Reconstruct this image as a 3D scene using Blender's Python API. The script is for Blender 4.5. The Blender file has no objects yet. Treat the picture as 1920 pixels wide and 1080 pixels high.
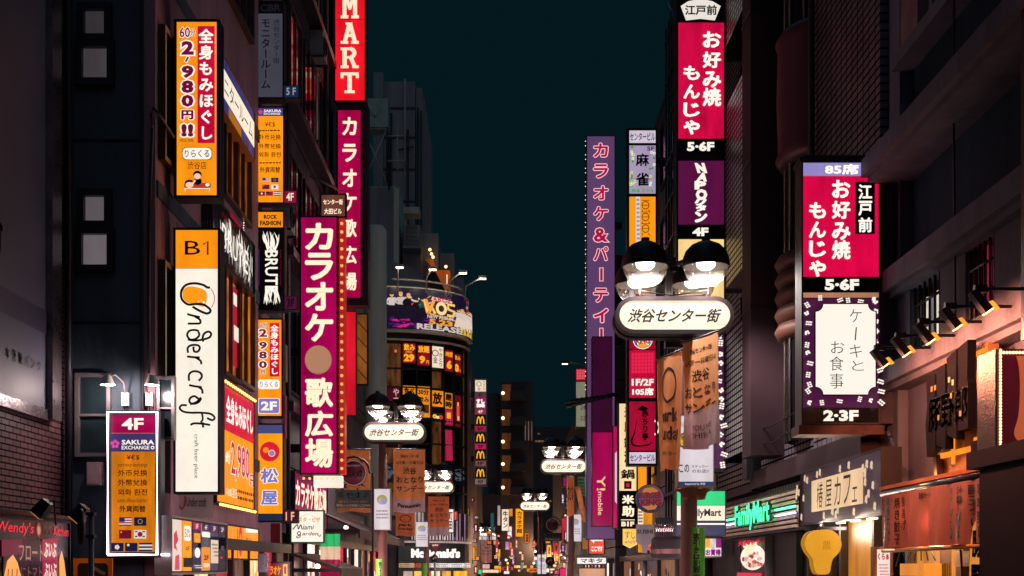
import bpy, math, random
from math import sin, cos, pi, radians
random.seed(7)
C = bpy.context.scene.collection
SC = bpy.context.scene
# ---------------------------------------------------------------- camera (level, lens shifted up)
F, VX, VY, H = 2400.0, 945.0, 1062.0, 2.3      # focal length and vanishing point in photo pixels, eye height
cam_d = bpy.data.cameras.new('camera'); cam = bpy.data.objects.new('camera', cam_d); C.objects.link(cam)
cam.location = (0, 0, H); cam.rotation_euler = (pi/2, 0, 0)
cam_d.sensor_width = 36; cam_d.lens = F/1920*36
cam_d.shift_x = (960-VX)/1920; cam_d.shift_y = (VY-540)/1920
cam_d.clip_end = 3000; SC.camera = cam
# ---------------------------------------------------------------- night sky
w = bpy.data.worlds.new('World'); SC.world = w; w.use_nodes = True
nt = w.node_tree; nt.nodes.clear()
wo = nt.nodes.new('ShaderNodeOutputWorld')
sky = nt.nodes.new('ShaderNodeTexSky'); sky.sky_type = 'NISHITA'; sky.sun_disc = False
sky.sun_elevation = radians(-9); sky.sun_rotation = radians(200)
b1 = nt.nodes.new('ShaderNodeBackground'); b1.inputs[1].default_value = 0.05
nt.links.new(sky.outputs[0], b1.inputs[0])
# city glow: deep teal ahead; fill added behind (mauve, over the crossing) and overhead
tc = nt.nodes.new('ShaderNodeTexCoord'); sp = nt.nodes.new('ShaderNodeSeparateXYZ')
nt.links.new(tc.outputs['Generated'], sp.inputs[0])
mr = nt.nodes.new('ShaderNodeMapRange'); mr.inputs[1].default_value = -.15; mr.inputs[2].default_value = -.95
mr.inputs[3].default_value = 0; mr.inputs[4].default_value = 1; nt.links.new(sp.outputs[1], mr.inputs[0])
mx = nt.nodes.new('ShaderNodeMix'); mx.data_type = 'RGBA'; nt.links.new(mr.outputs[0], mx.inputs[0])
mx.inputs[6].default_value = (.0010, .0088, .0120, 1); mx.inputs[7].default_value = (.085, .078, .105, 1)
mz = nt.nodes.new('ShaderNodeMapRange'); mz.inputs[1].default_value = .5; mz.inputs[2].default_value = .95; nt.links.new(sp.outputs[2], mz.inputs[0])
m2 = nt.nodes.new('ShaderNodeMix'); m2.data_type = 'RGBA'; nt.links.new(mz.outputs[0], m2.inputs[0]); nt.links.new(mx.outputs[2], m2.inputs[6]); m2.inputs[7].default_value = (.035, .16, .23, 1)   # teal overhead glow, out of view, added to lift the shaded walls
b2 = nt.nodes.new('ShaderNodeBackground'); nt.links.new(m2.outputs[2], b2.inputs[0])
ad = nt.nodes.new('ShaderNodeAddShader'); nt.links.new(b1.outputs[0], ad.inputs[0]); nt.links.new(b2.outputs[0], ad.inputs[1])
nt.links.new(ad.outputs[0], wo.inputs[0])
sd = bpy.data.lights.new('cool_fill_sun', 'SUN'); sd.energy = .05; sd.angle = radians(12); sd.color = (.6, .9, 1)  # weak cool sun added to lift roofs and upper walls
so = bpy.data.objects.new('cool_fill_sun', sd); C.objects.link(so); so.rotation_euler = (radians(55), 0, radians(25))
SC.view_settings.view_transform = 'Standard'; SC.view_settings.look = 'None'
SC.view_settings.exposure = 0; SC.view_settings.gamma = 1
SC.cycles.use_denoising = True; SC.cycles.max_bounces = 6; SC.cycles.transparent_max_bounces = 12
SC.cycles.sample_clamp_indirect = 3; SC.cycles.caustics_refractive = False; SC.cycles.caustics_reflective = False

def P(px, py, D): return ((px-VX)*D/F, D, H+(VY-py)*D/F)
def wallD(X, px): return X*F/(px-VX)
def Z(py, D): return H+(VY-py)*D/F

# ---------------------------------------------------------------- materials
def lin(h):
    h = h.lstrip('#'); r = []
    for i in (0, 2, 4):
        c = int(h[i:i+2], 16)/255; r.append(c/12.92 if c <= .04045 else ((c+.055)/1.055)**2.4)
    return r
_M = {}
def _new(k):
    m = bpy.data.materials.new(k); m.use_nodes = True
    return m, m.node_tree, m.node_tree.nodes['Principled BSDF']
def pos(n):
    return n.nodes.new('ShaderNodeNewGeometry').outputs['Position']
def pbr(k, col=None, rough=.6, metal=0, var=.25, sc=3, bump=.15, spec=.5, streak=False):
    if k in _M: return _M[k]
    m, n, b = _new(k); L = n.links
    if isinstance(col, str): col = lin(col)
    nz = n.nodes.new('ShaderNodeTexNoise'); nz.inputs['Scale'].default_value = sc; nz.inputs['Detail'].default_value = 6
    nz.inputs['Roughness'].default_value = .65
    if streak:
        mp = n.nodes.new('ShaderNodeMapping'); mp.inputs['Scale'].default_value = (1, 1, .12); L.new(pos(n), mp.inputs[0]); L.new(mp.outputs[0], nz.inputs[0])
    else: L.new(pos(n), nz.inputs[0])
    mr = n.nodes.new('ShaderNodeMapRange'); mr.inputs[1].default_value = .3; mr.inputs[2].default_value = .7
    mr.inputs[3].default_value = 1-var; mr.inputs[4].default_value = 1+var; L.new(nz.outputs[0], mr.inputs[0])
    v = n.nodes.new('ShaderNodeVectorMath'); v.operation = 'SCALE'; v.inputs[0].default_value = col[:3]; L.new(mr.outputs[0], v.inputs[3])
    L.new(v.outputs[0], b.inputs['Base Color'])
    b.inputs['Metallic'].default_value = metal; b.inputs['Specular IOR Level'].default_value = spec
    mq = n.nodes.new('ShaderNodeMapRange'); mq.inputs[3].default_value = max(.03, rough-.12); mq.inputs[4].default_value = min(1, rough+.12); L.new(nz.outputs[0], mq.inputs[0])
    L.new(mq.outputs[0], b.inputs['Roughness'])
    if bump:
        n2 = n.nodes.new('ShaderNodeTexNoise'); n2.inputs['Scale'].default_value = sc*9; n2.inputs['Detail'].default_value = 4; L.new(pos(n), n2.inputs[0])
        bp = n.nodes.new('ShaderNodeBump'); bp.inputs['Strength'].default_value = bump; bp.inputs['Distance'].default_value = .02
        L.new(n2.outputs[0], bp.inputs['Height']); L.new(bp.outputs[0], b.inputs['Normal'])
    _M[k] = m; return m
def brick(k, c1, c2, mortar, bw, bh, ms=.008, rough=.45, off=.5, bump=.4):
    if k in _M: return _M[k]
    m, n, b = _new(k); L = n.links
    s = n.nodes.new('ShaderNodeSeparateXYZ'); L.new(pos(n), s.inputs[0])
    a = n.nodes.new('ShaderNodeMath'); L.new(s.outputs[0], a.inputs[0]); L.new(s.outputs[1], a.inputs[1])
    c = n.nodes.new('ShaderNodeCombineXYZ'); L.new(a.outputs[0], c.inputs[0]); L.new(s.outputs[2], c.inputs[1])
    t = n.nodes.new('ShaderNodeTexBrick'); L.new(c.outputs[0], t.inputs[0]); t.offset = off
    for i, q in enumerate((c1, c2, mortar)): t.inputs[1+i].default_value = (*lin(q), 1)
    t.inputs['Scale'].default_value = 1; t.inputs['Mortar Size'].default_value = ms; t.inputs['Brick Width'].default_value = bw; t.inputs['Row Height'].default_value = bh
    t.inputs['Mortar Smooth'].default_value = .1; t.inputs['Bias'].default_value = -.2
    nz = n.nodes.new('ShaderNodeTexNoise'); nz.inputs['Scale'].default_value = 1.3; nz.inputs['Detail'].default_value = 8; L.new(pos(n), nz.inputs[0])
    mr = n.nodes.new('ShaderNodeMapRange'); mr.inputs[1].default_value = .3; mr.inputs[2].default_value = .7; mr.inputs[3].default_value = .6; mr.inputs[4].default_value = 1.25; L.new(nz.outputs[0], mr.inputs[0])
    v = n.nodes.new('ShaderNodeVectorMath'); v.operation = 'SCALE'; L.new(t.outputs[0], v.inputs[0]); L.new(mr.outputs[0], v.inputs[3])
    L.new(v.outputs[0], b.inputs['Base Color'])
    for nm, v0, v1 in (('Roughness', rough, .95), ('Specular IOR Level', .4, 0)):
        q = n.nodes.new('ShaderNodeMapRange'); q.inputs[3].default_value = v0; q.inputs[4].default_value = v1; L.new(t.outputs['Fac'], q.inputs[0]); L.new(q.outputs[0], b.inputs[nm])
    bp = n.nodes.new('ShaderNodeBump'); bp.inputs['Strength'].default_value = bump; bp.inputs['Distance'].default_value = .015; bp.invert = True
    L.new(t.outputs['Fac'], bp.inputs['Height']); L.new(bp.outputs[0], b.inputs['Normal'])
    _M[k] = m; return m
def em(col, s=1.0, var=.12, ink=False, sc=1.6):
    """a lit face: back-lit acrylic with the slight unevenness of the tubes behind it"""
    k = 'lit_%s_%.2f_%.2f_%d' % (col.strip('#').lower(), s, var, ink)
    if k in _M: return _M[k]
    m, n, b = _new(k); L = n.links; c = lin(col)
    b.inputs['Base Color'].default_value = (c[0]*.12, c[1]*.12, c[2]*.12, 1); b.inputs['Roughness'].default_value = .35
    b.inputs['Emission Color'].default_value = (*c, 1)
    if var:   # upright tubes: the unevenness runs in columns
        nz = n.nodes.new('ShaderNodeTexNoise'); nz.inputs['Scale'].default_value = sc*1.8; nz.inputs['Detail'].default_value = 3
        mp = n.nodes.new('ShaderNodeMapping'); mp.inputs['Scale'].default_value = (1, 1, .3); L.new(pos(n), mp.inputs[0]); L.new(mp.outputs[0], nz.inputs[0])
        mr = n.nodes.new('ShaderNodeMapRange'); mr.inputs[1].default_value = .3; mr.inputs[2].default_value = .7
        mr.inputs[3].default_value = s*(1-var); mr.inputs[4].default_value = s*(1+var); L.new(nz.outputs[0], mr.inputs[0])
        n2 = n.nodes.new('ShaderNodeTexNoise'); n2.inputs['Scale'].default_value = 11; n2.inputs['Detail'].default_value = 6; n2.inputs['Roughness'].default_value = .7; L.new(pos(n), n2.inputs[0])   # grime on the acrylic
        m2 = n.nodes.new('ShaderNodeMapRange'); m2.inputs[1].default_value = .25; m2.inputs[2].default_value = .5; m2.inputs[3].default_value = .9; L.new(n2.outputs[0], m2.inputs[0])
        mu = n.nodes.new('ShaderNodeMath'); mu.operation = 'MULTIPLY'; L.new(mr.outputs[0], mu.inputs[0]); L.new(m2.outputs[0], mu.inputs[1])
        L.new(mu.outputs[0], b.inputs['Emission Strength'])
    else: b.inputs['Emission Strength'].default_value = s
    if ink: m.cycles.emission_sampling = 'NONE'
    _M[k] = m; return m
def I(col, s=1.0): return em(col, s, 0, True)            # ink on a lit face: the light of the tube seen through it
def K(col='#0A0A12', rough=.5): return pbr('paint_'+col.strip('#').lower(), col, rough, var=.1, bump=0)
def clear_glass():
    if 'clear_glass' in _M: return _M['clear_glass']
    m, n, b = _new('clear_glass'); n.nodes.remove(b); o = n.nodes['Material Output']; L = n.links
    t = n.nodes.new('ShaderNodeBsdfTransparent'); g = n.nodes.new('ShaderNodeBsdfGlossy'); g.inputs['Roughness'].default_value = .06
    t.inputs[0].default_value = (.92, .95, .95, 1)
    lw = n.nodes.new('ShaderNodeLayerWeight'); lw.inputs[0].default_value = .35
    mr = n.nodes.new('ShaderNodeMapRange'); mr.inputs[3].default_value = .07; mr.inputs[4].default_value = .85; L.new(lw.outputs['Facing'], mr.inputs[0])
    x = n.nodes.new('ShaderNodeMixShader'); L.new(mr.outputs[0], x.inputs[0]); L.new(t.outputs[0], x.inputs[1]); L.new(g.outputs[0], x.inputs[2]); d = n.nodes.new('ShaderNodeBsdfTranslucent'); d.inputs[0].default_value = (.9, .85, .8, 1); y = n.nodes.new('ShaderNodeMixShader'); y.inputs[0].default_value = .035   # thin translucent share added so the lit bowl glows softly
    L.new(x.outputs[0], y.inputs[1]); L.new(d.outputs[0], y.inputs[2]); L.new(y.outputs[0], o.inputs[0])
    _M['clear_glass'] = m; return m
def clothmat(k, col):
    if k in _M: return _M[k]
    m = pbr(k, col, .85, var=.12, sc=6, bump=.1); n = m.node_tree; L = n.links; b = n.nodes['Principled BSDF']; o = n.nodes['Material Output']
    t = n.nodes.new('ShaderNodeBsdfTranslucent'); L.new(b.inputs['Base Color'].links[0].from_socket, t.inputs[0])
    x = n.nodes.new('ShaderNodeMixShader'); x.inputs[0].default_value = .35 if 'dusky' in k else .55; L.new(b.outputs[0], x.inputs[1]); L.new(t.outputs[0], x.inputs[2]); L.new(x.outputs[0], o.inputs[0])
    return m
metal_dark = pbr('dark_metal', '#2C2A33', .42, .3, var=.25, bump=.05)
metal_black = pbr('black_metal', '#15151D', .42, .1, var=.2, bump=.05)
steel = pbr('steel', '#8A8A8C', .32, .9, var=.2, bump=.05)
pale_metal = pbr('pale_metal', '#A09690', .45, .3, var=.25, bump=.05)
win_dark = pbr('dark_window_glass', '#0B1016', .12, 0, var=.3, bump=.02, spec=.8)
WHITE, CREAM, ORANGE, MAG, HOT = '#FFF3E2', '#FFE9CC', '#FF9612', '#A4004C', '#DC0046'
BLK = '#0C0A14'

# ---------------------------------------------------------------- mesh building
class MB:
    def __init__(s): s.v, s.f, s.m, s.mats, s.sm = [], [], [], [], []
    def mi(s, mat):
        if mat not in s.mats: s.mats.append(mat)
        return s.mats.index(mat)
    def add(s, vs, fs, mat, smooth=False):
        o = len(s.v); s.v += [tuple(q) for q in vs]; k = s.mi(mat)
        for f in fs: s.f.append([o+i for i in f]); s.m.append(k); s.sm.append(smooth)
        return s
    def box(s, x0, y0, z0, x1, y1, z1, mat):
        if x0 > x1: x0, x1 = x1, x0
        if y0 > y1: y0, y1 = y1, y0
        if z0 > z1: z0, z1 = z1, z0
        return s.add([(x0,y0,z0),(x1,y0,z0),(x1,y1,z0),(x0,y1,z0),(x0,y0,z1),(x1,y0,z1),(x1,y1,z1),(x0,y1,z1)],
                     [(0,3,2,1),(4,5,6,7),(0,1,5,4),(1,2,6,5),(2,3,7,6),(3,0,4,7)], mat)
    def prism(s, pts, y0, y1, mat):
        """outline in x,z (counter-clockwise seen from -y) extruded from y0 (front) to y1"""
        n = len(pts); vs = [(x, y0, z) for x, z in pts]+[(x, y1, z) for x, z in pts]
        return s.add(vs, [tuple(range(n)), tuple(range(2*n-1, n-1, -1))]+[(i, i+n, (i+1) % n+n, (i+1) % n) for i in range(n)], mat)
    def tube(s, path, r, mat, n=8, r2=None):
        import mathutils
        V = mathutils.Vector; pts = [V(p) for p in path]; rings = []; up = V((0, 0, 1))
        for i, p in enumerate(pts):
            d = (pts[min(i+1, len(pts)-1)]-pts[max(i-1, 0)]).normalized()
            a = d.cross(up) if abs(d.z) < .95 else d.cross(V((1, 0, 0)))
            a.normalize(); b = a.cross(d).normalized()
            rr = r if r2 is None else r+(r2-r)*i/(len(pts)-1)
            rings.append([p+(a*cos(2*pi*k/n)+b*sin(2*pi*k/n))*rr for k in range(n)])
        fs = [(i*n+k, i*n+(k+1) % n, (i+1)*n+(k+1) % n, (i+1)*n+k) for i in range(len(pts)-1) for k in range(n)]
        fs += [tuple(range(n-1, -1, -1)), tuple(range((len(pts)-1)*n, len(pts)*n))]
        return s.add([q for g in rings for q in g], fs, mat, True)
    def lathe(s, prof, mat, c=(0, 0, 0), n=24, a0=0, a1=2*pi, caps=False):
        full = abs(a1-a0-2*pi) < 1e-6; m = n if full else n+1; vs = []
        for r, z in prof:
            for k in range(m):
                a = a0+(a1-a0)*k/n; vs.append((c[0]+r*cos(a), c[1]+r*sin(a), c[2]+z))
        fs = [(i*m+k, i*m+(k+1) % m, (i+1)*m+(k+1) % m, (i+1)*m+k) for i in range(len(prof)-1) for k in range(n)]
        return s.add(vs, fs, mat, True)
    def ball(s, c, r, mat, n=10):
        return s.lathe([(max(1e-4, r*sin(pi*i/n)), -r*cos(pi*i/n)) for i in range(n+1)], mat, c, n)
    def build(s, name, parent=None, loc=None):
        me = bpy.data.meshes.new(name); me.from_pydata(s.v, [], s.f)
        for m in s.mats: me.materials.append(m)
        me.polygons.foreach_set('material_index', s.m); me.polygons.foreach_set('use_smooth', s.sm); me.update()
        o = bpy.data.objects.new(name, me); C.objects.link(o)
        if parent is not None: o.parent = parent
        if loc: o.location = loc
        return o
def thing(name, label, cat, loc=(0, 0, 0), rotz=0, group=None):
    o = bpy.data.objects.new(name, None); C.objects.link(o); o.empty_display_size = .2
    o.location = loc; o.rotation_euler = (0, 0, rotz); o['label'] = label; o['category'] = cat
    if group: o['group'] = group
    return o
def tag(o, label, cat, group=None):
    o['label'] = label; o['category'] = cat
    if group: o['group'] = group
    return o
def dup(o, loc=None, label=None, parent=None):
    c = o.copy(); C.objects.link(c)
    if parent is not None: c.parent = parent
    if loc: c.location = loc
    if label: c['label'] = label
    for ch in o.children: dup(ch, None, None, c)
    return c
def struct(o): o['kind'] = 'structure'; return o

# ---------------------------------------------------------------- lettering
_T = {}
def glyph(body, off, shear):
    """outline of a string in em units; heavier weights of the dense scripts are several copies set a hair apart"""
    k = (body, off, shear)
    if k in _T: return _T[k]
    dense = off > 0 and any(ord(ch) > 0x2E00 for ch in body)
    if dense:
        vs, fs = glyph(body, 0, shear); V, G = list(vs), list(fs)
        for r, n in ((off, 8 if off < .06 else 12),)+(((off*.5, 6),) if off > .06 else ()):
            for i in range(n):
                o = len(V); dx, dy = r*cos(2*pi*i/n), r*sin(2*pi*i/n)
                V += [(x+dx, y+dy) for x, y in vs]; G += [tuple(j+o for j in f) for f in fs]
        _T[k] = (V, G)
    else:
        c = bpy.data.curves.new('t', 'FONT'); c.body = body; c.size = 1; c.resolution_u = 2; c.offset = off; c.shear = shear
        o = bpy.data.objects.new('t', c); me = bpy.data.meshes.new_from_object(o)
        _T[k] = ([(v.co.x, v.co.y) for v in me.vertices], [tuple(p.vertices) for p in me.polygons])
        bpy.data.objects.remove(o); bpy.data.curves.remove(c); bpy.data.meshes.remove(me)
    return _T[k]
def catmull(p, n=6):
    if len(p) < 3: return p
    q = [p[0]]+list(p)+[p[-1]]; out = []
    for i in range(1, len(q)-2):
        a, b, c, d = q[i-1:i+3]
        for j in range(n):
            t = j/n
            out.append(tuple(.5*(2*b[k]+(c[k]-a[k])*t+(2*a[k]-5*b[k]+4*c[k]-d[k])*t*t+(3*b[k]-a[k]-3*c[k]+d[k])*t**3) for k in (0, 1)))
    return out+[p[-1]]
class Sign:
    """case + lit panels + lettering. Design units: photo pixels at the sign's distance (facing) or centimetres (along a wall)."""
    def __init__(s, name, label, cat, x0, y0, x1, y1, D=None, wall=None, ref=None, depth=.25, border=.03, case=None, group=None, rot=0, nocase=False, warp=None):
        s.wall = wall; s.depth = depth; s.warp = warp
        if wall is None:
            k = D/F; s.sx = s.sz = k; s.X0, s.Y0, s.X1, s.Y1 = x0, y0, x1, y1
            loc = P((x0+x1)/2, y1, D); rz = rot; s.D = D
        else:
            Da, Db = wallD(wall, x0), wallD(wall, x1); Dr = wallD(wall, ref)
            Wd = abs(Da-Db); Hh = (y1-y0)*Dr/F; s.sx = s.sz = .01
            s.X0, s.Y0, s.X1, s.Y1 = 0, 0, Wd*100, Hh*100
            loc = (wall, (Da+Db)/2, Z(y1, Dr)); rz = pi/2 if wall < 0 else -pi/2; s.D = min(Da, Db)
        s.W, s.Hh = s.X1-s.X0, s.Y1-s.Y0
        s.root = thing(name, label, cat, loc if not warp else (0, 0, 0), rz if not warp else 0, group)
        s.cur = None; s.ink = None; s.k = 0
        if not nocase:
            b = border; m = MB(); w = s.W*s.sx/2+b; h = s.Hh*s.sz+b
            case = case or metal_black
            m.box(-w, 0, -b, w, depth, h, case)
            for z0, z1, xa, xb in ((-b, 0, -w, w), (h-b, h, -w, w), (0, h-b, -w, -w+b), (0, h-b, w-b, w)):   # lip round the face
                m.box(xa, -.03, z0, xb, 0, z1, case)
            m.build('case', s.root)
    def L(s, x, y, o):
        if s.warp: return s.warp(x, y, o)
        return ((x-(s.X0+s.X1)/2)*s.sx, -o, (s.Y1-y)*s.sz)
    def fr(s, a, b, c, d): return (s.X0+a*s.W, s.Y0+b*s.Hh, s.X0+c*s.W, s.Y0+d*s.Hh)
    def panel(s, mat, r=None, name='face', depth=.012):
        s.flush(); x0, y0, x1, y1 = r or (s.X0, s.Y0, s.X1, s.Y1)
        m = MB()
        if s.warp:
            n = 14; vs = []
            for i in range(n+1):
                x = x0+(x1-x0)*i/n
                vs += [s.warp(x, y1, depth), s.warp(x, y0, depth), s.warp(x, y1, -.03), s.warp(x, y0, -.03)]
            fs = []
            for i in range(n):
                a, b = 4*i, 4*i+4
                fs += [(a, b, b+1, a+1), (a+1, b+1, b+3, a+3), (a, a+2, b+2, b)]
            fs += [(0, 1, 3, 2), (4*n, 4*n+2, 4*n+3, 4*n+1)]
            m.add(vs, fs, mat)
        else:
            a = s.L(x0, y1, 0); b = s.L(x1, y0, 0); m.box(a[0], -depth, a[2], b[0], .02, b[2], mat)
        s.cur = m.build(name, s.root); s.k = 0; s.top = depth; return s.cur
    def _o(s):
        if s.ink is None: s.ink = MB(); s.inkname = 'lettering'
        s.k += 1; return s.top+.002+.0016*s.k
    def flush(s):
        if s.ink is not None: s.ink.build(s.inkname, s.cur); s.ink = None
    done = flush
    def pic(s): s.flush(); s.ink = MB(); s.inkname = 'picture'; return s
    def t(s, body, x0, y0, x1, y1, mat, b=.0, v=False, sh=0, out=None, ow=.05, rot=0, gap=1.0, base=None):
        if out is not None: s.t(body, x0, y0, x1, y1, out, b+ow, v, sh, None, 0, rot, gap, b)
        o = s._o()
        if v:
            n = len(body); ch = (y1-y0)/n; w = x1-x0
            for i, c in enumerate(body):
                if c == ' ': continue
                vs, fs = glyph(c, b, sh)
                if not vs: continue
                cx, cy = (x0+x1)/2, y0+ch*(i+.5); q = []
                for x, y in vs:
                    u, vv = (x-.5, y-.38)
                    if ord(c) < 0x2000:
                        ax = [p[0] for p in vs]; u = x-(min(ax)+max(ax))/2; u *= 1.1; vv = (y-.36)*1.15
                    if c in 'ー': u, vv = vv, -u
                    q.append(s.L(cx+u*w, cy-vv*ch*gap, o))
                s.ink.add(q, fs, mat)
            return
        vs, fs = glyph(body, b, sh)
        if not vs: return
        g = vs if base is None else glyph(body, base, sh)[0]
        bx = [p[0] for p in g]; by = [p[1] for p in g]
        ax0, ax1, ay0, ay1 = min(bx), max(bx), min(by), max(by)
        q = []
        for x, y in vs:
            a, c = (x-ax0)/(ax1-ax0), (y-ay0)/(ay1-ay0)
            if rot == -90: a, c = c, 1-a         # reads downwards
            q.append(s.L(x0+a*(x1-x0), y1-c*(y1-y0), o))
        s.ink.add(q, fs, mat)
    def poly(s, pts, mat):
        o = s._o(); a = sum(pts[i][0]*pts[(i+1) % len(pts)][1]-pts[(i+1) % len(pts)][0]*pts[i][1] for i in range(len(pts)))
        if a > 0: pts = pts[::-1]
        s.ink.add([s.L(x, y, o) for x, y in pts], [tuple(range(len(pts)))], mat)
    def rect(s, x0, y0, x1, y1, mat):
        if s.warp:
            n = 6
            for i in range(n): s.k -= 1 if i else 0; a, b = x0+(x1-x0)*i/n, x0+(x1-x0)*(i+1)/n; s.poly([(a, y0), (b, y0), (b, y1), (a, y1)], mat)
        else: s.poly([(x0, y0), (x1, y0), (x1, y1), (x0, y1)], mat)
    def rr(s, x0, y0, x1, y1, r, mat, n=5, notch=False):
        p = []
        for cx, cy, a in ((x1-r, y1-r, 0), (x0+r, y1-r, pi/2), (x0+r, y0+r, pi), (x1-r, y0+r, 1.5*pi)):
            for i in range(n+1):
                t = a+pi/2*i/n
                if notch: t2 = a+pi/2-pi/2*i/n; sx = 1 if cx > (x0+x1)/2 else -1; sy = 1 if cy > (y0+y1)/2 else -1; p.append((cx+sx*r-r*cos(t2)*1.0, cy+sy*r-r*sin(t2)))
                else: p.append((cx+r*cos(t), cy+r*sin(t)))
        s.poly(p, mat)
    def disc(s, cx, cy, rx, mat, ry=None, n=20):
        ry = ry or rx; s.poly([(cx+rx*cos(2*pi*i/n), cy+ry*sin(2*pi*i/n)) for i in range(n)], mat)
    def ring(s, cx, cy, r, wd, mat, a0=0, a1=2*pi, n=24, ry=None):
        ry = ry or r; o = s._o(); vs = []; k = ry/r
        for i in range(n+1):
            t = a0+(a1-a0)*i/n; vs += [s.L(cx+(r+wd/2)*cos(t), cy+k*(r+wd/2)*sin(t), o), s.L(cx+(r-wd/2)*cos(t), cy+k*(r-wd/2)*sin(t), o)]
        s.ink.add(vs, [(2*i, 2*i+1, 2*i+3, 2*i+2) for i in range(n)], mat)
    def st(s, pts, wd, mat, smooth=True, taper=False):
        o = s._o(); p = catmull(pts) if smooth else list(pts); vs = []
        for i, (x, y) in enumerate(p):
            a, b = p[max(i-1, 0)], p[min(i+1, len(p)-1)]; dx, dy = b[0]-a[0], b[1]-a[1]; l = math.hypot(dx, dy) or 1
            k = wd/2*(1 if not taper else max(.12, sin(pi*(i+.6)/(len(p)+.2))))
            oo = o+.00004*i; vs += [s.L(x-dy/l*k, y+dx/l*k, oo), s.L(x+dy/l*k, y-dx/l*k, oo)]
        s.ink.add(vs, [(2*i, 2*i+1, 2*i+3, 2*i+2) for i in range(len(p)-1)], mat)
    def bars(s, x0, y0, x1, y1, n, mats, vert=False):
        for i in range(n):
            m = mats[i % len(mats)]
            if vert: s.rect(x0+(x1-x0)*i/n, y0, x0+(x1-x0)*(i+1)/n, y1, m)
            else: s.rect(x0, y0+(y1-y0)*i/n, x1, y0+(y1-y0)*(i+1)/n, m)
    def lines(s, x0, y0, x1, y1, n, mat, h=.45):
        """small print: rows of fine marks, too small to read"""
        for i in range(n):
            a = y0+(y1-y0)*(i+.5)/n; hh = (y1-y0)/n*h/2; x = x0
            while x < x1-(x1-x0)*.06:
                l = random.uniform(.05, .14)*(x1-x0); s.rect(x, a-hh, min(x1, x+l), a+hh, mat); x += l+.035*(x1-x0)
# ================================================================ the ground and the buildings
def wpart(mb, name, parent):
    o = mb.build(name, parent)
    if parent.type == 'EMPTY': o.location = [-q for q in parent.location]
    return o
def at(px, D): return (px-VX)*D/F
asphalt = pbr('asphalt', '#2C2E34', .45, 0, var=.3, sc=2, bump=.3)
paving = brick('paving_blocks', '#4A464A', '#3E3C40', '#202022', .3, .15, rough=.55)
m = MB(); ys = [-60, 0, 60, 160, 900]; zs = [0, 0, 0, -2.6, -2.6]
def strip(m, x0, x1, dz, mat):
    vs = []
    for y, z in zip(ys, zs): vs += [(x0, y, z+dz), (x1, y, z+dz)]
    return m.add(vs, [(2*i, 2*i+1, 2*i+3, 2*i+2) for i in range(len(ys)-1)], mat)
strip(m, -400, 400, -.02, asphalt); struct(m.build('ground'))
m = MB(); strip(m, -3.2, 2.9, 0, asphalt); struct(m.build('road'))
m = MB()
for y0, y1 in ((-60, 57.5),):
    m.box(-9, y0, -.01, -3.2, y1, .12, paving); m.box(2.9, y0, -.01, 9, y1, .12, paving)
struct(m.build('pavement'))
m = MB(); kb = pbr('kerb_stone', '#77726E', .7)
for x in (-3.2, 2.75): m.box(x, -60, -.01, x+.15, 57.5, .125, kb)
struct(m.build('kerb'))

def win(parent, plane, a0, a1, z0, z1, pane=None, frame=None, nx=1, nz=1, fw=.06, dep=.06, name='window'):
    """one framed window; plane ('y', D) faces the viewer, ('x', X) lies along the street; a = x or distance"""
    pane = pane or win_dark; frame = frame or metal_dark
    f = MB(); g = MB(); kind, c = plane
    def bx(mb, p0, p1, q0, q1, d0, d1, mt):
        if kind == 'y': mb.box(p0, c-d1, q0, p1, c-d0, q1, mt)
        else:
            s = 1 if c < 0 else -1; mb.box(c+s*d0, p0, q0, c+s*d1, p1, q1, mt)
    if a0 > a1: a0, a1 = a1, a0
    bx(f, a0-fw, a1+fw, z0-fw, z0, -.03, dep, frame); bx(f, a0-fw, a1+fw, z1, z1+fw, -.03, dep, frame)
    bx(f, a0-fw, a0, z0, z1, -.03, dep, frame); bx(f, a1, a1+fw, z0, z1, -.03, dep, frame)
    for i in range(1, nx): x = a0+(a1-a0)*i/nx; bx(f, x-fw/3, x+fw/3, z0, z1, .016, dep*.8, frame)
    for i in range(1, nz): z = z0+(z1-z0)*i/nz; bx(f, a0, a1, z-fw/3, z+fw/3, .018, dep*.7, frame)
    bx(g, a0, a1, z0, z1, -.02, .012, pane)
    o = wpart(f, name, parent); g.build('pane', o); return o

# ---- left: brick building nearest the viewer
br = brick('dark_red_brick', '#6A4446', '#54363C', '#242024', .24, .075, ms=.01)
t = thing('brick_building', 'dark red brick building carrying the large pale wall poster', 'building', (-9, 12, 0))
m = MB(); m.box(-14, -6, 0, -5.9, 17.18, 26, br); wpart(m, 'wall', t)
m = MB(); m.tube([(-5.8, 17.05, 0), (-5.8, 17.05, 25)], .05, metal_dark); wpart(m, 'downpipe', t)
# ---- left: rendered corner building whose end wall faces the viewer
rend = pbr('dark_render', '#46505C', .8, spec=.15, var=.3, sc=1.1, bump=.5, streak=True)
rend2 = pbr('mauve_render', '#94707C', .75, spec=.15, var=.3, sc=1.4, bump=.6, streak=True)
t = thing('corner_building', 'dark rendered corner building with small pale square windows in its end wall', 'building', (-9, 20, 0))
D = 17.2
m = MB(); m.box(-14, D, 0, -4.85, 27, 26, rend); wpart(m, 'wall', t)
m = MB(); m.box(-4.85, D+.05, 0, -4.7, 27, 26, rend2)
for z in (4.1, 7.3, 10.4): m.box(-4.7, D+.1, z, -4.67, 27, z+.22, rend)
wpart(m, 'side_wall', t)
m = MB()
for py in (263, 605): m.box(-5.9, D-.02, Z(py, D)-.012, -4.9, D, Z(py, D)+.012, metal_black)
m.box(at(265, D)-.01, D-.025, 3, at(265, D)+.01, D, 26, metal_black); wpart(m, 'joint', t)
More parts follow.
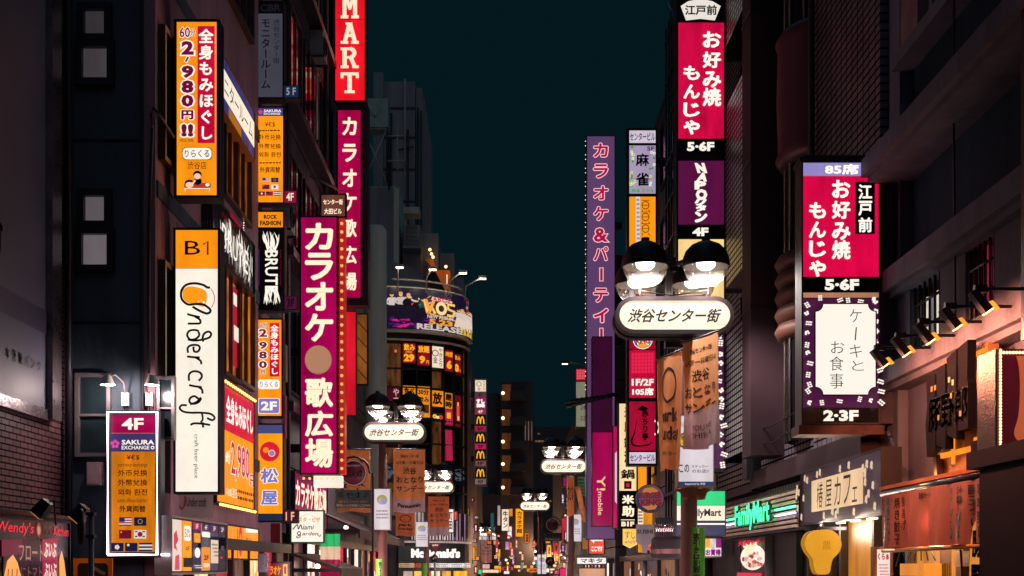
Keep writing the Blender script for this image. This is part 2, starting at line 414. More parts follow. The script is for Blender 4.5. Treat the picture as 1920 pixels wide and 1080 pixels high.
frost = pbr('frosted_glass', '#8C8288', .35, 0, var=.15, sc=4, bump=.1)
frostd = em('#6E6670', .28, .2)
for x0, y0, x1, y1, s in ((161, 22, 199, 68, .13), (157, 92, 204, 150, .2), (161, 370, 199, 417, .42), (157, 441, 204, 499, .5)):
    win(t, ('y', D), at(x0, D), at(x1, D), Z(y1, D), Z(y0, D), em('#837A80', s, .2), metal_black, fw=.09, dep=.1)
win(t, ('y', D), at(151, D), at(203, D), Z(850, D), Z(708, D), pbr('dim_glass', '#1C2A30', .2, var=.3, bump=.02), pbr('aluminium', '#7E7478', .4, .5), nz=2, fw=.05, dep=.09)
win(t, ('y', D), at(302, D), at(324, D), Z(820, D), Z(712, D), pbr('dim_glass', '#1C2A30'), pbr('aluminium', '#7E7478'), nz=2, fw=.04, dep=.08)
# side windows, dark and lit, above the street
warm = em('#D87820', .7, .8, sc=4.5); warm2 = em('#A85A1E', .5, .85, sc=4.5)
for pa, pb, z0, z1, pn, nx in ((299, 332, 10.6, 12.4, win_dark, 3), (299, 332, 7.9, 9.6, win_dark, 3), (299, 335, 4.8, 6.4, win_dark, 3),
                               (415, 436, 8.55, 9.75, warm2, 2), (439, 462, 8.55, 9.75, warm2, 2), (414, 440, 5.55, 7.3, warm, 2), (444, 468, 5.6, 7.3, warm, 2),
                               (415, 466, 12, 13.6, win_dark, 4), (415, 466, 15, 16.6, win_dark, 4), (299, 332, 14, 15.8, win_dark, 3)):
    win(t, ('x', -4.7), wallD(-4.7, pa), wallD(-4.7, pb), z0, z1, pn, pbr('bronze_frame', '#3E2A20', .4, .2), nx=nx, fw=.07, dep=.1)
m = MB()   # dressed poster figure in the lit shop window
m.box(-4.66, 21.9, 5.75, -4.64, 22.25, 7.1, em('#C01838', .8, .1)); m.box(-4.638, 22.0, 6.2, -4.632, 22.5, 6.45, em(WHITE, .9, .1)); m.box(-4.638, 21.95, 6.8, -4.632, 22.2, 7.0, em(WHITE, .9, .1))
wpart(m, 'window_poster', t)
m = MB(); m.tube([P(286, 240, 17.1), P(283, 215, 17.1), P(288, 202, 17.0), P(305, 225, 17.3), P(326, 258, 17.6)], .018, metal_black)
m.tube([P(286, 240, 17.1), P(279, 420, 17.1), P(279, 700, 17.1)], .02, metal_black); wpart(m, 'cable', t)
# ---- left: the second building
pan = brick('dark_panels', '#4A464E', '#433F48', '#1A1A20', 2.6, 1.5, ms=.02, off=0, rough=.5)
t = thing('office_building', 'dark panelled office block beside the big magenta karaoke sign', 'building', (-9, 32, 0))
m = MB(); m.box(-15, 27.02, 0, -4.75, 36, 30, pan); wpart(m, 'wall', t)
for i in range(5):
    for k in range(3):
        z = 6.2+i*3.3; win(t, ('x', -4.75), 27.6+k*2.7, 29.7+k*2.7, z, z+1.9, win_dark, metal_black, nx=3)
m = MB(); m.tube([(-4.62, 33.2, 3), (-4.62, 33.2, 30)], .06, metal_dark); m.tube([(-4.62, 27.4, 3), (-4.62, 27.4, 30)], .05, metal_dark); wpart(m, 'downpipe', t)
m = MB()
for z in (5.6, 8.9, 12.2, 15.5): m.box(-4.75, 27.1, z, -4.45, 36, z+.18, metal_dark)
wpart(m, 'ledge', t)
# ---- left: dark block behind the tall red sign, then the concrete pieces above the curved building
conc = pbr('grey_concrete', '#808084', .85, var=.3, sc=.9, bump=.4, streak=True)
conc2 = pbr('pale_concrete', '#BDBBAE', .85, var=.35, sc=1.2, bump=.4, streak=True)
t = thing('dark_office_block', 'dark windowless block rising behind the tall red vertical sign', 'building', (-9, 40, 0))
m = MB(); m.box(-15, 36.02, 0, -4.8, 44, 30, pan); wpart(m, 'wall', t)
m = MB()
for z in range(4, 29, 3): m.box(-4.8, 36.2, z, -4.7, 43.8, z+.12, metal_dark)
wpart(m, 'ledge', t)
D = 48
t = thing('concrete_building', 'pale grey concrete building with rounded corner pier beside the curved billboard', 'building', (-8, 52, 0))
m = MB(); m.box(-14, D, 0, at(714, D), D+.9, Z(440, D), conc2); m.box(-14, D+.91, 0, -5.45, 57.3, Z(450, D), conc)
m.lathe([(.42, 0), (.42, Z(432, D)), (.3, Z(424, D)), (.02, Z(421, D))], conc2, (at(704, D), D+.05, 0), 20)
for py in (520, 640, 760, 880): m.box(-14, D-.03, Z(py, D), at(714, D)+.03, D+.3, Z(py, D)+.1, conc)
wpart(m, 'wall', t)
m = MB(); m.box(at(690, 64.5), 64.5, 10, at(748, 64.5), 70, Z(350, 64.5), conc2); m.box(at(690, 64.5), 64.42, 10, at(738, 64.5), 64.5, Z(352, 64.5), conc); wpart(m, 'rooftop_block', t)
m = MB()
for y, z in ((Z(690, D), 0), (Z(740, D), 0)): m.box(at(696, D), D-.28, y, at(704, D), D-.02, y+.5, metal_dark)
wpart(m, 'vent_box', t)
D = 61.8
tk = thing('water_tank', 'pale green rooftop water tank on a braced steel stand', 'tank', P(710, 350, D))
m = MB(); m.box(-.62, -.5, 2.25, .42, .5, 3.4, pbr('pale_green_steel', '#93A49C', .6, .2, var=.2)); m.prism([(-.3, 2.9), (-.1, 2.6), (.1, 2.9), (0, 2.75), (-.1, 2.7), (-.2, 2.75)], -.53, -.5, conc); m.build('tank_body', tk)
m = MB()
for x in (-.58, .38):
    for y in (-.45, .45): m.tube([(x, y, 0), (x, y, 2.3)], .045, metal_dark, 6)
for a, b in (((-.58, -.45, 0), (.38, -.45, 2.2)), ((.38, -.45, 0), (-.58, -.45, 2.2)), ((-.58, -.45, 2.2), (.38, -.45, 2.2)), ((.38, -.45, .9), (1.1, -.45, .9)), ((.38, -.45, 1.9), (1.1, -.45, 1.9)), ((1.1, -.45, -.2), (1.1, -.45, 4.2)), ((.8, -.45, -.2), (.8, -.45, 2.4))): m.tube([a, b], .04, pale_metal, 6)
m.build('stand', tk)
lt = MB(); lt.box(-.5, -.55, 1.5, -.36, -.5, 1.95, em('#E0602A', .6)); lt.build('warning_lamp', tk); tk.scale = (1.19,)*3
D = 75
t = thing('concrete_tower', 'tall grey concrete tower block rising into the night sky', 'building', (at(742, D), 80, 0))
m = MB(); x0, x1 = at(712, D), at(778, D)
m.box(x0, D, 0, x1, 86, Z(153, D), conc); m.box(at(702, D), D-.6, 0, at(720, D), 86, Z(143, D), conc); m.box(at(779, D), D+.4, 0, at(791, D), 86, Z(160, D), conc)
for py in (205, 260, 320, 380): m.box(x0, D-.04, Z(py, D), x1+.03, D, Z(py, D)+.12, metal_dark)
wpart(m, 'wall', t)
m = MB()
for px in (734, 765, 784, 790): m.tube([(at(px, D), D-.15, 15), (at(px, D), D-.15, Z(200+px % 60, D))], .07, metal_dark, 6)
m.tube([P(745, 282, D-.2), P(775, 275, D-.2)], .05, metal_dark, 6); wpart(m, 'pipe', t)
D = 64
t = thing('balcony_building', 'grey building with railed balcony and orange lit outside stair', 'building', (at(790, D), 70, 0))
m = MB(); m.box(at(752, D), D+1, 8, at(786, D), 72, Z(412, D), conc); m.box(at(784, D), D+3, 8, at(816, D), 74, Z(408, D), conc); m.box(at(817, D), D+4, 8, at(846, D), 76, Z(438, D), conc)
m.box(at(846, D), D+6, 8, at(862, D), 78, Z(470, D), conc); m.prism([(at(690, D), 12), (at(800, D), 12), (at(800, D), Z(530, D)), (at(770, D), Z(500, D)), (at(745, D), Z(492, D)), (at(690, D), Z(480, D))], D+.2, D+1, conc); wpart(m, 'wall', t)
m = MB(); m.box(at(757, D), D-.2, Z(402, D), at(787, D), D+.9, Z(390, D), conc2); wpart(m, 'canopy', t)
m = MB()
for py in (424, 432, 440, 448, 456): m.tube([P(759, py, D), P(784, py, D)], .03, pale_metal, 6)
for px in (759, 784): m.tube([P(px, 422, D), P(px, 460, D)], .04, pale_metal, 6)
m.box(at(755, D), D-.1, Z(466, D), at(788, D), D+1, Z(461, D), conc); wpart(m, 'balcony', t)
m = MB(); orl = em('#B4541C', .5, .4, sc=.9)  # lamp light on the soffit put in as its own glow
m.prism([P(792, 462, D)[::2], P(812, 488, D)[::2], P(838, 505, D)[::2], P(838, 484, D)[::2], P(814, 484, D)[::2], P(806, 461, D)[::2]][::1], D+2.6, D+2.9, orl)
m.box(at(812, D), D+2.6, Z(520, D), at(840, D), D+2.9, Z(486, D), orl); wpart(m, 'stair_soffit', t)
m = MB()
for px, py in ((806, 468), (809, 476), (812, 482), (836, 500)): m.ball(P(px, py, D+2.4), .08, em('#FFC080', 3, 0))
m.box(at(833, D), D+2.4, Z(512, D), at(835, D), D+2.5, Z(494, D), em('#FFE0C0', 1, 0)); wpart(m, 'lamp', t)
m = MB(); m.prism([P(790, 500, D)[::2], P(820, 545, D)[::2], P(840, 545, D)[::2], P(812, 490, D)[::2]], D+2.2, D+2.5, metal_black); wpart(m, 'stair', t)

# ---- left: the curved corner building (quarter ellipse in plan)
EC = (-5.8, 61.0, 4.0, 3.0)
_tab = []
for i in range(0, 1571):
    q = i/1000; x = EC[0]+EC[2]*sin(q); y = EC[1]-EC[3]*cos(q); _tab.append((VX+x*F/y, q))
def px2t(px):
    lo, hi = 0, len(_tab)-1
    if px <= _tab[0][0]: return _tab[0][1]-(_tab[0][0]-px)*.002
    if px >= _tab[-1][0]: return _tab[-1][1]
    while hi-lo > 1:
        k = (lo+hi)//2
        if _tab[k][0] < px: lo = k
        else: hi = k
    a, b = _tab[lo], _tab[hi]; return a[1]+(b[1]-a[1])*(px-a[0])/((b[0]-a[0]) or 1)
def cwarp(px, py, o):
    q = px2t(px); return (EC[0]+(EC[2]+o)*sin(q), EC[1]-(EC[3]+o)*cos(q), H+(VY-py)*58/F)
def cband(mb, px0, px1, py0, py1, o0, o1, mat, n=16):
    vs = []
    for i in range(n+1):
        x = px0+(px1-px0)*i/n; vs += [cwarp(x, py1, o1), cwarp(x, py0, o1), cwarp(x, py1, o0), cwarp(x, py0, o0)]
    fs = []
    for i in range(n):
        a, b = 4*i, 4*i+4; fs += [(a, b, b+1, a+1), (a+1, b+1, b+3, a+3), (a, a+2, b+2, b), (a+2, a+3, b+3, b+2)]
    fs += [(0, 1, 3, 2), (4*n, 4*n+2, 4*n+3, 4*n+1)]
    return mb.add(vs, fs, mat)
cb = thing('curved_building', 'curved corner building with glazed front under a wide billboard', 'building', (-5, 61, 0))
cwall = pbr('pink_tile_wall', '#7A5050', .6, var=.25)
m = MB(); cband(m, 719, 877.5, 640, 1130, -.9, -.25, metal_black, 24); cband(m, 719, 877.5, 620, 640, -.9, .1, metal_dark, 24); cband(m, 719, 877.5, 620.5, 624, .08, .3, pbr('beige_band', '#C0A890', .6), 24); cband(m, 719, 877.5, 635, 638.5, .08, .2, pbr('beige_band'), 24); cband(m, 719, 877.5, 560, 618, -.9, -.3, conc, 24)
m.box(-1.95, 61, 0, -1.8, 84, 13.5, cwall); m.box(-8, 62, 0, -1.96, 84, 13.2, conc); wpart(m, 'wall', cb)
m = MB()
for px in (721, 754, 781, 808, 832, 850.5, 865, 876.5): cband(m, px-.9, px+.9, 640, 1005, -.25, .06, metal_dark, 1)
for py in (640, 690, 725, 785, 830, 880, 920, 965): cband(m, 720, 877, py-1.5, py+1.5, -.25, .03, metal_dark, 20)
wpart(m, 'mullion', cb)
cols = (722, 753, 780, 807, 831, 850, 864.5, 876)
rows = (642, 689, 724, 784, 829, 879, 919, 964)
dimg = em('#0E1A22', .6, .5)
for r in range(7):
    for c_ in range(7):
        if r == 0 and 0 < c_ < 6: continue
        if r == 2 and 0 <= c_ < 6: continue
        m = MB(); cband(m, cols[c_]+1, cols[c_+1]-1, rows[r]+1, rows[r+1]-1, -.24, -.1, win_dark if (r*3+c_*5) % 3 else em('#6A3E1E', .5, .8, sc=2.5), 3); wpart(m, 'window', cb)
# lamps over the billboard
for i, (px, hx) in enumerate(((745, 6), (797, 14), (838, 30), (868, 36))):
    m = MB(); a = cwarp(px, 545, .1); b = cwarp(px, 516, .15); q = px2t(px)
    e = (a[0]+hx*58/F*.9, a[1]-1.2, b[2]+.12)
    m.tube([a, b, e], .045, pale_metal, 6); o = wpart(m, 'lamp_arm', cb)
    m = MB(); m.box(e[0]-.12, e[1]-.2, e[2]-.06, e[0]+.25, e[1]+.1, e[2]+.05, pale_metal); m.box(e[0]-.1, e[1]-.18, e[2]-.08, e[0]+.22, e[1]+.08, e[2]-.065, em('#FFE8C0', 4, 0)); m.build('lamp_head', o)
    ld = bpy.data.lights.new('billboard_lamp', 'POINT'); ld.energy = 24; ld.color = (1, .85, .65); ld.shadow_soft_size = .08; lo = bpy.data.objects.new('billboard_lamp', ld); C.objects.link(lo); lo.parent = cb; lo.location = (e[0]+.05+5, e[1]-.1-61, e[2]-.15)
m = MB(); m.tube([cwarp(px, 522, -.1) for px in range(735, 872, 8)], .05, pale_metal, 6); wpart(m, 'roof_rail', cb)

# ---- far end of the street: dark block of flats with lit landings
D = 120
t = thing('apartment_block', 'far dark apartment block with a column of warm lit landings', 'building', (2, 126, -2.6))
dk = pbr('dark_facade', '#34343C', .8); m = MB(); m.box(at(938, D), D, -3, at(1000, D), D+14, Z(715, D), dk); m.box(at(915, D), D+1, -3, at(938, D), D+14, Z(735, D), dk); wpart(m, 'wall', t)
for py in (725, 772, 816, 858, 902):
    m = MB(); m.box(at(941, D), D-.1, Z(py+26, D), at(958, D), D+.05, Z(py-4, D), em('#6A3A1C', .5, .7, sc=.5)); m.box(at(956, D), D-1.2, Z(py+27, D), at(985, D), D+.05, Z(py+12, D), dk); o = wpart(m, 'landing', t)
    g = MB(); g.ball(P(943, py+12, D-.3), .16, em('#FFD9A0', 3, 0), 6); g.build('lamp', o)
m = MB()
for px in (984, 990, 996): m.box(at(px, D), D-.1, Z(826, D), at(px+2, D), D-.02, Z(790, D), em('#A08070', .3, .6))
wpart(m, 'stair_light', t)
D = 175
t = thing('distant_tower', 'faint dark tower closing the far end of the street', 'building', (5, 180, -2.6))
m = MB(); m.box(at(985, D), D, -3, at(1095, D), D+20, Z(800, D), pbr('far_facade', '#34383E', .9)); wpart(m, 'wall', t)
for i in range(7):
    x = random.choice((1003, 1008, 1030, 1040)); y = 812+random.randint(0, 9)*14; m = MB(); m.box(at(x, D), D-.2, Z(y+3, D), at(x+random.choice((4, 12)), D), D+.1, Z(y, D), em('#A07858', .35, .4)); wpart(m, 'window', t)

# ---- right side
tile = brick('glazed_wall_tile', '#565C6A', '#8A6E74', '#0A0A0E', .26, .105, ms=.014, off=0, rough=.38)  # pinkish second colours, here and below, paint in tiles catching light
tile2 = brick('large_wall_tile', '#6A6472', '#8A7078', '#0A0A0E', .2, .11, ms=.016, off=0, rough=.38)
brown = pbr('brown_cladding', '#3C2A30', .7, 0, spec=.15, var=.15, sc=1)
# nearest right building: painted concrete with ledges
XR = 4.6; pl = pbr('weathered_plaster', '#747284', .8, spec=.15, var=.35, sc=1.5, bump=.7, streak=True); pl2 = pbr('grey_plaster', '#2C4456', .85, spec=.1, var=.35, sc=1.2, bump=.6, streak=True)
t = thing('plaster_building', 'weathered plaster building with stepped ledges above the noodle shop', 'building', (7, 11, 0))
D0 = 15.3
m = MB(); m.box(4.75, 4, 0, 12, D0, 22, pl2); m.box(XR+.1, 4, 3.0, 4.76, D0-.4, 4.4, pl)
for a, b in ((14.5, D0), (12.76, 13.5), (10.9, 12.0), (4, 10)): m.box(XR, a, 4.62, 4.76, b, 5.52, pl); m.box(XR+.05, a+.03, 5.6, 4.76, b, 5.9, pl)
m.box(XR-.02, D0-.42, 2.9, 4.75, D0, 4.5, pl)
m.box(XR, D0-.42, 5.6, 4.75, D0, 22, pl); wpart(m, 'wall', t)
for z, h, dx, nm in ((6.85, .2, .42, 0), (5.5, .24, .18, 1), (4.42, .2, .2, 2)):
    m = MB(); m.box(XR-dx, 4, z, 4.75, D0, z+h, pl); m.box(XR-dx+.08, 4, z-.07, 4.75, D0-.02, z, pl); wpart(m, 'ledge', t)
m = MB(); m.box(XR-.03, D0-1.15, 8.2, 4.75, D0-.55, 14, pbr('pink_plaster', '#9A7078', .8, var=.3)); m.box(XR-.1, 9, 8.05, 4.75, D0-.4, 8.2, pl); wpart(m, 'window_jamb', t)
win(t, ('x', 4.75), 11.2, 13.9, 8.3, 13.5, win_dark, pl, nx=2, fw=.12, dep=.1)
refl = em('#B08070', .28, .9, sc=4)
def grille(parent, X, y0, y1, z0, z1):
    o = win(parent, ('x', X), y0, y1, z0, z1, win_dark, metal_black, fw=.06, dep=.05)
    m = MB()
    for i in range(6): y = y0+(y1-y0)*i/5; m.tube([(X-.12, y, z0-.05), (X-.12, y, z1+.05)], .016, metal_black, 6)
    for i in range(4): z = z0+(z1-z0)*i/3; m.tube([(X-.12, y0, z), (X-.12, y1, z)], .016, metal_black, 6)
    wpart(m, 'window_grille', parent)
grille(t, 4.75, 13.58, 14.42, 4.66, 5.5); grille(t, 4.75, 12.06, 12.7, 4.66, 5.5)
m = MB()
for y0, y1 in ((13.62, 13.75), (13.9, 14.0), (14.15, 14.3)): m.box(4.715, y0, 4.7, 4.722, y1, 5.3, em(WHITE, .7, .4, sc=9))
m.box(4.715, 12.1, 4.7, 4.722, 12.2, 5.45, em('#B00A44', .6, .3)); m.box(4.715, 12.4, 4.75, 4.722, 12.55, 5.45, em('#B00A44', .6, .3)); m.box(4.714, 12.12, 5.0, 4.7145, 12.18, 5.3, em(WHITE, .7, .3)); wpart(m, 'window_poster', t)
m = MB(); m.tube([(XR-.05, 12.9, 4.6), (XR-.05, 12.95, 6.9), (XR-.05, 12.9, 12)], .012, metal_black, 6); wpart(m, 'cable', t)
# tiled building with the curved bay
X1 = 4.5
t = thing('tiled_building', 'dark tiled building with a rounded bay and a brown pier', 'building', (7, 19, 0))
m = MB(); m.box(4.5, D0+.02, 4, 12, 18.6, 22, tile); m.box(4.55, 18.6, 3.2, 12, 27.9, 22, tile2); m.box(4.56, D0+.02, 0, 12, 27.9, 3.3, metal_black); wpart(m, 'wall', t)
m = MB(); m.box(4.0, 20.75, 4.1, 4.56, 21.5, 22, brown); wpart(m, 'pier', t)
m = MB()
for z in (11.3, 8.9, 6.5): m.box(3.985, 20.735, z, 4.5, 21.52, z+.02, metal_black)
wpart(m, 'pier_joint', t)
bc = (5.12, 19.5, 0)
brz = pbr('polished_brown_metal', '#5E3040', .45, .1, var=.15, sc=1, bump=.02); orz = pbr('copper_band', '#5A3428', .55, .1, var=.15, sc=1, bump=.02)
m = MB(); m.lathe([(.8, 4.2), (.8, 22)], pbr('bay_glass', '#10131A', .08, .2, var=.2, sc=1, bump=.02), bc, 40); wpart(m, 'bay_glass', t)
for z0, z1, mt in ((8.5, 10.3, brz), (12.9, 14.6, brz)):
    m = MB(); m.lathe([(.8, z0-.12), (.9, z0-.1), (.97, z0), (.93, z0+.12), (.95, (z0+z1)/2), (.93, z1-.12), (.97, z1), (.9, z1+.1), (.8, z1+.12)], mt, bc, 40); wpart(m, 'bay_band', t)
m = MB()
z0 = 5.75
for i in range(5): z = z0+i*.26; m.lathe([(.8, z), (.93, z+.03), (.98, z+.13), (.93, z+.23), (.8, z+.26)], orz, bc, 40)
wpart(m, 'bay_band', t)
m = MB()
for a in range(0, 360, 24): m.tube([(bc[0]+.82*cos(radians(a)), bc[1]+.82*sin(radians(a)), 4.2), (bc[0]+.82*cos(radians(a)), bc[1]+.82*sin(radians(a)), 22)], .018, pale_metal, 6)
wpart(m, 'bay_mullion', t)
m = MB(); m.tube([(4.42, 18.4, 4.2), (4.42, 18.4, 22)], .05, metal_dark); wpart(m, 'downpipe', t)
# tiled projections beyond the pier
for i, (z0, z1) in enumerate(((4.3, 6.6), (7.5, 10.9), (12, 15))):
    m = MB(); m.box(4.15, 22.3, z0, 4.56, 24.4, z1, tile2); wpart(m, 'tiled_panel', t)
for z in (6.75, 11.1): win(t, ('x', 4.55), 22.5, 24.3, z, z+.65, win_dark, metal_black, nx=2)
m = MB(); m.box(4.27, D0+.03, 3.63, 4.6, 22.2, 3.92, brown); m.box(4.3, 22.2, 3.6, 4.6, 27.5, 3.75, brown); wpart(m, 'cornice', t)
m = MB(); m.box(4.15, 21.9, 3.8, 4.4, 22.3, 4.15, metal_black); wpart(m, 'vent_box', t)
# building behind the sign stacks, with open fire stair
t = thing('stair_building', 'dark building with a mesh covered fire stair behind the directory signs', 'building', (7, 36, 0))
m = MB(); m.box(4.4, 28, 0, 12, 46, 15.2, pan); m.box(4.4, 28.5, 15.2, 12, 34, 17.5, pan); wpart(m, 'wall', t)
m = MB()
for k in range(7): m.tube([(3.95, 28.2+k*.5, 3.2), (3.95, 28.2+k*.5, 15.4)], .025, metal_dark, 6)
for z in range(4, 16): m.box(3.93, 28.1, z, 4.4, 31.4, z+.06, metal_dark)
for z in range(4, 15, 2): m.tube([(3.98, 28.3, z), (3.98, 31.2, z+2)], .05, metal_dark, 6)
wpart(m, 'fire_stair', t)
for i in range(4):
    for k in range(3): win(t, ('x', 4.4), 33+k*4, 35.6+k*4, 5+i*2.6, 6.6+i*2.6, win_dark, metal_dark, nx=2)
m = MB(); m.tube([(4.25, 33, 4), (4.25, 33, 14)], .05, pale_metal); m.tube([(4.25, 37.5, 4), (4.25, 37.5, 15)], .07, metal_dark); m.box(4.1, 36, 9, 4.4, 37, 10, metal_dark); wpart(m, 'downpipe', t)
t = thing('karaoke_building', 'dark low building behind the purple vertical sign', 'building', (8, 53, 0))
m = MB(); m.box(4.0, 46.05, 0, 12, 62, 13.5, pan); wpart(m, 'wall', t)
t = thing('far_shop_building', 'dark far building with small lit shop signs on the right', 'building', (10, 80, -1))
m = MB(); m.box(4.2, 62.1, -2, 14, 110, 11, dk); m.box(6, 110, -3, 16, 160, 9, dk); wpart(m, 'wall', t)
t = thing('far_shop_row', 'dark far row of shops with hanging signs on the left', 'building', (-6, 100, -1))
m = MB(); m.box(-9, 84.1, -2, -1.9, 118, 10, dk); m.box(-9, 118.1, -3, -.4, 118.9, 9, dk); wpart(m, 'wall', t)
# ================================================================ signs and street things, left side
wht, ora, mag, hot, blk = em(WHITE, 1.02, .08), em(ORANGE, 1.0, .16), em(MAG, 1.0, .25), em(HOT, 1.0, .2), pbr('black_print', '#0A0910', .45, var=.05, bump=0)
iw, iwc, iblk, ipur, iora, imag, ihot = I('#FFF6E8', 1.0), I('#FFE9C8', 1.0), K('#0B0812'), I('#6A0A3A', .8), I('#FF9A14', 1.0), I(MAG), I(HOT)
lil = em('#8C82C8', .9, .1); navy = em('#1A2348', .8, .1)

# wall poster on the brick building
s = Sign('wall_poster', 'large pale poster board with metal edge strip on the brick wall', 'poster', -60, 0, 84, 768, wall=-5.85, ref=84, depth=.05, nocase=True)
# rebuild its extent by hand: it runs up out of the picture
Ds = wallD(-5.85, 84); m = MB(); m.box(-1.9, -.02, 0, s.W*.005, .06, 12, pbr('poster_sheet', '#545468', .5, var=.25, sc=.7, bump=.05)); s.cur = m.build('board', s.root); s.k = 0; s.top = .02
s.ink = MB(); s.inkname = 'lettering'
w_ = s.W; dk_ = K('#2A1826')
for i, c in enumerate('本骨髄バンク'): s.t(c, w_*(.42+i*.085), s.Y1-58, w_*(.475+i*.085), s.Y1-44, dk_, .01)
s.rect(w_*-.4, s.Y1-125, w_, s.Y1-95, pbr('poster_band', '#3A3350', .5, bump=0))
s.t('命', w_*.1, s.Y1-215, w_*.38, s.Y1-150, dk_, .02)
for i in range(9): s.st([(w_*(.25+.08*i), s.Y1-560-i*10), (w_*(.25+.08*i)+2, s.Y1-760), (w_*(.25+.08*i)-1, s.Y1-980)], 3, K('#3A2E3A'))
s.flush()
m = MB(); m.box(s.W*.005, -.10, -.12, s.W*.005+.34, .06, 12, pbr('mirror_strip', '#7A6E72', .3, .8, var=.5, sc=2.2, bump=.35)); m.build('edge_strip', s.root)
m = MB(); m.box(-1.9, -.05, -.14, s.W*.005-.002, .06, -.002, pbr('mirror_strip')); m.build('bottom_strip', s.root)

# burger restaurant sign with dark spotlights
s = Sign('restaurant_sign', 'dark restaurant sign with red script and ice cream float picture by the brick wall', 'sign', -40, 982, 127, 1150, wall=-5.55, ref=127, depth=.3, case=metal_black)
s.panel(pbr('dark_sign_face', '#141820', .25, var=.3, sc=3, bump=.02)); W, Q = s.W, s.Hh
s.pic()
red = I('#F0203C', .9); pk = I('#E8307C', .9)
a0 = W*.17
s.t("Wendy's", W*.16, Q*.03, W*.56, Q*.17, red, .012, sh=.15)
s.disc(W*.615, Q*.095, W*.028, I('#B03030', .7), Q*.075); s.disc(W*.615, Q*.10, W*.018, I('#E8B090', .6), Q*.045)
s.t('First', W*.67, Q*.045, W*.79, Q*.135, I('#6A2430', .5)); s.t('Kitchen', W*.80, Q*.04, W*.985, Q*.145, red, .012)
s.poly([(W*.22, Q*.22), (W*.83, Q*.2), (W*.83, Q*.74), (W*.22, Q*.8)], I('#3A0C24', .45)); s.poly([(W*.65, Q*.19), (W*.84, Q*.17), (W*.84, Q*.66), (W*.65, Q*.7)], I('#C01048', .6)); s.poly([(W*.2, Q*.22), (W*.42, Q*.2), (W*.42, Q*.35), (W*.2, Q*.38)], I('#8A0C3A', .5))
s.t('フロート', W*.38, Q*.25, W*.66, Q*.42, I('#C08A70', .8), .01); s.t('ぶいぶ', W*.67, Q*.22, W*.82, Q*.38, I('#FFE0D0'), .02); s.t('ぶいぶ', W*.67, Q*.44, W*.82, Q*.6, I('#FFE0D0'), .02); s.t('にトマト', W*.4, Q*.48, W*.64, Q*.6, I('#8A6050', .8))
peach = I('#FFB060', .95)
s.poly([(W*.2, Q), (W*.21, Q*.6), (W*.25, Q*.42), (W*.31, Q*.36), (W*.36, Q*.44), (W*.41, Q*.62), (W*.43, Q)], peach)
for k in (.26, .30, .35): s.st([(W*k, Q*.5), (W*(k-.01), Q*.7), (W*(k-.02), Q*.98)], W*.012, I('#C06428', .8))
s.poly([(W*.76, Q), (W*.85, Q*.66), (W*.845, Q*.4), (W*.875, Q*.3), (W*.91, Q*.42), (W*.95, Q*.7), (W*.97, Q)], peach)
s.flush()
m = MB(); m.box(-s.W*.005-.03, -.22, Q*.01+.03, s.W*.005+.05, .3, Q*.01+.07, metal_black); m.build('canopy', s.root)
def floodlight(label, px, py, D, tilt, pole=None):
    t = thing('floodlight', label, 'spotlight', P(px, py, D), 0, 'dark floodlights over the restaurant sign')
    m = MB(); c, q = cos(tilt), sin(tilt)
    pr = [(-.10, -.13), (.10, -.13), (.075, .13), (-.075, .13)]
    m.prism([(x*c-z*q, x*q+z*c) for x, z in pr], -.1, .12, metal_black); m.build('housing', t)
    m = MB(); m.prism([(x*c-z*q, x*q+z*c) for x, z in ((-.085, -.145), (.085, -.145), (.085, -.132), (-.085, -.132))], -.08, .1, em('#FFA040', .5, .3)); m.build('lens', t); t.scale = (.75, .75, .75)
    m = MB(); m.tube([(.0, 0, .05), (.16, .02, .12), (.16, .1, -.25)], .015, metal_black, 6); m.build('bracket', t)
    ld = bpy.data.lights.new('flood', 'SPOT'); ld.energy = 3; ld.color = (1, .5, .15); ld.spot_size = 1.9; ld.shadow_soft_size = .05
    lo = bpy.data.objects.new('flood', ld); C.objects.link(lo); lo.parent = t; lo.location = (.16*q, 0, -.19*c); lo.rotation_euler = (0, -tilt*0, 0)
floodlight('dark floodlight tilted above the red restaurant script', 80, 953, 14.3, -.7); floodlight('dark floodlight next to the back of the round traffic mirror', 150, 962, 15, -.7)

t = thing('traffic_mirror', 'grey pole carrying a round traffic mirror seen from behind', 'mirror', P(171, 1062+H*F/13.6, 13.6))
m = MB(); m.tube([(0, 0, 0), (0, 0, H+(VY-962)*13.6/F)], .032, pbr('mauve_pole', '#4A444E', .5)); m.build('pole', t)
m = MB(); m.lathe([(.01, -.02), (.13, -.015), (.19, 0), (.2, .015), (.19, .03)], pbr('mirror_back', '#4A3238', .5), (0, 0, 0), 28)
o = m.build('mirror_plate', t); o.rotation_euler = (pi/2, 0, radians(-65)); o.location = (-.1, .02, H+.42)
m = MB(); m.box(-.045, -.05, H+.3, .045, .05, H+.335, metal_dark); m.box(-.045, -.05, H+.54, .045, .05, H+.575, metal_dark); m.build('clamp', t)
s = Sign('shop_board', 'orange rounded frame shop board behind the traffic mirror pole', 'sign', 138, 1047, 211, 1120, D=15.4, depth=.1, nocase=True)
s.panel(pbr('orange_enamel', '#F08A10', .5, var=.1)); s.pic(); s.rr(146, 1056, 203, 1112, 7, K('#15141A')); s.st([(170, 1080), (178, 1066), (188, 1072), (198, 1076)], 6, pbr('grey_print', '#8A8088')); s.flush()

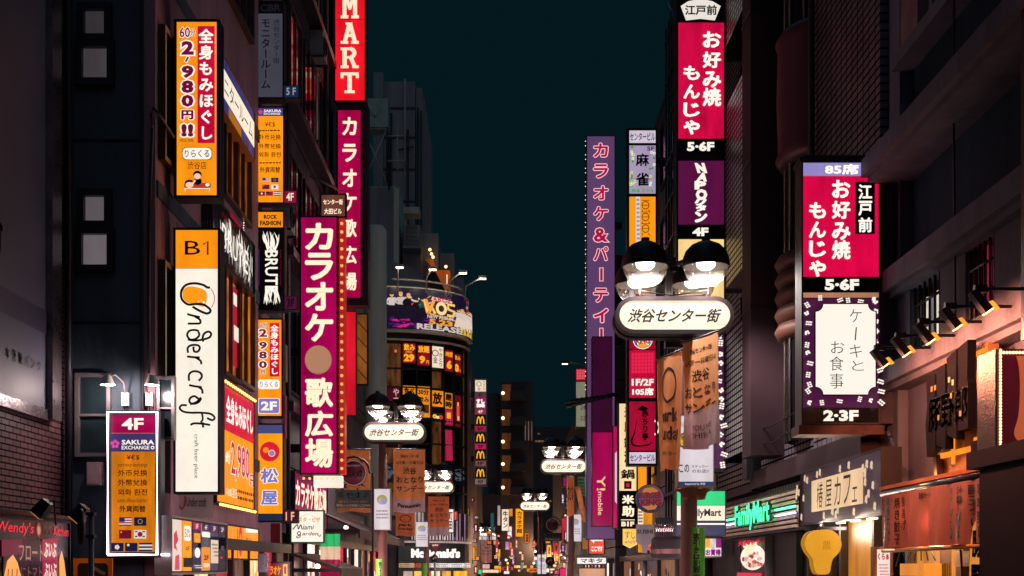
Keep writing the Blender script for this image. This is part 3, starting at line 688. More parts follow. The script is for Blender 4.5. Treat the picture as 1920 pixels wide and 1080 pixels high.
# currency exchange sign with the neon tube border
s = Sign('exchange_sign', 'orange currency exchange sign edged with white neon and headed 4F', 'sign', 209, 778, 292, 1035, D=16.9, depth=.22, border=.02)
s.panel(em('#EE8612', .72, .25, sc=4)); wd = 9
s.t('¥€$', 238, 853, 262, 863, iblk, .01); s.t('currency exchange', 222, 868, 277, 877, iblk)
for i, (x, q) in enumerate((('外币兑换', 881), ('外幣兌換', 899), ('외화 환전', 917))): s.t(x, 222, q, 277, q+12, iblk, .012)
s.t('แลกเปลี่ยนเงินตรา', 221, 934, 277, 942, iblk); s.t('外貨両替', 225, 948, 274, 960, iblk, .02)
s.pic()
def flags(s, x0, y0, w, h, gx, gy, dim=1.0):
    bl, rd, wh, nb = I('#2A3A7A', .7*dim), I('#B01838', .8*dim), I('#FFF0E8', .9*dim), I('#142048', .8*dim)
    X = [x0+(w+gx)*i for i in range(3)]
    s.bars(X[0], y0, X[0]+w, y0+h, 7, [rd, wh]); s.rect(X[0], y0, X[0]+w*.45, y0+h*.55, bl)
    s.rect(X[1], y0, X[1]+w, y0+h, nb); s.ring(X[1]+w/2, y0+h/2, h*.25, h*.08, I('#E8C040', .6*dim))
    y = y0+h+gy; s.rect(X[0], y, X[0]+w, y+h, I('#8A1030', .8*dim)); s.disc(X[0]+w*.18, y+h*.25, h*.12, I('#E8C040', .8*dim), n=5)
    s.rect(X[1], y, X[1]+w, y+h, wh); s.disc(X[1]+w/2, y+h/2, h*.3, rd)
    return bl, rd, wh, nb
bl, rd, wh, nb = flags(s, 225, 970, 23, 16, 5, 8, .8)
for k in range(4): s.rect(255+(k % 2)*14, 996+(k//2)*9, 260+(k % 2)*14, 998+(k//2)*9, iblk)
s.rect(211, 1018, 234, 1034, nb); s.disc(222, 1026, 5, wh, n=5); s.rect(237, 1018, 260, 1034, nb); s.disc(243, 1022, 2.5, wh); s.bars(263, 1018, 288, 1034, 5, [nb, wh, nb, wh, nb])
s.panel(mag, (209, 778, 292, 812), depth=.018); s.t('4F', 229, 784, 270, 806, iw, .03)
s.panel(em('#4A3A72', .8, .1), (209, 813, 292, 847), depth=.018); s.t('SAKURA', 229, 825, 290, 834, iw, .03); s.t('EXCHANGE', 229, 836, 281, 843, iw, .015); s.ring(287, 839.5, 2.6, 1.6, iw)
pkk = I('#D848A0', 1)
for k in range(5): s.disc(217+5.2*cos(2*pi*k/5-pi/2), 833+5.2*sin(2*pi*k/5-pi/2), 3.4, pkk, n=10)
s.flush()
m = MB(); neon = em('#FFE4F6', 5.0, 0); a = s.L(205, 1040, 0); b = s.L(297, 774, 0)
m.tube([(a[0], -.07, a[2]), (a[0], -.07, b[2]), (b[0], -.07, b[2]), (b[0], -.07, a[2]), (a[0], -.07, a[2])], .017, neon, 8)
m.tube([(b[0]+.05, -.05, a[2]), (b[0]+.16, -.05, a[2])], .017, neon, 8); m.build('neon_tube', s.root)
m = MB(); m.box(a[0]-.03, -.006, a[2]-.03, b[0]+.03, .2, b[2]+.03, K('#15131C')); m.build('backing_frame', s.root)
for x, lb in ((228, 'white gooseneck wall lamp to the left over the exchange sign'), (290, 'white gooseneck wall lamp beside the white beer sign')):
    D = 17.18; dx = -1 if x < 250 else 1
    t = thing('wall_lamp', lb, 'lamp', P(x, 745, D), 0, 'gooseneck lamps above the exchange sign')
    m = MB(); m.tube([(.06*-dx, -.02, 0), (.06*-dx, -.12, .18), (dx*-.0, -.28, .26), (dx*.06, -.36, .22)], .012, pale_metal, 6); m.build('arm', t)
    m = MB(); m.lathe([(.02, .12), (.05, .1), (.09, 0), (.1, -.02), (.09, -.015), (.045, .07), (.01, .08)], pbr('white_enamel', '#C8C0BC', .4, var=.1), (dx*.07, -.38, .13), 16); m.build('lamp_shade', t)
    m = MB(); m.ball((dx*.07, -.38, .13), .035, em('#FFEBD8', 14, 0), 8); m.build('bulb', t)
    m = MB(); m.box(-.05-.06*dx, -.05, -.12, .05-.06*dx, 0, .06, pbr('conduit_box', '#A8A09A', .5)); m.build('junction_box', t)
    m = MB(); m.tube([(-.06*dx, -.03, -.1), (-.06*dx, -.03, -.3), (0, -.03, -.36)], .012, metal_black, 6); m.build('cable', t)
    ld = bpy.data.lights.new('lamp', 'POINT'); ld.energy = 26; ld.color = (1, .78, .74); ld.shadow_soft_size = .04
    lo = bpy.data.objects.new('lamp', ld); C.objects.link(lo); lo.parent = t; lo.location = (dx*.07, -.40, .06)
t = thing('meter_box', 'plain pinkish meter box fixed below the double window', 'box', P(182, 911, 17.19)); m = MB(); m.box(-.1, -.12, 0, .1, -.005, .31, pbr('pinkish_paint', '#A88A8A', .5)); m.build('cabinet', t); m = MB(); m.box(-.085, -.128, .02, .085, -.12, .29, pbr('pinkish_door', '#B09292', .45)); m.build('door', t)

# blade signs on the corner building
def bracket(s, side, ys):
    for y in ys:
        m = MB(); z = s.L(0, y, 0)[2]; x = side*(s.W*s.sx/2+.02); x2 = side*(s.W*s.sx/2+.34)
        m.box(x, .06, z-.09, x2, .16, z+.09, metal_black); m.box(x2-.02, .0, z-.12, x2, .22, z+.12, metal_dark); m.build('bracket', s.root)
s = Sign('massage_sign', 'large orange massage blade sign priced 2,980 above the B1 beer sign', 'sign', 332, 42, 407, 367, D=17.8, depth=.28, border=.035, group='orange massage price signs')
s.panel(ora); dr = I('#75083A', .9)
s.t('60', 337, 52, 357, 71, dr, .02, out=iw, ow=.05); s.t('分', 357, 55, 367, 69, dr, .02, out=iw, ow=.05)
for c, y0, y1 in (('2', 78, 104), ('9', 124, 148), ('8', 152, 176), ('0', 179, 202), ('円', 208, 226), ('!!', 234, 258)):
    xa, xb = (345, 352) if c == "'" else (341, 364)
    s.t(c, xa, y0, xb, y1, dr, .055, out=iw, ow=.07)
s.st([(355, 108), (349, 119)], 6.5, iw); s.st([(354.5, 109), (349.5, 118)], 3.6, dr)
s.t('(税別) 価格', 338, 262, 364, 269, K('#5A2008'))
s.pic(); s.rr(343, 278, 399, 302, 8, K('#6A3A08')); s.rr(344, 279, 398, 301, 8, iw); s.t('りらくる', 348, 283, 394, 297, K('#3A1A10'), .01); s.t('渋谷店', 353, 305, 389, 319, K('#5A2A08'), .0)
bn, sk, rb = K('#4A2410'), I('#FFD0B0', .95), I('#C04030', .8)
s.rr(347, 345, 397, 355, 4, rb); s.disc(357, 346, 9, bn, 7); s.disc(357, 349, 7.5, sk, 5.5); s.disc(372, 342, 8, K('#1A1420'), 7); s.disc(372, 330, 8, bn, 7.5); s.disc(372, 333, 6.5, sk, 5.5); s.st([(368, 340), (364, 346), (360, 352)], 3.5, sk); s.disc(391, 349, 4, iw, 3); s.st([(349, 355), (349, 361)], 1.2, iw); s.st([(395, 355), (395, 361)], 1.2, iw); s.st([(349, 356), (395, 356)], 1.2, iw)
s.flush()
s.panel(em('#C80838', 1, .25), (371, 50, 403, 269), 'red_panel', depth=.02); s.t('全身もみほぐし', 373, 54, 401, 265, iw, .03, v=True, gap=.92)
s.flush(); bracket(s, -1, (128, 290))
s = Sign('beer_sign', 'white blade sign with black beer script under an orange B1 head', 'sign', 330, 432, 409, 922, D=17.8, depth=.28, border=.03)
s.panel(em(WHITE, 1.0, .08), (330, 504, 409, 922)); ik = K('#0A0A10')
def cs(pts, wd=4.0): s.st([(330+p[0]*.398, 500+p[1]*.398) for p in [(q[0]-20, q[1]) for q in pts]], wd, ik)
s.pic(); al = I('#FF9A18', 1.0)
def sp_(pts): return [(330+(p[0]-20)*.398, 500+p[1]*.398) for p in pts]
s.poly(catmull(sp_([(52, 112), (75, 96), (110, 96), (150, 108), (165, 125), (165, 165), (150, 190), (110, 178), (75, 170), (55, 150), (52, 112)]), 4)[:-1], al)
for x, y, r in ((128, 165, 1.3), (140, 157, 1.2), (152, 169, 2.4)): s.disc(330+(x-20)*.398, 500+y*.398, r, iw, n=10)
s.st(sp_([(185, 105), (200, 130), (202, 165), (188, 195)]), 1.6, I('#E0563A', .9))
cs([(182, 98), (170, 100), (150, 88), (110, 80), (70, 88), (48, 115), (48, 150), (65, 172), (85, 182)], 4.4)
cs([(85, 182), (110, 178), (150, 180), (180, 200), (183, 215), (165, 222), (130, 208), (100, 190)], 4.4)
cs([(75, 225), (100, 232), (135, 240)]); cs([(110, 236), (135, 252), (135, 268), (110, 270), (78, 270)])
cs([(130, 305), (110, 300), (85, 305), (75, 325), (90, 345), (115, 342), (132, 325), (128, 308)]); cs([(78, 345), (110, 350), (150, 345), (180, 335), (188, 318), (175, 308), (155, 318), (148, 340), (152, 355)])
cs([(105, 378), (108, 400), (125, 402), (135, 385), (125, 372), (95, 372), (78, 385), (80, 408)])
cs([(75, 425), (100, 428), (135, 430)]); cs([(115, 430), (138, 445), (142, 462)])
cs([(130, 540), (145, 520), (135, 500), (105, 495), (85, 510), (85, 540)])
cs([(85, 560), (110, 565), (145, 570)]); cs([(125, 566), (145, 580), (148, 600)])
cs([(130, 625), (110, 612), (90, 622), (88, 640), (105, 648), (130, 640), (142, 622)]); cs([(142, 618), (120, 640), (90, 650)])
cs([(75, 655), (50, 655), (42, 670), (60, 685), (95, 690), (140, 690), (185, 695), (205, 712), (195, 725), (170, 715)])
cs([(145, 690), (150, 720), (140, 735)], 3.6); cs([(92, 748), (110, 740), (150, 742), (185, 748)]); cs([(150, 735), (152, 760)])
s.t('craft beer place', 364, 815, 374, 897, ik, 0, rot=-90)
s.panel(em('#FF9410', 1.0, .15), (330, 432, 409, 503), 'head_panel'); s.t('B', 347, 452, 376, 478, ik, .0); s.st([(382, 459), (390, 453), (390, 478.5)], 3, ik, False)
s.flush(); bracket(s, -1, (560,))
m = MB()
for i in range(15): z = s.L(0, 432, 0)[2]+.03; x = -.27+i*.038; m.tube([(x, -.01, z), (x+random.uniform(-.01, .01), -.02, z+random.uniform(.06, .12))], .004, steel, 4)
m.build('bird_spikes', s.root)
# wall panels along the corner building
s = Sign('wall_sign', 'slanting violet wall sign with a white band of dark katakana', 'sign', 404, 212, 475, 300, wall=-4.55, ref=475, depth=.14, case=pbr('orange_edge', '#A8601C', .5))
s.panel(em('#4A448A', .55, .5, sc=5)); s.rect(*s.fr(0, .2, 1, .74), I('#FFF0D8', .95))
s.t('モニタールーム', *s.fr(.06, .3, .95, .64), K('#2A1A20'), .0); s.rect(*s.fr(.3, .78, .62, 1), I('#D88020', .6)); s.flush()
s = Sign('punk_shop_sign', 'black wall sign with scratchy white letters on the corner building', 'sign', 396, 462, 475, 553, wall=-4.55, ref=475, depth=.14)
s.panel(pbr('black_gloss', '#0C1014', .15, .2, var=.3, bump=.05)); W, Q = s.W, s.Hh
s.pic(); rnd = random.Random(3)
for i, c in enumerate('BRUTE'): s.t(c, W*(.2+.13*i), Q*.3, W*(.31+.13*i), Q*.75, iw, .0, sh=.1)
for i in range(34):
    x = W*rnd.uniform(.08, .92); y = Q*rnd.uniform(.1, .55); dx = W*rnd.uniform(-.05, .05); s.st([(x, y), (x+dx, y+Q*.2), (x-dx*.4, y+Q*rnd.uniform(.3, .45))], W*.012, iw, taper=True)
s.rect(*s.fr(.3, -.0, .55, .1), I('#8A0A30', .7)); s.flush()
s = Sign('massage_wall_sign', 'wide massage wall sign with red top and a row of bulbs', 'sign', 404, 757, 474, 955, wall=-4.55, ref=474, depth=.2, group='orange massage price signs')
s.panel(ora); W, Q = s.W, s.Hh
s.t('60分', W*.23, Q*.54, W*.34, Q*.66, iw, .01); s.t('2,980', W*.36, Q*.45, W*.86, Q*.78, I('#B8104C'), .012, out=iw, ow=.02); s.t('円', W*.88, Q*.68, W*.98, Q*.79, dr, .02, out=iw, ow=.03)
s.t('14:00-翌日', W*.24, Q*.86, W*.5, Q*.94, iw, .0); s.lines(W*.5, Q*.84, W*.96, Q*.96, 2, K('#8A3010'))
s.panel(em('#D40838', 1, .2), s.fr(0, 0, 1, .38), 'red_panel', depth=.02); s.t('全身もみほぐし', W*.23, Q*.07, W*.96, Q*.31, iw, .025); s.flush()
m = MB(); bulb = em('#FFC060', 3, 0)
for i in range(16):
    x = -W*.005+W*.01*(i+.5)/16
    for z in (-.05, Q*.01+.04): m.ball((x, -.06, z), .026, bulb, 5)
m.build('bulbs', s.root)
# white script board and the poster case under the beer sign
s = Sign('script_board', 'white board with red and black script under the beer sign', 'sign', 322, 926, 399, 970, D=18.6, depth=.1, nocase=True, rot=.35)
s.panel(pbr('pinkish_board', '#C8B0B4', .5, var=.1)); s.pic(); s.st([(336, 930), (336, 948), (342, 955), (347, 944), (347, 930)], 2.5, K('#B02030')); s.t('Under craft', 350, 932, 386, 950, K('#2A1A20')); s.flush()
s = Sign('poster_case', 'glazed case holding six narrow shop posters near the corner', 'poster case', 319, 985, 422, 1072, wall=-4.42, ref=422, depth=.2, case=pale_metal)
s.panel(pbr('case_back', '#1A1A22', .4)); W, Q = s.W, s.Hh
cols_ = ((em('#F4E0D4', .8), None), (ora, None), (navy, MAG), (em('#C8B8C0', .6), '#3A1A4A'), (em('#4A4468', .7), '#4A1A4A'), (em('#2A2834', .7), '#2A1A3A'))
for i, (mt, hd) in enumerate(cols_):
    a, b = .01+i*.165, .01+i*.165+.15
    s.panel(mt, s.fr(a, .03, b, .97), 'poster', depth=.02); s.pic()
    if hd: s.rect(*s.fr(a, .03, b, .18), I(hd, .9)); s.t('%dF' % (7-i), *s.fr(a+.05, .06, b-.05, .15), iw)
    if i == 0:
        s.poly([(W*.03, Q*.3), (W*.07, Q*.22), (W*.1, Q*.4), (W*.06, Q*.5), (W*.09, Q*.6), (W*.03, Q*.55)], I('#C8304A')); s.poly([(W*.05, Q*.7), (W*.11, Q*.66), (W*.12, Q*.95), (W*.04, Q*.95)], I('#D84058'))
    if i == 1: s.rr(*s.fr(a+.02, .12, b-.02, .4), 4, iw); s.t('50%', *s.fr(a+.03, .18, b-.03, .34), iblk); s.t('4F', *s.fr(a+.04, .5, b-.04, .6), iblk); s.rect(*s.fr(a, .72, b, .9), K('#2A2A34'))
    if i == 2: s.bars(*s.fr(a+.02, .24, b-.02, .42), 3, [iora]); s.disc(W*(a+.075), Q*.62, W*.05, iw, Q*.1); s.lines(*s.fr(a+.02, .85, b-.02, .93), 2, iw)
    if i == 3: s.rect(*s.fr(a, .2, b, .3), iw); s.rect(*s.fr(a, .5, b, .95), I('#F08A14')); s.t('2F', *s.fr(a+.03, .66, b-.03, .76), iblk, .03); s.t('OPEN', *s.fr(a+.02, .82, b-.02, .9), iw, .02)
    if i == 4: s.rect(*s.fr(a, .34, b, .82), I('#E8D0B8', .9)); s.lines(*s.fr(a+.02, .4, b-.02, .7), 4, K('#6A5048'))
    if i == 5: s.t('B2', *s.fr(a+.05, .45, b-.04, .52), I('#8A8090', .7)); s.disc(W*(a+.05), Q*.7, W*.025, I('#E02838'), Q*.025)
s.flush()
s = Sign('bowl_shop_sign', 'low yellow lit shop sign between the poster case and the arcade', 'sign', 424, 994, 483, 1048, wall=-4.5, ref=483, depth=.15)
s.panel(ora); W, Q = s.W, s.Hh; s.pic(); s.ring(W*.4, Q*.45, Q*.22, Q*.13, I('#C0183A'), ry=Q*.38); s.rect(*s.fr(.3, .05, .315, 1), iblk); s.rect(*s.fr(.02, .42, .3, .47), iblk)
for k in (.55, .66): s.t('丼', W*k, Q*.3, W*(k+.1), Q*.75, iblk, .03)
s.rect(*s.fr(.75, .45, 1, .5), iblk); s.poly([(W*.55, 0), (W*.95, 0), (W*.95, Q*.1), (W*.55, Q*.14)], iw); s.flush()

# directory blade signs at the next corner
DD = 24.5
def fl(s, txt, x0, y0, x1, y1, mat, ink):
    m = MB(); a = s.L(x0, y1, 0); b = s.L(x1, y0, 0); m.box(a[0], .0, a[2], b[0], .22, b[2], metal_black); m.build('tag_case', s.root)
    s.panel(mat, (x0+1.5, y0+1.5, x1-1.5, y1-1.5), 'floor_tag', depth=.014); s.t(txt, x0+6, y0+5, x1-6, y1-5, ink, .02); s.flush()
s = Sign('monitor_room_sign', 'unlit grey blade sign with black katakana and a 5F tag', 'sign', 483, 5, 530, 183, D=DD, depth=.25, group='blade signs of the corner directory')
s.panel(em('#50505E', .62, .15), (483, 26, 530, 183)); s.t('モニタールーム', 489, 34, 508, 168, iblk, .01, v=True); s.t('渋谷センター街', 512, 36, 525, 120, iblk, .0, v=True)  # unlit face given a faint glow in place of received light
s.panel(metal_black, (483, 5, 530, 25), 'head_panel'); s.t('CBR', 488, 8, 527, 22, pbr('grey_letters', '#6A6A78', .5), .03); s.flush(); fl(s, '5 F', 531, 160, 561, 184, em('#1A3450', .6), I('#A8A8B8', .7))
s = Sign('exchange_blade_sign', 'orange currency exchange blade sign with small flags and a 4F tag', 'sign', 483, 203, 531, 380, D=DD, depth=.25, group='blade signs of the corner directory')
s.panel(ora); s.t('¥€$', 497, 229, 516, 239, iblk); s.lines(487, 243, 528, 248, 1, K('#5A2A08'))
for x, q in (('外币兑换', 253), ('外幣兌換', 270), ('외화 환전', 286)): s.t(x, 486, q, 527, q+10, iblk, .01)
s.lines(487, 304, 528, 309, 1, K('#5A2A08')); s.t('外貨両替', 488, 314, 526, 325, iblk, .015)
s.pic(); bl, rd, wh, nb = flags(s, 493, 335, 13.5, 8.5, 3, 4.5)
s.rect(486, 361, 498, 369, I('#8A1030', .8)); s.disc(492, 365, 2, wh, n=5); s.rect(500, 361, 513, 369, rd); s.rect(500, 361, 506, 365, nb); s.bars(515, 361, 528, 369, 5, [nb, wh, nb, wh, nb])
s.panel(em('#4A3A72', .9), (483, 201, 531, 218), 'head_panel', depth=.018); s.t('SAKURA', 495, 206, 528, 211, iw, .03); s.t('EXCHANGE', 495, 212, 526, 216, iw, .02)
for k in range(5): s.disc(489+2.6*cos(2*pi*k/5-pi/2), 211+2.6*sin(2*pi*k/5-pi/2), 1.8, pkk, n=8)
s.flush(); fl(s, '4F', 531, 357, 557, 382, em('#8A0A3A', .9), I('#FFE0C0'))
s = Sign('rock_fashion_sign', 'black blade sign with jagged white lettering under a ROCK FASHION head', 'sign', 483, 398, 531, 580, D=DD, depth=.25, group='blade signs of the corner directory')
s.panel(pbr('black_acrylic', '#06060C', .2, var=.2), (483, 427, 531, 580)); rnd = random.Random(11)
s.t('BRUTE', 497, 470, 521, 548, iw, .02, rot=-90)
for i in range(16):
    x = rnd.uniform(496, 522); s.st([(507+rnd.uniform(-9, 9), 474), (x, 455), (x+rnd.uniform(-6, 6), 434+rnd.uniform(0, 9))], 2.2, iw, taper=True)
    x = rnd.uniform(496, 522); s.st([(509+rnd.uniform(-9, 9), 538), (x, 552), (x+rnd.uniform(-6, 6), 573-rnd.uniform(0, 9))], 2.2, iw, taper=True)
s.t('ROCK ITEMS AND PUNK FASHION', 485.5, 470, 488, 536, I('#4A3A8A', .8), rot=-90); s.t('PUNK STYLE CLOTHES', 526, 470, 528.5, 536, I('#8A1040', .8), rot=-90)
s.panel(ora, (483, 398, 531, 426), 'head_panel'); s.t('ROCK', 495, 403, 520, 411, iblk, .04); s.t('FASHION', 488, 414, 527, 423, iblk, .04); s.flush(); fl(s, '3F', 532, 555, 558, 581, em('#5A1440', .6), iblk)
s = Sign('massage_blade_sign', 'smaller orange massage blade sign with a violet 2F plate', 'sign', 483, 600, 528, 780, D=DD, depth=.25, group='orange massage price signs')
s.panel(ora)
s.t('60分', 486, 605, 501, 614, dr, .02, out=iw, ow=.05)
for c, y0, y1 in (('2', 617, 632), ('9', 641, 655), ('8', 659, 673), ('0', 677, 691), ('円', 694, 702)):
    xa, xb = (491, 494) if c == ',' else (486, 501) if c != '円' else (490, 498)
    s.t(c, xa, y0, xb, y1, dr, .04, out=iw, ow=.07)
s.pic(); s.rr(484.5, 712, 525, 730, 5, iw); s.t('りらくる', 488, 716, 522, 726, K('#3A1A10')); s.rr(485, 747, 525, 776, 3, iw); s.rr(486, 748, 524, 775, 3, I('#8878C0', .95)); s.t('2F', 490, 753, 520, 770, iw, .04); s.flush()
s.panel(em('#D40838', 1, .2), (506, 606, 524, 706), 'red_panel', depth=.018); s.t('全身もみほぐし', 507, 609, 523, 703, iw, .03, v=True, gap=.95); s.flush()
m = MB(); a = s.L(529, 680, 0); m.box(a[0], .02, a[2]-.35, a[0]+.07, .2, a[2]+.35, pale_metal); m.box(a[0]+.02, -.03, -.42, a[0]+.06, .2, .4, em('#5A1030', .5)); m.build('side_plate', s.root)
s = Sign('beef_bowl_sign', 'yellow blade sign with red disc over violet kanji and a 1F tag', 'sign', 483, 797, 530, 976, D=DD, depth=.25, group='blade signs of the corner directory')
s.panel(em('#FF9E12', 1.0, .08)); s.rect(483, 797, 530, 813, I('#4A5088', .8)); s.rect(483, 963, 530, 976, I('#1C2C48', .8))
s.pic(); s.disc(506, 847, 18.5, I('#D81C30'), 18.5, 28); s.disc(499, 844, 5.5, I('#F0921C')); s.disc(510, 850, 6.5, I('#FFE0D0')); s.disc(510, 850, 5.4, I('#8A86C0'))
s.t('松', 489, 878, 522, 906, I('#7A78BE', .9), .03, out=I('#FFE8D8'), ow=.05); s.t('屋', 490, 920, 521, 947, I('#7A78BE', .9), .03, out=I('#FFE8D8'), ow=.05); s.flush(); fl(s, '1 F', 530, 955, 558, 981, em('#3A0A20', .8), I('#FFB890'))
# light chain
t = thing('light_chain', 'double chain of tiny white bulbs hanging beside the violet wall sign', 'lights', P(454, 432, 23)); m = MB(); wb = em('#FFF0E0', 2.2, 0)
for k in range(40):
    for dx in (-.035, .03): m.ball((dx+random.uniform(-.006, .006), 0, .045*k), .0095, wb, 4)
for k in range(14): m.ball((-.04-.024*k, -.1*k*.2, 1.8+.055*k), .0095, wb, 4)
m.tube([(0, 0, -.02), (0, 0, 1.85)], .004, metal_black, 4); m.build('bulb_strings', t)

# big karaoke blade
D = 28
s = Sign('karaoke_sign', 'big magenta blade sign with large white katakana and a bulb strip', 'sign', 565, 408, 631, 887, D=D, depth=.42, border=.035, case=K('#2A0A1C'))
s.panel(em('#A0004C', 1.0, .32))
for c, y0, y1 in (('カ', 418, 469), ('ラ', 474, 526), ('オ', 529, 583), ('ケ', 588, 641), ('歌', 708, 764), ('広', 770, 819), ('場', 822, 877)):
    s.t(c, 572, y0, 625, y1, iwc, .035)
s.pic(); s.disc(597, 675, 25, I('#C89070', .75), 27, 28)
for y in (548, 700, 890-160): s.rect(565, y, 631, y+.5, K('#5A0028'))
s.flush()
m = MB(); x = s.W*s.sx/2+.05; m.box(x, .05, -.02, x+.12, .4, s.Hh*s.sz, em('#B02018', .9, .4)); m.build('side_strip', s.root)
m = MB(); bl2 = em('#FF9A50', 1.8, 0)
for k in range(30): m.ball((x+.06, .02, .1+k*.185), .035, bl2, 5)
for k in range(6): m.ball((-.33+k*.13, -.03, -.12), .03, em('#FF8A50', 3, 0), 5)
m.build('bulbs', s.root)
m = MB(); a = s.L(612, 903, 0); m.box(-.12, .02, a[2]-.12, .5, .3, a[2]+.13, em('#FFF0DC', .95)); m.build('lower_lightbox', s.root)
bracket(s, -1, (470, 660, 840))
s = Sign('centre_sign', 'small brown sign with white katakana above the big karaoke sign', 'sign', 603, 366, 647, 406, D=29.5, depth=.15)
s.panel(em('#7A4438', .75, .2)); s.t('センター街', 606, 374, 643, 384, iwc, .03); s.t('大田ビル', 608, 391, 641, 402, iwc, .03); s.flush()
m = MB(); m.tube([s.L(582, 332, .1), s.L(643, 362, .1)], .025, pbr('pinkish_rod', '#A87068', .5), 6); m.tube([s.L(560, 388, .1), s.L(604, 404, .1)], .01, metal_dark, 6); m.build('stay_rod', s.root)
# tall red sign
D = 34
s = Sign('mart_sign', 'bright red vertical sign spelling MART in white slab letters', 'sign', 629, -60, 684, 189, D=D, depth=.5, border=.02, case=K('#2A0610'))
s.panel(em('#F01224', 1.0, .22))
def slab(s, ch, x0, y0, x1, y1):
    """slab-serif capitals drawn from straight pieces"""
    def R(a, b, c, d): s.rect(x0+(x1-x0)*a, y0+(y1-y0)*b, x0+(x1-x0)*c, y0+(y1-y0)*d, iwc)
    def Pg(*p): s.poly([(x0+(x1-x0)*a, y0+(y1-y0)*b) for a, b in p], iwc)
    if ch == 'M': R(.1, .1, .32, .9); R(.68, .1, .9, .9); R(0, .86, .42, 1); R(.58, .86, 1, 1); R(0, 0, .3, .13); R(.7, 0, 1, .13); Pg((.2, 0), (.42, 0), (.57, .6), (.43, .6)); Pg((.58, 0), (.8, 0), (.57, .6), (.43, .6))
    if ch == 'A': Pg((.38, .02), (.62, .02), (.34, .9), (.12, .9)); Pg((.42, .02), (.62, .02), (.9, .9), (.66, .9)); R(.27, 0, .64, .1); R(.3, .55, .7, .68); R(0, .87, .42, 1); R(.58, .87, 1, 1)
    if ch == 'R': R(.1, .05, .34, .92); R(0, 0, .5, .13); R(0, .87, .44, 1); s.ring(x0+(x1-x0)*.52, y0+(y1-y0)*.27, (x1-x0)*.24, (x1-x0)*.22, iwc, -pi/2, pi/2, 14, (y1-y0)*.2); R(.3, .42, .54, .54); Pg((.45, .5), (.68, .5), (.9, .92), (.66, .92)); R(.64, .87, 1, 1)
    if ch == 'T': R(.38, .05, .62, .92); R(0, 0, 1, .14); R(0, .1, .16, .28); R(.84, .1, 1, .28); R(.22, .87, .78, 1)
for ch, y0, y1 in (('M', -6, 35), ('A', 43, 83), ('R', 90, 129), ('T', 137, 176)): slab(s, ch, 639, y0, 673, y1)
for y in (38, 86): s.rect(629, y, 684, y+.6, K('#7A0810'))
s.flush()
s = Sign('tall_karaoke_sign', 'tall narrow magenta karaoke sign in a deep maroon frame under the red sign', 'sign', 633, 206, 677, 560, D=D, depth=.5, border=.0, case=K('#2A0618'))
m = MB(); a = s.L(630, 572, 0); b = s.L(690, 196, 0); m.box(a[0], .01, a[2], b[0], .5, b[2], K('#3A0A24')); m.build('frame', s.root)
s.panel(em('#B00048', .9, .25), (634, 207, 676, 558))
for c, y in zip('カラオケ歌広場', (218, 268, 315, 360, 409, 459, 509)): s.t(c, 642, y+2, 669, y+36, iwc, .03)
for y in (257, 358, 458): s.rect(634, y, 676, y+.6, K('#5A0028'))
s.flush()
s = Sign('red_strip_sign', 'plain glowing red vertical strip below the tall karaoke sign', 'sign', 650, 585, 667, 778, D=35.5, depth=.2, border=.02, case=K('#2A0610'))
s.panel(em('#D01428', .9, .5, sc=.8)); s.flush()
s = Sign('shop_window_panel', 'warm lit shop window wall with dark slanted bars beside the red strip', 'window', 668, 590, 688, 720, D=38, depth=.2)
s.panel(em('#9A5A20', .55, .8, sc=1.2)); s.pic()
for y in (600, 630, 660, 690): s.st([(668, y), (688, y+22)], 1.6, iblk, False)
s.flush()
# lower shops
s = Sign('karaoke_shop_sign', 'magenta karaoke shop fascia with slanting white letters over the awnings', 'sign', 551, 912, 612, 1000, wall=-4.6, ref=612, depth=.2)
s.panel(em('#7A0A40', .9, .4)); W, Q = s.W, s.Hh; s.t('カラオケ歌広場', *s.fr(.03, .1, .97, .62), iwc, .03, out=I('#D82868'), ow=.04); s.flush()
s = Sign('pizza_sign', 'square white pizza sign with purple script in a green frame', 'sign', 547, 959, 606, 1016, D=26.8, depth=.12, border=.03, case=pbr('green_frame', '#14603A', .5))
s.panel(wht); s.pic(); s.ring(577, 985, 20, .6, I('#E0A080', .8), pi, 2*pi); s.t('スタ・ピザ', 560, 970, 601, 979, I('#E8901C'), .03); pc = K('#7A0848')
s.st([(549, 993), (555, 986), (558, 984), (560, 992), (564, 984), (567, 993)], 1.8, pc); s.t('iami', 568, 984, 589, 993, pc, .01, sh=.2)
s.ring(561, 1000, 3, 1.6, pc); s.st([(564, 998), (563, 1006), (558, 1009), (557, 1006), (563, 1003)], 1.5, pc); s.t('arden', 567, 997, 597, 1004, pc, .01, sh=.2); s.st([(597, 1003), (600, 1006), (602, 1002)], 1.3, pc); s.flush()
t = thing('flag_banner', 'green white and red cloth banner hanging outside the pizza shop', 'banner', P(619, 1085, 28.5)); m = MB()
for i, (c_, y0, y1) in enumerate((('#22B868', 1001, 1025), ('#E8C0A0', 1025, 1049), ('#9A0C38', 1049, 1085))):
    mt = em(c_, .9, .25, sc=3)  # cloth set to glow; the light on it is put into emission
    for k in range(8):
        x0, x1 = -.215+.054*k, -.215+.054*(k+1); f = lambda x: .02*sin(x*40); z0, z1 = Z(y1, 28.5)-Z(1085, 28.5), Z(y0, 28.5)-Z(1085, 28.5)
        m.add([(x0, f(x0), z0), (x1, f(x1), z0), (x1, f(x1), z1), (x0, f(x0), z1), (x0, f(x0)+.01, z0), (x1, f(x1)+.01, z0), (x1, f(x1)+.01, z1), (x0, f(x0)+.01, z1)], [(0, 1, 2, 3), (7, 6, 5, 4)], mt)
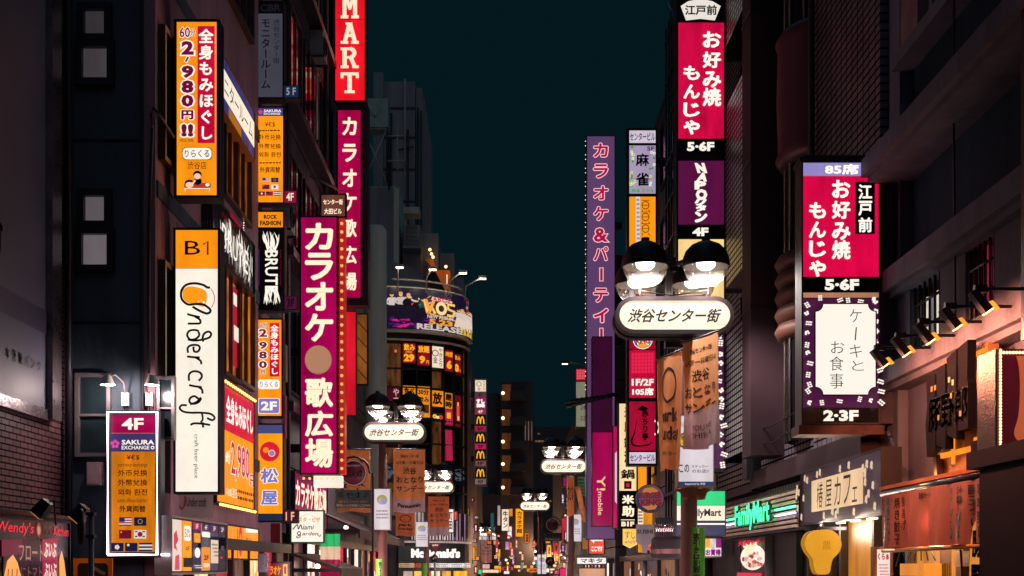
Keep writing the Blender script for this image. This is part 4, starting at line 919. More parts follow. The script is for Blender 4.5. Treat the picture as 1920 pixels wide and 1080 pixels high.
m.build('cloth', t); m = MB(); m.tube([(-.25, 0, Z(1000, 28.5)-Z(1085, 28.5)), (.25, 0, Z(1000, 28.5)-Z(1085, 28.5))], .015, metal_dark, 6); m.build('rod', t)
def awning(label, x0, y0, x1, y1, D0_, D1_, drop, out, mat, trim):
    """sloping street awning along the left wall from distance D0_ to D1_"""
    z0 = Z(y0, D0_); t = thing('awning', label, 'awning', (-4.6, (D0_+D1_)/2, z0-drop)); h = (D1_-D0_)/2
    m = MB(); m.add([(0, -h, drop), (0, h, drop), (out, h, 0), (out, -h, 0), (0, -h, drop-.06), (0, h, drop-.06), (out, h, -.06), (out, -h, -.06)], [(0, 3, 2, 1), (4, 5, 6, 7), (0, 4, 7, 3), (3, 7, 6, 2), (2, 6, 5, 1), (1, 5, 4, 0)], mat); m.build('roof', t)
    m = MB(); m.box(out-.02, -h, -.22, out+.02, h, -.0, trim); m.box(0, -h-.02, -.08, out, -h, .0, trim); m.build('valance', t)
    m = MB()
    for k in range(3): m.ball((out*.5, -h*.8+h*.8*k, drop*.4-.1), .06, em('#FFE8D8', 4, 0), 6)
    m.build('lamp', t); return t
awning('dark sloped awning with a striped roof above the pizza shop', 540, 1035, 635, 1070, 27.4, 31.5, .35, 1.1, pbr('brown_awning', '#5A4034', .7), K('#1A2228'))
awning('long dark maroon awning running back behind the fire hydrant sign', 600, 958, 700, 1010, 31.8, 46, .45, 1.0, pbr('maroon_awning', '#3A1A24', .6), K('#2A0A14'))
s = Sign('led_sign', 'dim red sign framed by orange bulbs beside the yellow blade sign', 'sign', 489, 984, 523, 1034, D=25.8, depth=.15, case=K('#6A2418'))
s.panel(em('#4A0A14', .8, .5)); s.pic()
for y in range(988, 1012, 7): s.disc(497, y, 2.6, I('#FFB070', 1.4), n=8); s.disc(490.5, y, 2, I('#FF8060', 1.2), n=8)
s.rect(489, 1014, 499, 1018, I('#FFC080', 1.3)); s.rect(489, 1021, 500, 1025, I('#FFB080', 1.2)); s.flush()
s = Sign('karaoke_stand_sign', 'small magenta karaoke sign with orange katakana near the street level', 'sign', 498, 1056, 541, 1110, D=25, depth=.2)
s.panel(em('#7A0A2A', .9, .2)); s.t('カラオケ', 499, 1061, 527, 1078, I('#FFA020'), .04); s.rect(531, 1058, 539, 1110, I('#FFB030', 1)); s.rect(533, 1062, 537, 1076, K('#8A1020')); s.flush()
t = thing('signal_post', 'slim grey steel post box standing before the small karaoke sign', 'post', P(494, 1062+H*F/22, 22)); m = MB(); m.box(-.06, -.06, 0, .06, .06, H+.2, metal_dark); m.build('post', t); m = MB(); m.box(-.08, -.09, H-.1, .08, .09, H+.22, pbr('blue_grey_steel', '#6A6A80', .3, .6)); m.build('head', t)
def shopfront(label, X, y0, y1, z1, mats, n, zb=.5):
    s_ = 1 if X < 0 else -1
    t = thing('shopfront', label, 'shop', (X, (y0+y1)/2, .12)); h = (y1-y0)/2
    m = MB(); m.box(-s_*.05, -h, 0, s_*.12, h, zb-.1, metal_dark); m.box(-s_*.05, -h, z1, s_*.2, h, z1+.18, metal_dark)
    for k in range(n+1): y = -h+2*h*k/n; m.box(0, y-.05, zb-.1, s_*.14, y+.05, z1, metal_dark)
    m.build('frame', t)
    for k in range(n):
        a = -h+2*h*k/n+.05; b = -h+2*h*(k+1)/n-.05; g = MB(); g.box(0, a, zb-.1, s_*.04, b, z1, mats[k % len(mats)]); o = g.build('window', t)
        g = MB()
        for q in range(5):
            yy = a+(b-a)*random.random()*.85; zz = z1-random.uniform(.25, 1.2); g.box(s_*.042, yy, zz, s_*.048, yy+random.uniform(.08, .3), zz+random.uniform(.1, .35), random.choice((I('#FFE8C8', 1.1), I('#D01838'), I('#FF9A20'), K('#2A1A20'), I('#FFFFFF', 1))))
        g.build('display', o)
wsh, wsh2, wsh3 = em('#FFC080', 1.5, .7, sc=3.5), em('#F8D8C8', 1.5, .7, sc=3), em('#C02840', 1.1, .6, sc=3)
wdim, wdim2 = em('#5A3440', .6, .7, sc=3), em('#80584A', .7, .7, sc=3)
shopfront('warm lit shop windows under the poster case and bowl sign', -4.6, 18.4, 26.5, 2.45, (wsh, wsh3, wdim2), 6)
shopfront('lit shop windows under the sloping awnings on the left', -4.65, 27.5, 46, 2.7, (wdim, wsh2, wdim2, wdim, wsh3), 10)

# fire hydrant sign on a bent pole
def hydrant(label, cx, cy, r, D, px, shop, tel):
    k = D/F; base = P(px, 1062+H*F/D, D); t = thing('hydrant_sign', label, 'sign', base); ox, oz = (cx-px)*k, H+(VY-cy)*k; R = r*k
    m = MB(); top = oz+R*.9
    m.tube([(0, 0, 0), (0, 0, oz-R*1.1), (0, 0, oz)]+[(ox+(R*1.22)*cos(a), 0, oz+(R*1.22)*sin(a)) for a in [0, .4, .8, 1.2, 1.6, 2, 2.4, 2.8, 3.2, 3.6, 4.0, 4.3]], .028, pbr('maroon_pole', '#4A1A26', .5)); m.build('pole', t)
    m = MB(); m.lathe([(.01, 0), (R, 0), (R, .03), (.01, .03)], pbr('maroon_plate', '#803050', .5), (0, 0, 0), 32); o = m.build('disc', t); o.rotation_euler = (pi/2, 0, 0); o.location = (ox, -.0, oz)
    q = Sign('x', 'x', 'x', cx-r, cy-r, cx+r, cy+r, D=D, nocase=True); q.top = .035; q.k = 0; q.ink = MB()
    ik = pbr('pale_print', '#F8E0D0', .5, var=.05, bump=0); q.ring(cx, cy, r*.93, r*.07, ik); q.t('消火栓', cx-r*.72, cy-r*.28, cx+r*.72, cy+r*.36, ik, .02); q.t('FIRE HYDRANT', cx-r*.55, cy-r*.62, cx+r*.55, cy-r*.46, ik)
    q.inkname = 'lettering'; q.cur = t; oo = q.ink.build('lettering', t); oo.location = [a-b for a, b in zip(q.root.location, base)]; q.ink = None; bpy.data.objects.remove(q.root)
    return t, k, ik
def plate(t, base_px, x0, y0, x1, y1, D, rows, mat, name='plate', off=.0, ikc=None):
    k = D/F; px, = base_px
    m = MB(); X = lambda x: (x-px)*k; Zz = lambda y: H+(VY-y)*k
    m.box(X(x0), -.02+off, Zz(y1), X(x1), .01+off, Zz(y0), mat); o = m.build(name, t)
    q = MB()
    for txt, a, b, c, d, im, bo in rows:
        vs, fs = glyph(txt, bo, 0); bx = [p[0] for p in vs]; by = [p[1] for p in vs]
        q.add([(X(a+(x-min(bx))/(max(bx)-min(bx))*(c-a)), -.024+off, Zz(d-(y-min(by))/(max(by)-min(by))*(d-b))) for x, y in vs], fs, im)
    q.build('lettering', o)
t, k, ik = hydrant('maroon fire hydrant disc in a curved pole over a pawn shop plate', 663, 887, 25, 32, 699, '', '')
plate(t, (699,), 629, 919, 696, 952, 32, [('買', 632, 922, 646, 935, ik, .02), ('セキネ', 649, 922, 695, 935, ik, .02), ('☎03-3464-2061', 634, 938, 690, 943, pbr('orange_print', '#E89A40', .5), .0), ('買取(入口)地図入口1F60', 631, 945, 694, 951, ik, 0)], pbr('teal_plate', '#40585E', .5))
# air conditioners and ducts on the left walls
def aircon(label, X, y, z, s_=1):
    t = thing('air_conditioner', label, 'air conditioner', (X, y, z), 0, 'air conditioners on the walls')
    m = MB(); m.box(0, -.4, 0, s_*.32, .4, .58, pbr('aircon_case', '#6A6A6C', .5, .1)); m.build('cabinet', t)
    m = MB(); m.lathe([(.02, 0), (.22, 0), (.24, .02), (.24, .035), (.21, .035), (.2, .01)], metal_black, (0, 0, 0), 20); o = m.build('fan_grille', t); o.rotation_euler = (0, s_*pi/2, 0); o.location = (s_*.325, -.08, .29)
    m = MB(); m.box(0, -.35, -.05, s_*.36, -.3, -.005, metal_dark); m.box(0, .3, -.05, s_*.36, .35, -.005, metal_dark); m.tube([(s_*.05, .42, .4), (s_*.05, .5, .2), (s_*.05, .5, -1.8)], .03, pale_metal, 6); m.build('bracket', t)
for y, z, lb in ((31.6, 8.3, 'air conditioner between dark windows above the pizza sign'), (34.9, 11.4, 'air conditioner high behind the tall karaoke sign'), (31.6, 14.8, 'air conditioner high on the panelled block'), (26.4, 9.2, 'air conditioner behind the rock fashion sign')): aircon(lb, -4.74 if y > 27 else -4.69, y, z)
# ================================================================ the curved building's billboard and posters, street lamps
s = Sign('billboard', 'wide curved music billboard with dancers and gold lettering on the round corner', 'billboard', 722, 538, 876.5, 618, D=58, warp=cwarp, nocase=True)
m = MB(); cband(m, 720.5, 877, 536.5, 539.2, .0, .125, pale_metal, 20); cband(m, 720.5, 877, 616.5, 619, .0, .125, pale_metal, 20); cband(m, 720.5, 722.5, 538, 618, .0, .125, pale_metal, 1); cband(m, 876, 877.3, 538, 618, .0, .125, pale_metal, 1); m.build('frame', s.root)
s.panel(em('#140A26', 1.0, .4, sc=.5), depth=.1); s.pic(); rb_ = random.Random(5)
for i, (c_, y) in enumerate((('#C01828', 540), ('#3A2A8A', 546), ('#D8A030', 551), ('#8A1870', 556), ('#E04020', 562), ('#4A38A0', 568))): s.poly([(745+i*6, y+5), (800+i*3, y-1), (873, y+2), (873, y+7), (800, y+4), (750+i*5, y+9)], I(c_, .9))
for i in range(26): x = rb_.uniform(724, 800); y = rb_.uniform(592, 613); s.poly([(x, y), (x+rb_.uniform(8, 24), y-3), (x+rb_.uniform(4, 20), y+2)], I(rb_.choice(('#B01878', '#7A1490', '#D82080', '#4A1060')), .9))
skn, wsh_, bkc = I('#E8B088', .95), I('#E8D8D0', .75), I('#08080E', .3)
def dancer(x, y, h, top, leg, ext=1):
    s.disc(x, y, h*.075, skn, h*.09, 10); s.disc(x, y-h*.045, h*.08, I(rb_.choice(('#C08840', '#3A2418', '#E0B060')), .8), h*.06, 10)
    s.poly([(x-h*.13, y+h*.12), (x+h*.13, y+h*.1), (x+h*.1, y+h*.42), (x-h*.1, y+h*.42)], top)
    s.st([(x+h*.1, y+h*.14), (x+h*.26*ext, y+h*.2), (x+h*.4*ext, y+h*.08)], h*.07, wsh_); s.st([(x-h*.1, y+h*.14), (x-h*.2, y+h*.3), (x-h*.05, y+h*.36)], h*.07, top)
    s.poly([(x-h*.1, y+h*.4), (x+h*.1, y+h*.4), (x+h*.2, y+h*.9), (x+h*.1, y+h*.92), (x, y+h*.55), (x-h*.12, y+h*.92), (x-h*.22, y+h*.9)], leg)
for x, y, h, tp in ((734, 553, 50, wsh_), (750, 552, 48, I('#D8C8C0', .8)), (764, 554, 48, bkc), (779, 562, 38, bkc), (789, 560, 36, I('#2A5A50', .6))): dancer(x, y, h, tp, I('#1A1220', .6))
gold, red_ = I('#F0C060', 1.05), I('#C81430', 1)
s.poly([(806, 552), (842, 556), (840, 563), (804, 559)], wsh_); s.t('A.B.C-Z', 807, 552, 840, 561, red_, .04)
s.st([(792, 559), (797, 583), (804, 570), (811, 584)], 5.5, gold, False); s.t('V', 791, 558, 812, 584, I('#F8A040'), .05); s.ring(822, 573, 7.5, 5, I('#FFD890'), n=18, ry=9.5); s.st([(846, 563), (834, 563), (834, 572), (845, 575), (843, 584), (832, 584)], 5, gold, False)
s.poly([(795, 582), (850, 591), (850, 593), (795, 585)], I('#E8901C')); s.t('NEW ALBUM', 797, 586.5, 843, 593.5, wsh_, .03)
s.t('5.23', 800, 594.5, 842, 604.5, I('#F0A020'), .05)
for i in range(7): dancer(852+i*3.4, 572+rb_.uniform(-3, 2), 36, wsh_, I('#E8D0C0', .9), .4)
for i in range(12): x = rb_.uniform(845, 874); s.poly([(x, 616), (x+3, 600+rb_.uniform(-6, 6)), (x+5, 616)], I(rb_.choice(('#E87820', '#F0B030', '#3A8A40')), .9))
s.t('RELEASE', 777, 605.5, 856, 616.5, wsh_, .04)
s.flush()
def poster(label, x0, y0, x1, y1, bg, items, grp='lit price posters in the curved windows', name='window_poster'):
    s = Sign(name, label, 'poster', x0, y0, x1, y1, D=58, warp=cwarp, nocase=True, group=grp); s.panel(bg, depth=.005)
    for it in items:
        if it[0] == 'ring': s.ring(*it[1:])
        elif it[0] == 'rect': s.rect(*it[1:])
        elif it[0] == 'dots':
            for yy in range(int(y0)+3, int(y1)-1, 3):
                for xx in range(int(x0)+2, int(x1)-1, 3): s.rect(xx, yy, xx+1.4, yy+1.4, it[1])
        else: s.t(it[0], *it[1:5], it[5], it[6] if len(it) > 6 else .04, v=len(it) > 7)
    s.flush(); return s
dred = em('#8A0C20', .85, .3); og = I('#FFA820', 1.05); ogp = em('#E88A14', .95, .15)
poster('red window poster with orange 29 under drinking letters', 755, 642, 779, 679, dred, [('飲み', 757, 643, 778, 656, og), ('29', 757, 662, 777, 677, og, .06), ('2時間', 760, 656, 772, 661, og, 0)])
poster('red window poster with orange 9 next to the white yakitori poster', 783, 644, 806, 682, dred, [('放題', 784, 645, 805, 658, og), ('9', 786, 664, 797, 679, og, .06), ('円', 799, 672, 804, 679, og, .02)])
poster('white window poster with black ring and yakitori brush letters', 809, 644, 831, 684, em(CREAM, .9, .08), [('ring', 816, 657, 5.5, 1.4, iblk), ('金', 812, 664, 820, 676, iblk, .01), ('やきとり', 822, 646, 830, 682, iblk, .01, 1)])
poster('red window poster with a large orange 6', 833, 648, 849, 688, dred, [('1時間', 834, 651, 848, 661, og, .02), ('6', 837, 667, 847, 684, og, .07)])
poster('narrow red window poster with a large orange 0', 851, 652, 864, 692, dred, [('飲み', 852, 655, 863, 664, og, .02), ('0', 852, 671, 860, 687, og, .07), ('円', 860, 681, 863.5, 686, og, .0)])
poster('dark red window poster with a pale brush character', 723, 726, 750, 768, em('#4A0618', .8, .3), [('や', 737, 728, 748, 742, I('#E8B0B0', .8), .02), ('き', 737, 744, 748, 757, I('#E8B0B0', .8), .02)])
poster('orange window poster with dark katakana half behind the lamp', 755, 722, 779, 760, ogp, [('食べ', 757, 725, 777, 738, K('#5A0818'), .03), ('飲み', 757, 740, 777, 755, K('#5A0818'), .03)])
poster('orange window poster with dark 30分 numerals', 783, 722, 806, 780, ogp, [('30分', 784, 727, 804, 738, iblk, .04), ('飲み', 785, 741, 804, 752, iblk, .03), ('rect', 785, 756, 804, 772, K('#C07010'))])
poster('orange window poster with one large dark red character', 809, 728, 831, 758, ogp, [('放', 811, 731, 829, 754, K('#7A0818'), .05)])
poster('yellow and red window poster with patterned lower half', 834, 730, 848, 760, em('#D08A20', .9, .2), [('題', 835, 732, 847, 745, K('#8A0818'), .05), ('時', 835, 746, 847, 758, K('#8A0818'), .05)])
poster('red dotted window panel with an orange glass below the patterned poster', 834, 761, 849, 792, em('#A80C38', .9, .3), [('dots', I('#E8507A', .8)), ('rect', 836, 768, 843, 779, og)])
poster('tall dark red window panel with a bright bottle shape at the corner', 854, 732, 863.5, 792, em('#6A0A18', .9, .4), [('rect', 857, 745, 860, 752, og), ('rect', 856, 752, 861, 772, I('#E04838')), ('rect', 857, 772, 861, 780, I('#F0B060'))])
poster('red dotted window panel in the lower row', 833, 800, 848, 860, em('#A80C38', .8, .3), [('dots', I('#E8507A', .7))])
poster('red dotted window panel with a dark gap near the street', 833, 868, 848, 905, em('#900C34', .8, .3), [('dots', I('#D8406A', .7))])
poster('small dark window picture of fruit in the lit row', 809, 770, 831, 784, em('#2A1810', .8, .4), [('ring', 815, 777, 2.5, 3, I('#F0C040')), ('ring', 826, 778, 2.5, 3, I('#E04020')), ('rect', 818, 776, 823, 781, I('#F0E0B0'))])
poster('small pale lit window in the upper left bay', 740, 655, 744, 660, em('#E06030', 1.2, 0), [], name='window_lamp')
s = Sign('shop_letter_sign', 'dim grey letters across the dark first floor of the curved building', 'sign', 722, 868, 870, 905, D=58, warp=cwarp, nocase=True)
s.panel(pbr('dark_teal_panel', '#142028', .4, var=.2), depth=.02)
for i, c in enumerate('MAXIS'): s.t(c, 726+i*31, 874, 746+i*31, 897, em('#5A6470', .55, .2, True), .05)
s.flush()
s = Sign('burger_shop_sign', 'dark slatted fascia with white rounded burger shop letters round the corner', 'sign', 746, 1019, 876, 1054, D=58, warp=cwarp, nocase=True)
s.panel(pbr('slate_fascia', '#1C242C', .5, var=.2), depth=.12)
for y in range(1022, 1054, 4): s.rect(746, y, 876, y+1.2, K('#0A0E14'))
s.t("McDonald's", 769, 1028, 858, 1046, I('#FFF4EC', 1.1), .07); s.flush()
m = MB(); cband(m, 722, 877, 1014, 1017.5, 0, .25, em('#D0B0A8', .6, .3), 20); m.build('canopy_edge', s.root)
for i, (x0, x1, c_) in enumerate(((748, 774, '#D8A070'), (778, 786, '#B04020'), (796, 805, '#F0E8E0'), (806, 832, '#F4E8E0'), (838, 862, '#F0E8E8'), (864, 876, '#E8D8D0'))):
    s.panel(em(c_, .9, .4, sc=2), (x0, 1056, x1, 1064), 'menu_panel', depth=.2); s.lines(x0+1, 1057, x1-1, 1063, 2, K('#3A1818'))
for i, (x0, x1, c_) in enumerate(((756, 772, '#C8B098'), (776, 792, '#F0B040'), (796, 806, '#D83020'), (808, 822, '#FFE8C0'), (828, 842, '#F0A030'), (850, 872, '#FFB020'))):
    s.panel(em(c_, 1.0, .5, sc=2), (x0, 1071, x1, 1100), 'counter_panel', depth=.1)
m = MB(); cband(m, 746, 876, 1055, 1130, -.2, .02, pbr('dark_teal_front', '#0E1C22', .3, var=.3), 16); m.build('shop_front', s.root); s.flush()
s = Sign('upper_shop_window', 'row of pale lit shop windows above the burger fascia', 'window', 770, 1000, 876, 1013, D=58, warp=cwarp, nocase=True)
for i, (x0, x1, c_) in enumerate(((772, 800, '#A8A098'), (806, 830, '#D8C0C0'), (833, 852, '#E8D8E0'), (856, 874, '#B088A0'))):
    s.panel(em(c_, .75, .5, sc=2), (x0, 960, x1, 1012), 'window', depth=.03)
    for k in range(4): s.rect(x0+1.5+k*(x1-x0)/4, 960, x0+3+k*(x1-x0)/4+1.2, 1012, iblk)
s.flush()
# burger blade
D = 70
s = Sign('burger_blade_sign', 'narrow blade sign stacking four golden M squares under yakitori panels', 'sign', 891, 712, 911, 909, D=D, depth=.4, border=.06, case=pale_metal)
s.panel(em(CREAM, .85, .1), (891, 713, 911, 734)); s.ring(898, 720, 4.2, 1, iblk); s.t('金', 895, 726, 901, 732, iblk); s.t('やきとり', 905, 714, 910, 733, iblk, .0, v=True)
s.panel(em('#6A3A4A', .7, .2), (891, 735, 911, 745)); s.t('4F', 896, 737, 905, 743, iblk); s.panel(em('#A82068', .9, .3), (891, 746, 911, 766)); s.t('すし', 893, 748, 909, 757, iw, .08); s.t('酒場', 893, 757, 909, 764, iw, .08)
s.panel(em('#9A3A4A', .7, .2), (891, 767, 911, 777)); s.t('4F', 896, 769, 905, 775, iw)
for i, (y, lab) in enumerate(((778, 'B1F'), (811, '2F'), (843, '1F'), (877, 'B2F'))):
    s.panel(em('#0C1214', .6, .1), (891, y, 911, y+20), 'logo_panel'); a = I('#FFAE1C', 1.05)
    for dx in (0, 6.6): s.st([(894.2+dx, y+17), (895.2+dx, y+8), (897.5+dx, y+3.5), (899.8+dx, y+8), (900.8+dx, y+17)], 2.1, a)
    s.panel(em(('#B02048', '#C02058', '#7A4A48', '#8A6A68')[i], .8, .2), (891, y+21, 911, y+31), 'floor_tag'); s.t(lab, 896, y+23, 906, y+29, iblk, .03)
s.flush()
for y in (740, 800, 860): m = MB(); z = s.L(0, y, 0)[2]; m.box(-.75, .1, z-.15, -.34, .3, z+.15, metal_dark); m.build('bracket', s.root)

# ---- street lamps: two oval signs and four domed lanterns on a post
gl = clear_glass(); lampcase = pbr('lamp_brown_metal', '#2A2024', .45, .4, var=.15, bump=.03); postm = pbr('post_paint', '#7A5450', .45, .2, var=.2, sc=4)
lampface = em('#FFEBCB', 1.02, .07, sc=3); hotbulb = em('#FFF0DC', 6, 0)
def oval(w, h, n=10):
    r = h/2; p = []
    for i in range(n+1): a = -pi/2+pi*i/n; p.append((w/2-r+r*cos(a), r*sin(a)))
    for i in range(n+1): a = pi/2+pi*i/n; p.append((-w/2+r+r*cos(a), r*sin(a)))
    return p
def street_lamp(label, side, loc, zs=5.93, post_mat=None):
    """side: offset of the post from the middle of the signs"""
    t = thing('street_lamp', label, 'street lamp', loc, 0, 'street lamps with oval signs')
    m = MB(); px = side; m.lathe([(.16, 0), (.16, .5), (.125, .6), (.125, zs-.62), (.11, zs-.6), (.11, zs-.2)], post_mat or postm, (px, .65, 0), 20); m.build('post', t)
    m = MB(); m.box(min(0, px)-.06, .58, zs-.36, max(0, px)+.06, .72, zs-.27, lampcase); m.tube([(0, .65, zs-.3), (0, .65, zs+.92)], .052, pale_metal, 10); m.box(-.1, .6, zs+.78, .1, .7, zs+.98, lampcase)
    m.build('arm', t)
    for k, y0 in enumerate((0, .36)):
        m = MB(); m.prism([(x, z+zs) for x, z in oval(1.72, .54)], y0, y0+.2, lampcase)
        ov, iv = oval(1.72, .54), oval(1.6, .42); n = len(ov); vs = [(x, y0-.025, z+zs) for x, z in ov]+[(x, y0-.025, z+zs) for x, z in iv]+[(x, y0, z+zs) for x, z in ov]+[(x, y0-.002, z+zs) for x, z in iv]
        m.add(vs, [(i, (i+1) % n, n+(i+1) % n, n+i) for i in range(n)]+[(i, 2*n+i, 2*n+(i+1) % n, (i+1) % n) for i in range(n)]+[(n+i, n+(i+1) % n, 3*n+(i+1) % n, 3*n+i) for i in range(n)], lampcase); o = m.build('sign_case', t)
        m = MB(); m.prism([(x, z+zs) for x, z in iv], y0-.008, y0+.0, lampface); f = m.build('sign_face', o)
        if k == 0:
            vs, fs = glyph('渋谷センター街', .025, .35); bx = [q[0] for q in vs]; by = [q[1] for q in vs]
            m = MB(); m.add([(-.68+(x-min(bx))/(max(bx)-min(bx))*1.36, y0-.011, zs-.105+(y-min(by))/(max(by)-min(by))*.2) for x, y in vs], fs, iblk)
            m.build('lettering', f)
        for x in (-.5, .5):
            m = MB(); m.tube([(x, y0+.1, zs+.26), (x, y0+.1, zs+.40)], .022, lampcase, 6); m.tube([(x, y0+.1, zs+.38), (0, y0*.3+.45, zs+.38)], .012, lampcase, 6); m.build('stay', o)
    for y0 in (-.1, 1.1):
        for sx in (-1, 1):
            c = (sx*.435, y0, zs+.70)
            m = MB(); prof = [(.335, -.03), (.345, 0), (.33, .1), (.29, .2), (.21, .285), (.1, .335), (.06, .34), (.06, .39), (.01, .4)]; m.lathe(prof, lampcase, c, 28); m.lathe([(.325, -.028), (.31, .1), (.27, .19), (.19, .27), (.02, .32)], pbr('reflector', '#8A8078', .4, .1, bump=0), c, 28)
            m.tube([(c[0], c[1], c[2]+.2), (c[0]*.4, .65+(y0-.65)*.4, c[2]+.16), (0, .65, c[2]+.15)], .035, lampcase, 8); o = m.build('dome', t)
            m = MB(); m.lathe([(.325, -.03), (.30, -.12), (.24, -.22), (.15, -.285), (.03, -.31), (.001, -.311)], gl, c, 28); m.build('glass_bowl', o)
            m = MB(); m.lathe([(.001, -.07), (.08, -.06), (.13, -.02), (.14, .03), (.11, .09), (.001, .12)], hotbulb, c, 14); m.build('bulb', o)
    for y0 in (-.13, 1.3):
        for sx in (-1, 1):
            ld = bpy.data.lights.new('lamplight', 'SPOT'); ld.spot_size = 2.9; ld.spot_blend = .5; ld.energy = 380; ld.color = (1, .84, .80); ld.shadow_soft_size = .1
            lo = bpy.data.objects.new('lamplight', ld); C.objects.link(lo); lo.parent = t; lo.location = (sx*.435, y0, zs+.56)
    return t
kx = lambda px, D: ((px-VX)*D/F, D, 0)
la = street_lamp('nearest street lamp with a green no touting band on its post', .30, kx(1265, 18.5))
lb = street_lamp('street lamp beside the curved billboard, with two orange banners', -.37, kx(739, 34.6))
dup(la, kx(1057, 46.4), 'street lamp with a folded orange flag in front of the long violet sign')
x_ = dup(lb, (kx(815, 55)[0], 54.6, -.25), 'street lamp half hidden behind the orange sponsor banner')
dup(la, (kx(1003, 71.6)[0], 71.6, -.25), 'street lamp hanging over the far fire hydrant disc')
dup(lb, (kx(911, 102)[0], 102, -1.2), 'far street lamp with a dim pink banner at the end of the dark wall')
dup(la, (kx(966, 140)[0], 140, -1.6), 'tiny far street lamp over the yellow street end')
dup(lb, (kx(985, 168)[0], 168, -1.7), 'farthest street lamp, a small white oval over the road')

def cloth(label, x0, y0, x1, y1, D, col, rows, wm=None, skew=0, fold=.035, lowcol=None, split=.75, taper=0, rot=0, cat='banner', pole=True, name='banner'):
    """hanging cloth banner; rows = (text, fx0, fy0, fx1, fy1, bold)"""
    k = D/F; w, h = wm or (x1-x0)*k, (y1-y0)*k; t = thing(name, label, cat, P((x0+x1)/2, y1, D), rot, 'cloth banners on the lamp posts'); ph = random.random()*6
    def pt(a, b, o=0):
        dx = skew*k*b+(a-.5)*taper*k*b
        return (-w/2+a*w+dx, fold*(b*.9+.1)*(sin(a*9+ph+b*1.5)+.5*sin(a*21+ph*2))-o, h*(1-b)+.02*sin(a*7+ph)*b)
    nx, nz = 20, 14; m = MB(); vs = [pt(i/nx, j/nz) for j in range(nz+1) for i in range(nx+1)]; n = len(vs); vs += [(x, y+.006, z) for x, y, z in vs]
    for j in range(nz):
        mt = col if j/nz < split or not lowcol else lowcol
        f = [(j*(nx+1)+i, (j+1)*(nx+1)+i, (j+1)*(nx+1)+i+1, j*(nx+1)+i+1) for i in range(nx)]
        m.add(vs if j == 0 else [], [], mt)
        for q in f: m.f.append(list(q)); m.m.append(m.mi(mt)); m.sm.append(True); m.f.append([v+n for v in q[::-1]]); m.m.append(m.mi(mt)); m.sm.append(True)
    o = m.build('cloth', t); m = MB()
    for txt, a, b, c, d, bo in rows:
        mt = K('#1C1418')
        if txt == '@ring': 
            for i in range(24):
                q0, q1 = 2*pi*i/24, 2*pi*(i+1)/24
                def rp(q, r): return pt(a+(c-a)*(.5+r*cos(q)), b+(d-b)*(.5+r*sin(q)), .006)
                m.add([rp(q0, .5), rp(q1, .5), rp(q1, .5-bo), rp(q0, .5-bo)], [(0, 1, 2, 3)], mt)
            continue
        vs, fs = glyph(txt, bo, 0); bx = [q[0] for q in vs]; by = [q[1] for q in vs]
        m.add([pt(a+(x-min(bx))/(max(bx)-min(bx))*(c-a), d-(y-min(by))/(max(by)-min(by))*(d-b), .006) for x, y in vs], fs, mt)
    if m.v: m.build('lettering', o)
    if pole: m = MB(); m.tube([(-w/2-.03, 0, h+.015), (w/2+.03, 0, h+.015)], .014, metal_dark, 6); m.build('rod', t)
    return t
oc = clothmat('orange_cloth', '#EBB07A'); oc2 = clothmat('dull_orange_cloth', '#DC9468'); mc = clothmat('mauve_cloth', '#D0B4B8')
TX = [('渋谷センター街', .22, .08, .8, .13, .03), ('6月第一日曜日は', .08, .18, .95, .235, .01), ('渋谷', .3, .28, .72, .39, .02), ('おとなり', .09, .43, .93, .53, .02), ('サンデー', .09, .57, .95, .67, .02)]
PS = [('@ring', .2, .1, .8, .42, .08), ('park', .15, .46, .85, .62, .04), ('Sunday', .1, .62, .9, .78, .03), ('渋谷センター街', .2, .84, .8, .88, .01)]
cloth('orange banner with four lines of kanji and a sponsor name at the foot', 738, 843, 797, 961, 34, oc, TX+[('Panasonic', .13, .855, .87, .92, .05)], lowcol=mc, split=.72)
cloth('orange banner hanging behind the fire hydrant sign', 632, 843, 694, 960, 34.2, oc, PS)
cloth('brown banner with a round face drawing under the sponsor banner', 742, 961, 778, 1005, 53, oc2, PS)
cloth('brown banner with three kanji lines beside the small white lamp post box', 803, 931, 842, 1004, 53, oc2, TX, lowcol=mc, split=.75)
cloth('orange flag with a round face drawing hung left of the nearest lamp post', 1240, 667, 1268, 880, 18.35, oc, PS, wm=.9, skew=2, taper=-20, rot=-1.3)
cloth('large orange flag with kanji lines hung right of the nearest lamp post', 1291, 634, 1334, 840, 18.3, oc, TX+[('YOU MAKE', .3, .78, .75, .83, .0), ('SHIBUYA', .3, .85, .75, .9, .0)], wm=1.05, skew=10, taper=10, lowcol=mc, split=.62, fold=.05, rot=-1.22)
cloth('folded orange flag on the lamp before the violet sign', 1063, 894, 1076, 968, 46, oc, [('おとな', .1, .2, .9, .6, .02)], fold=.02)
cloth('second folded orange flag leaning away behind the first', 1078, 912, 1088, 980, 46.5, oc, [], skew=14, fold=.02)
cloth('dim pinkish banner on the far lamp by the dark wall', 902, 1013, 922, 1055, 100, mc, TX, fold=.03)
cloth('small orange pennant banner under the tiny far lamp', 962, 1035, 976, 1058, 128, oc, PS, fold=.02); cloth('second small orange pennant banner under the farthest lamp', 980, 1038, 992, 1057, 135, oc, PS, fold=.02)
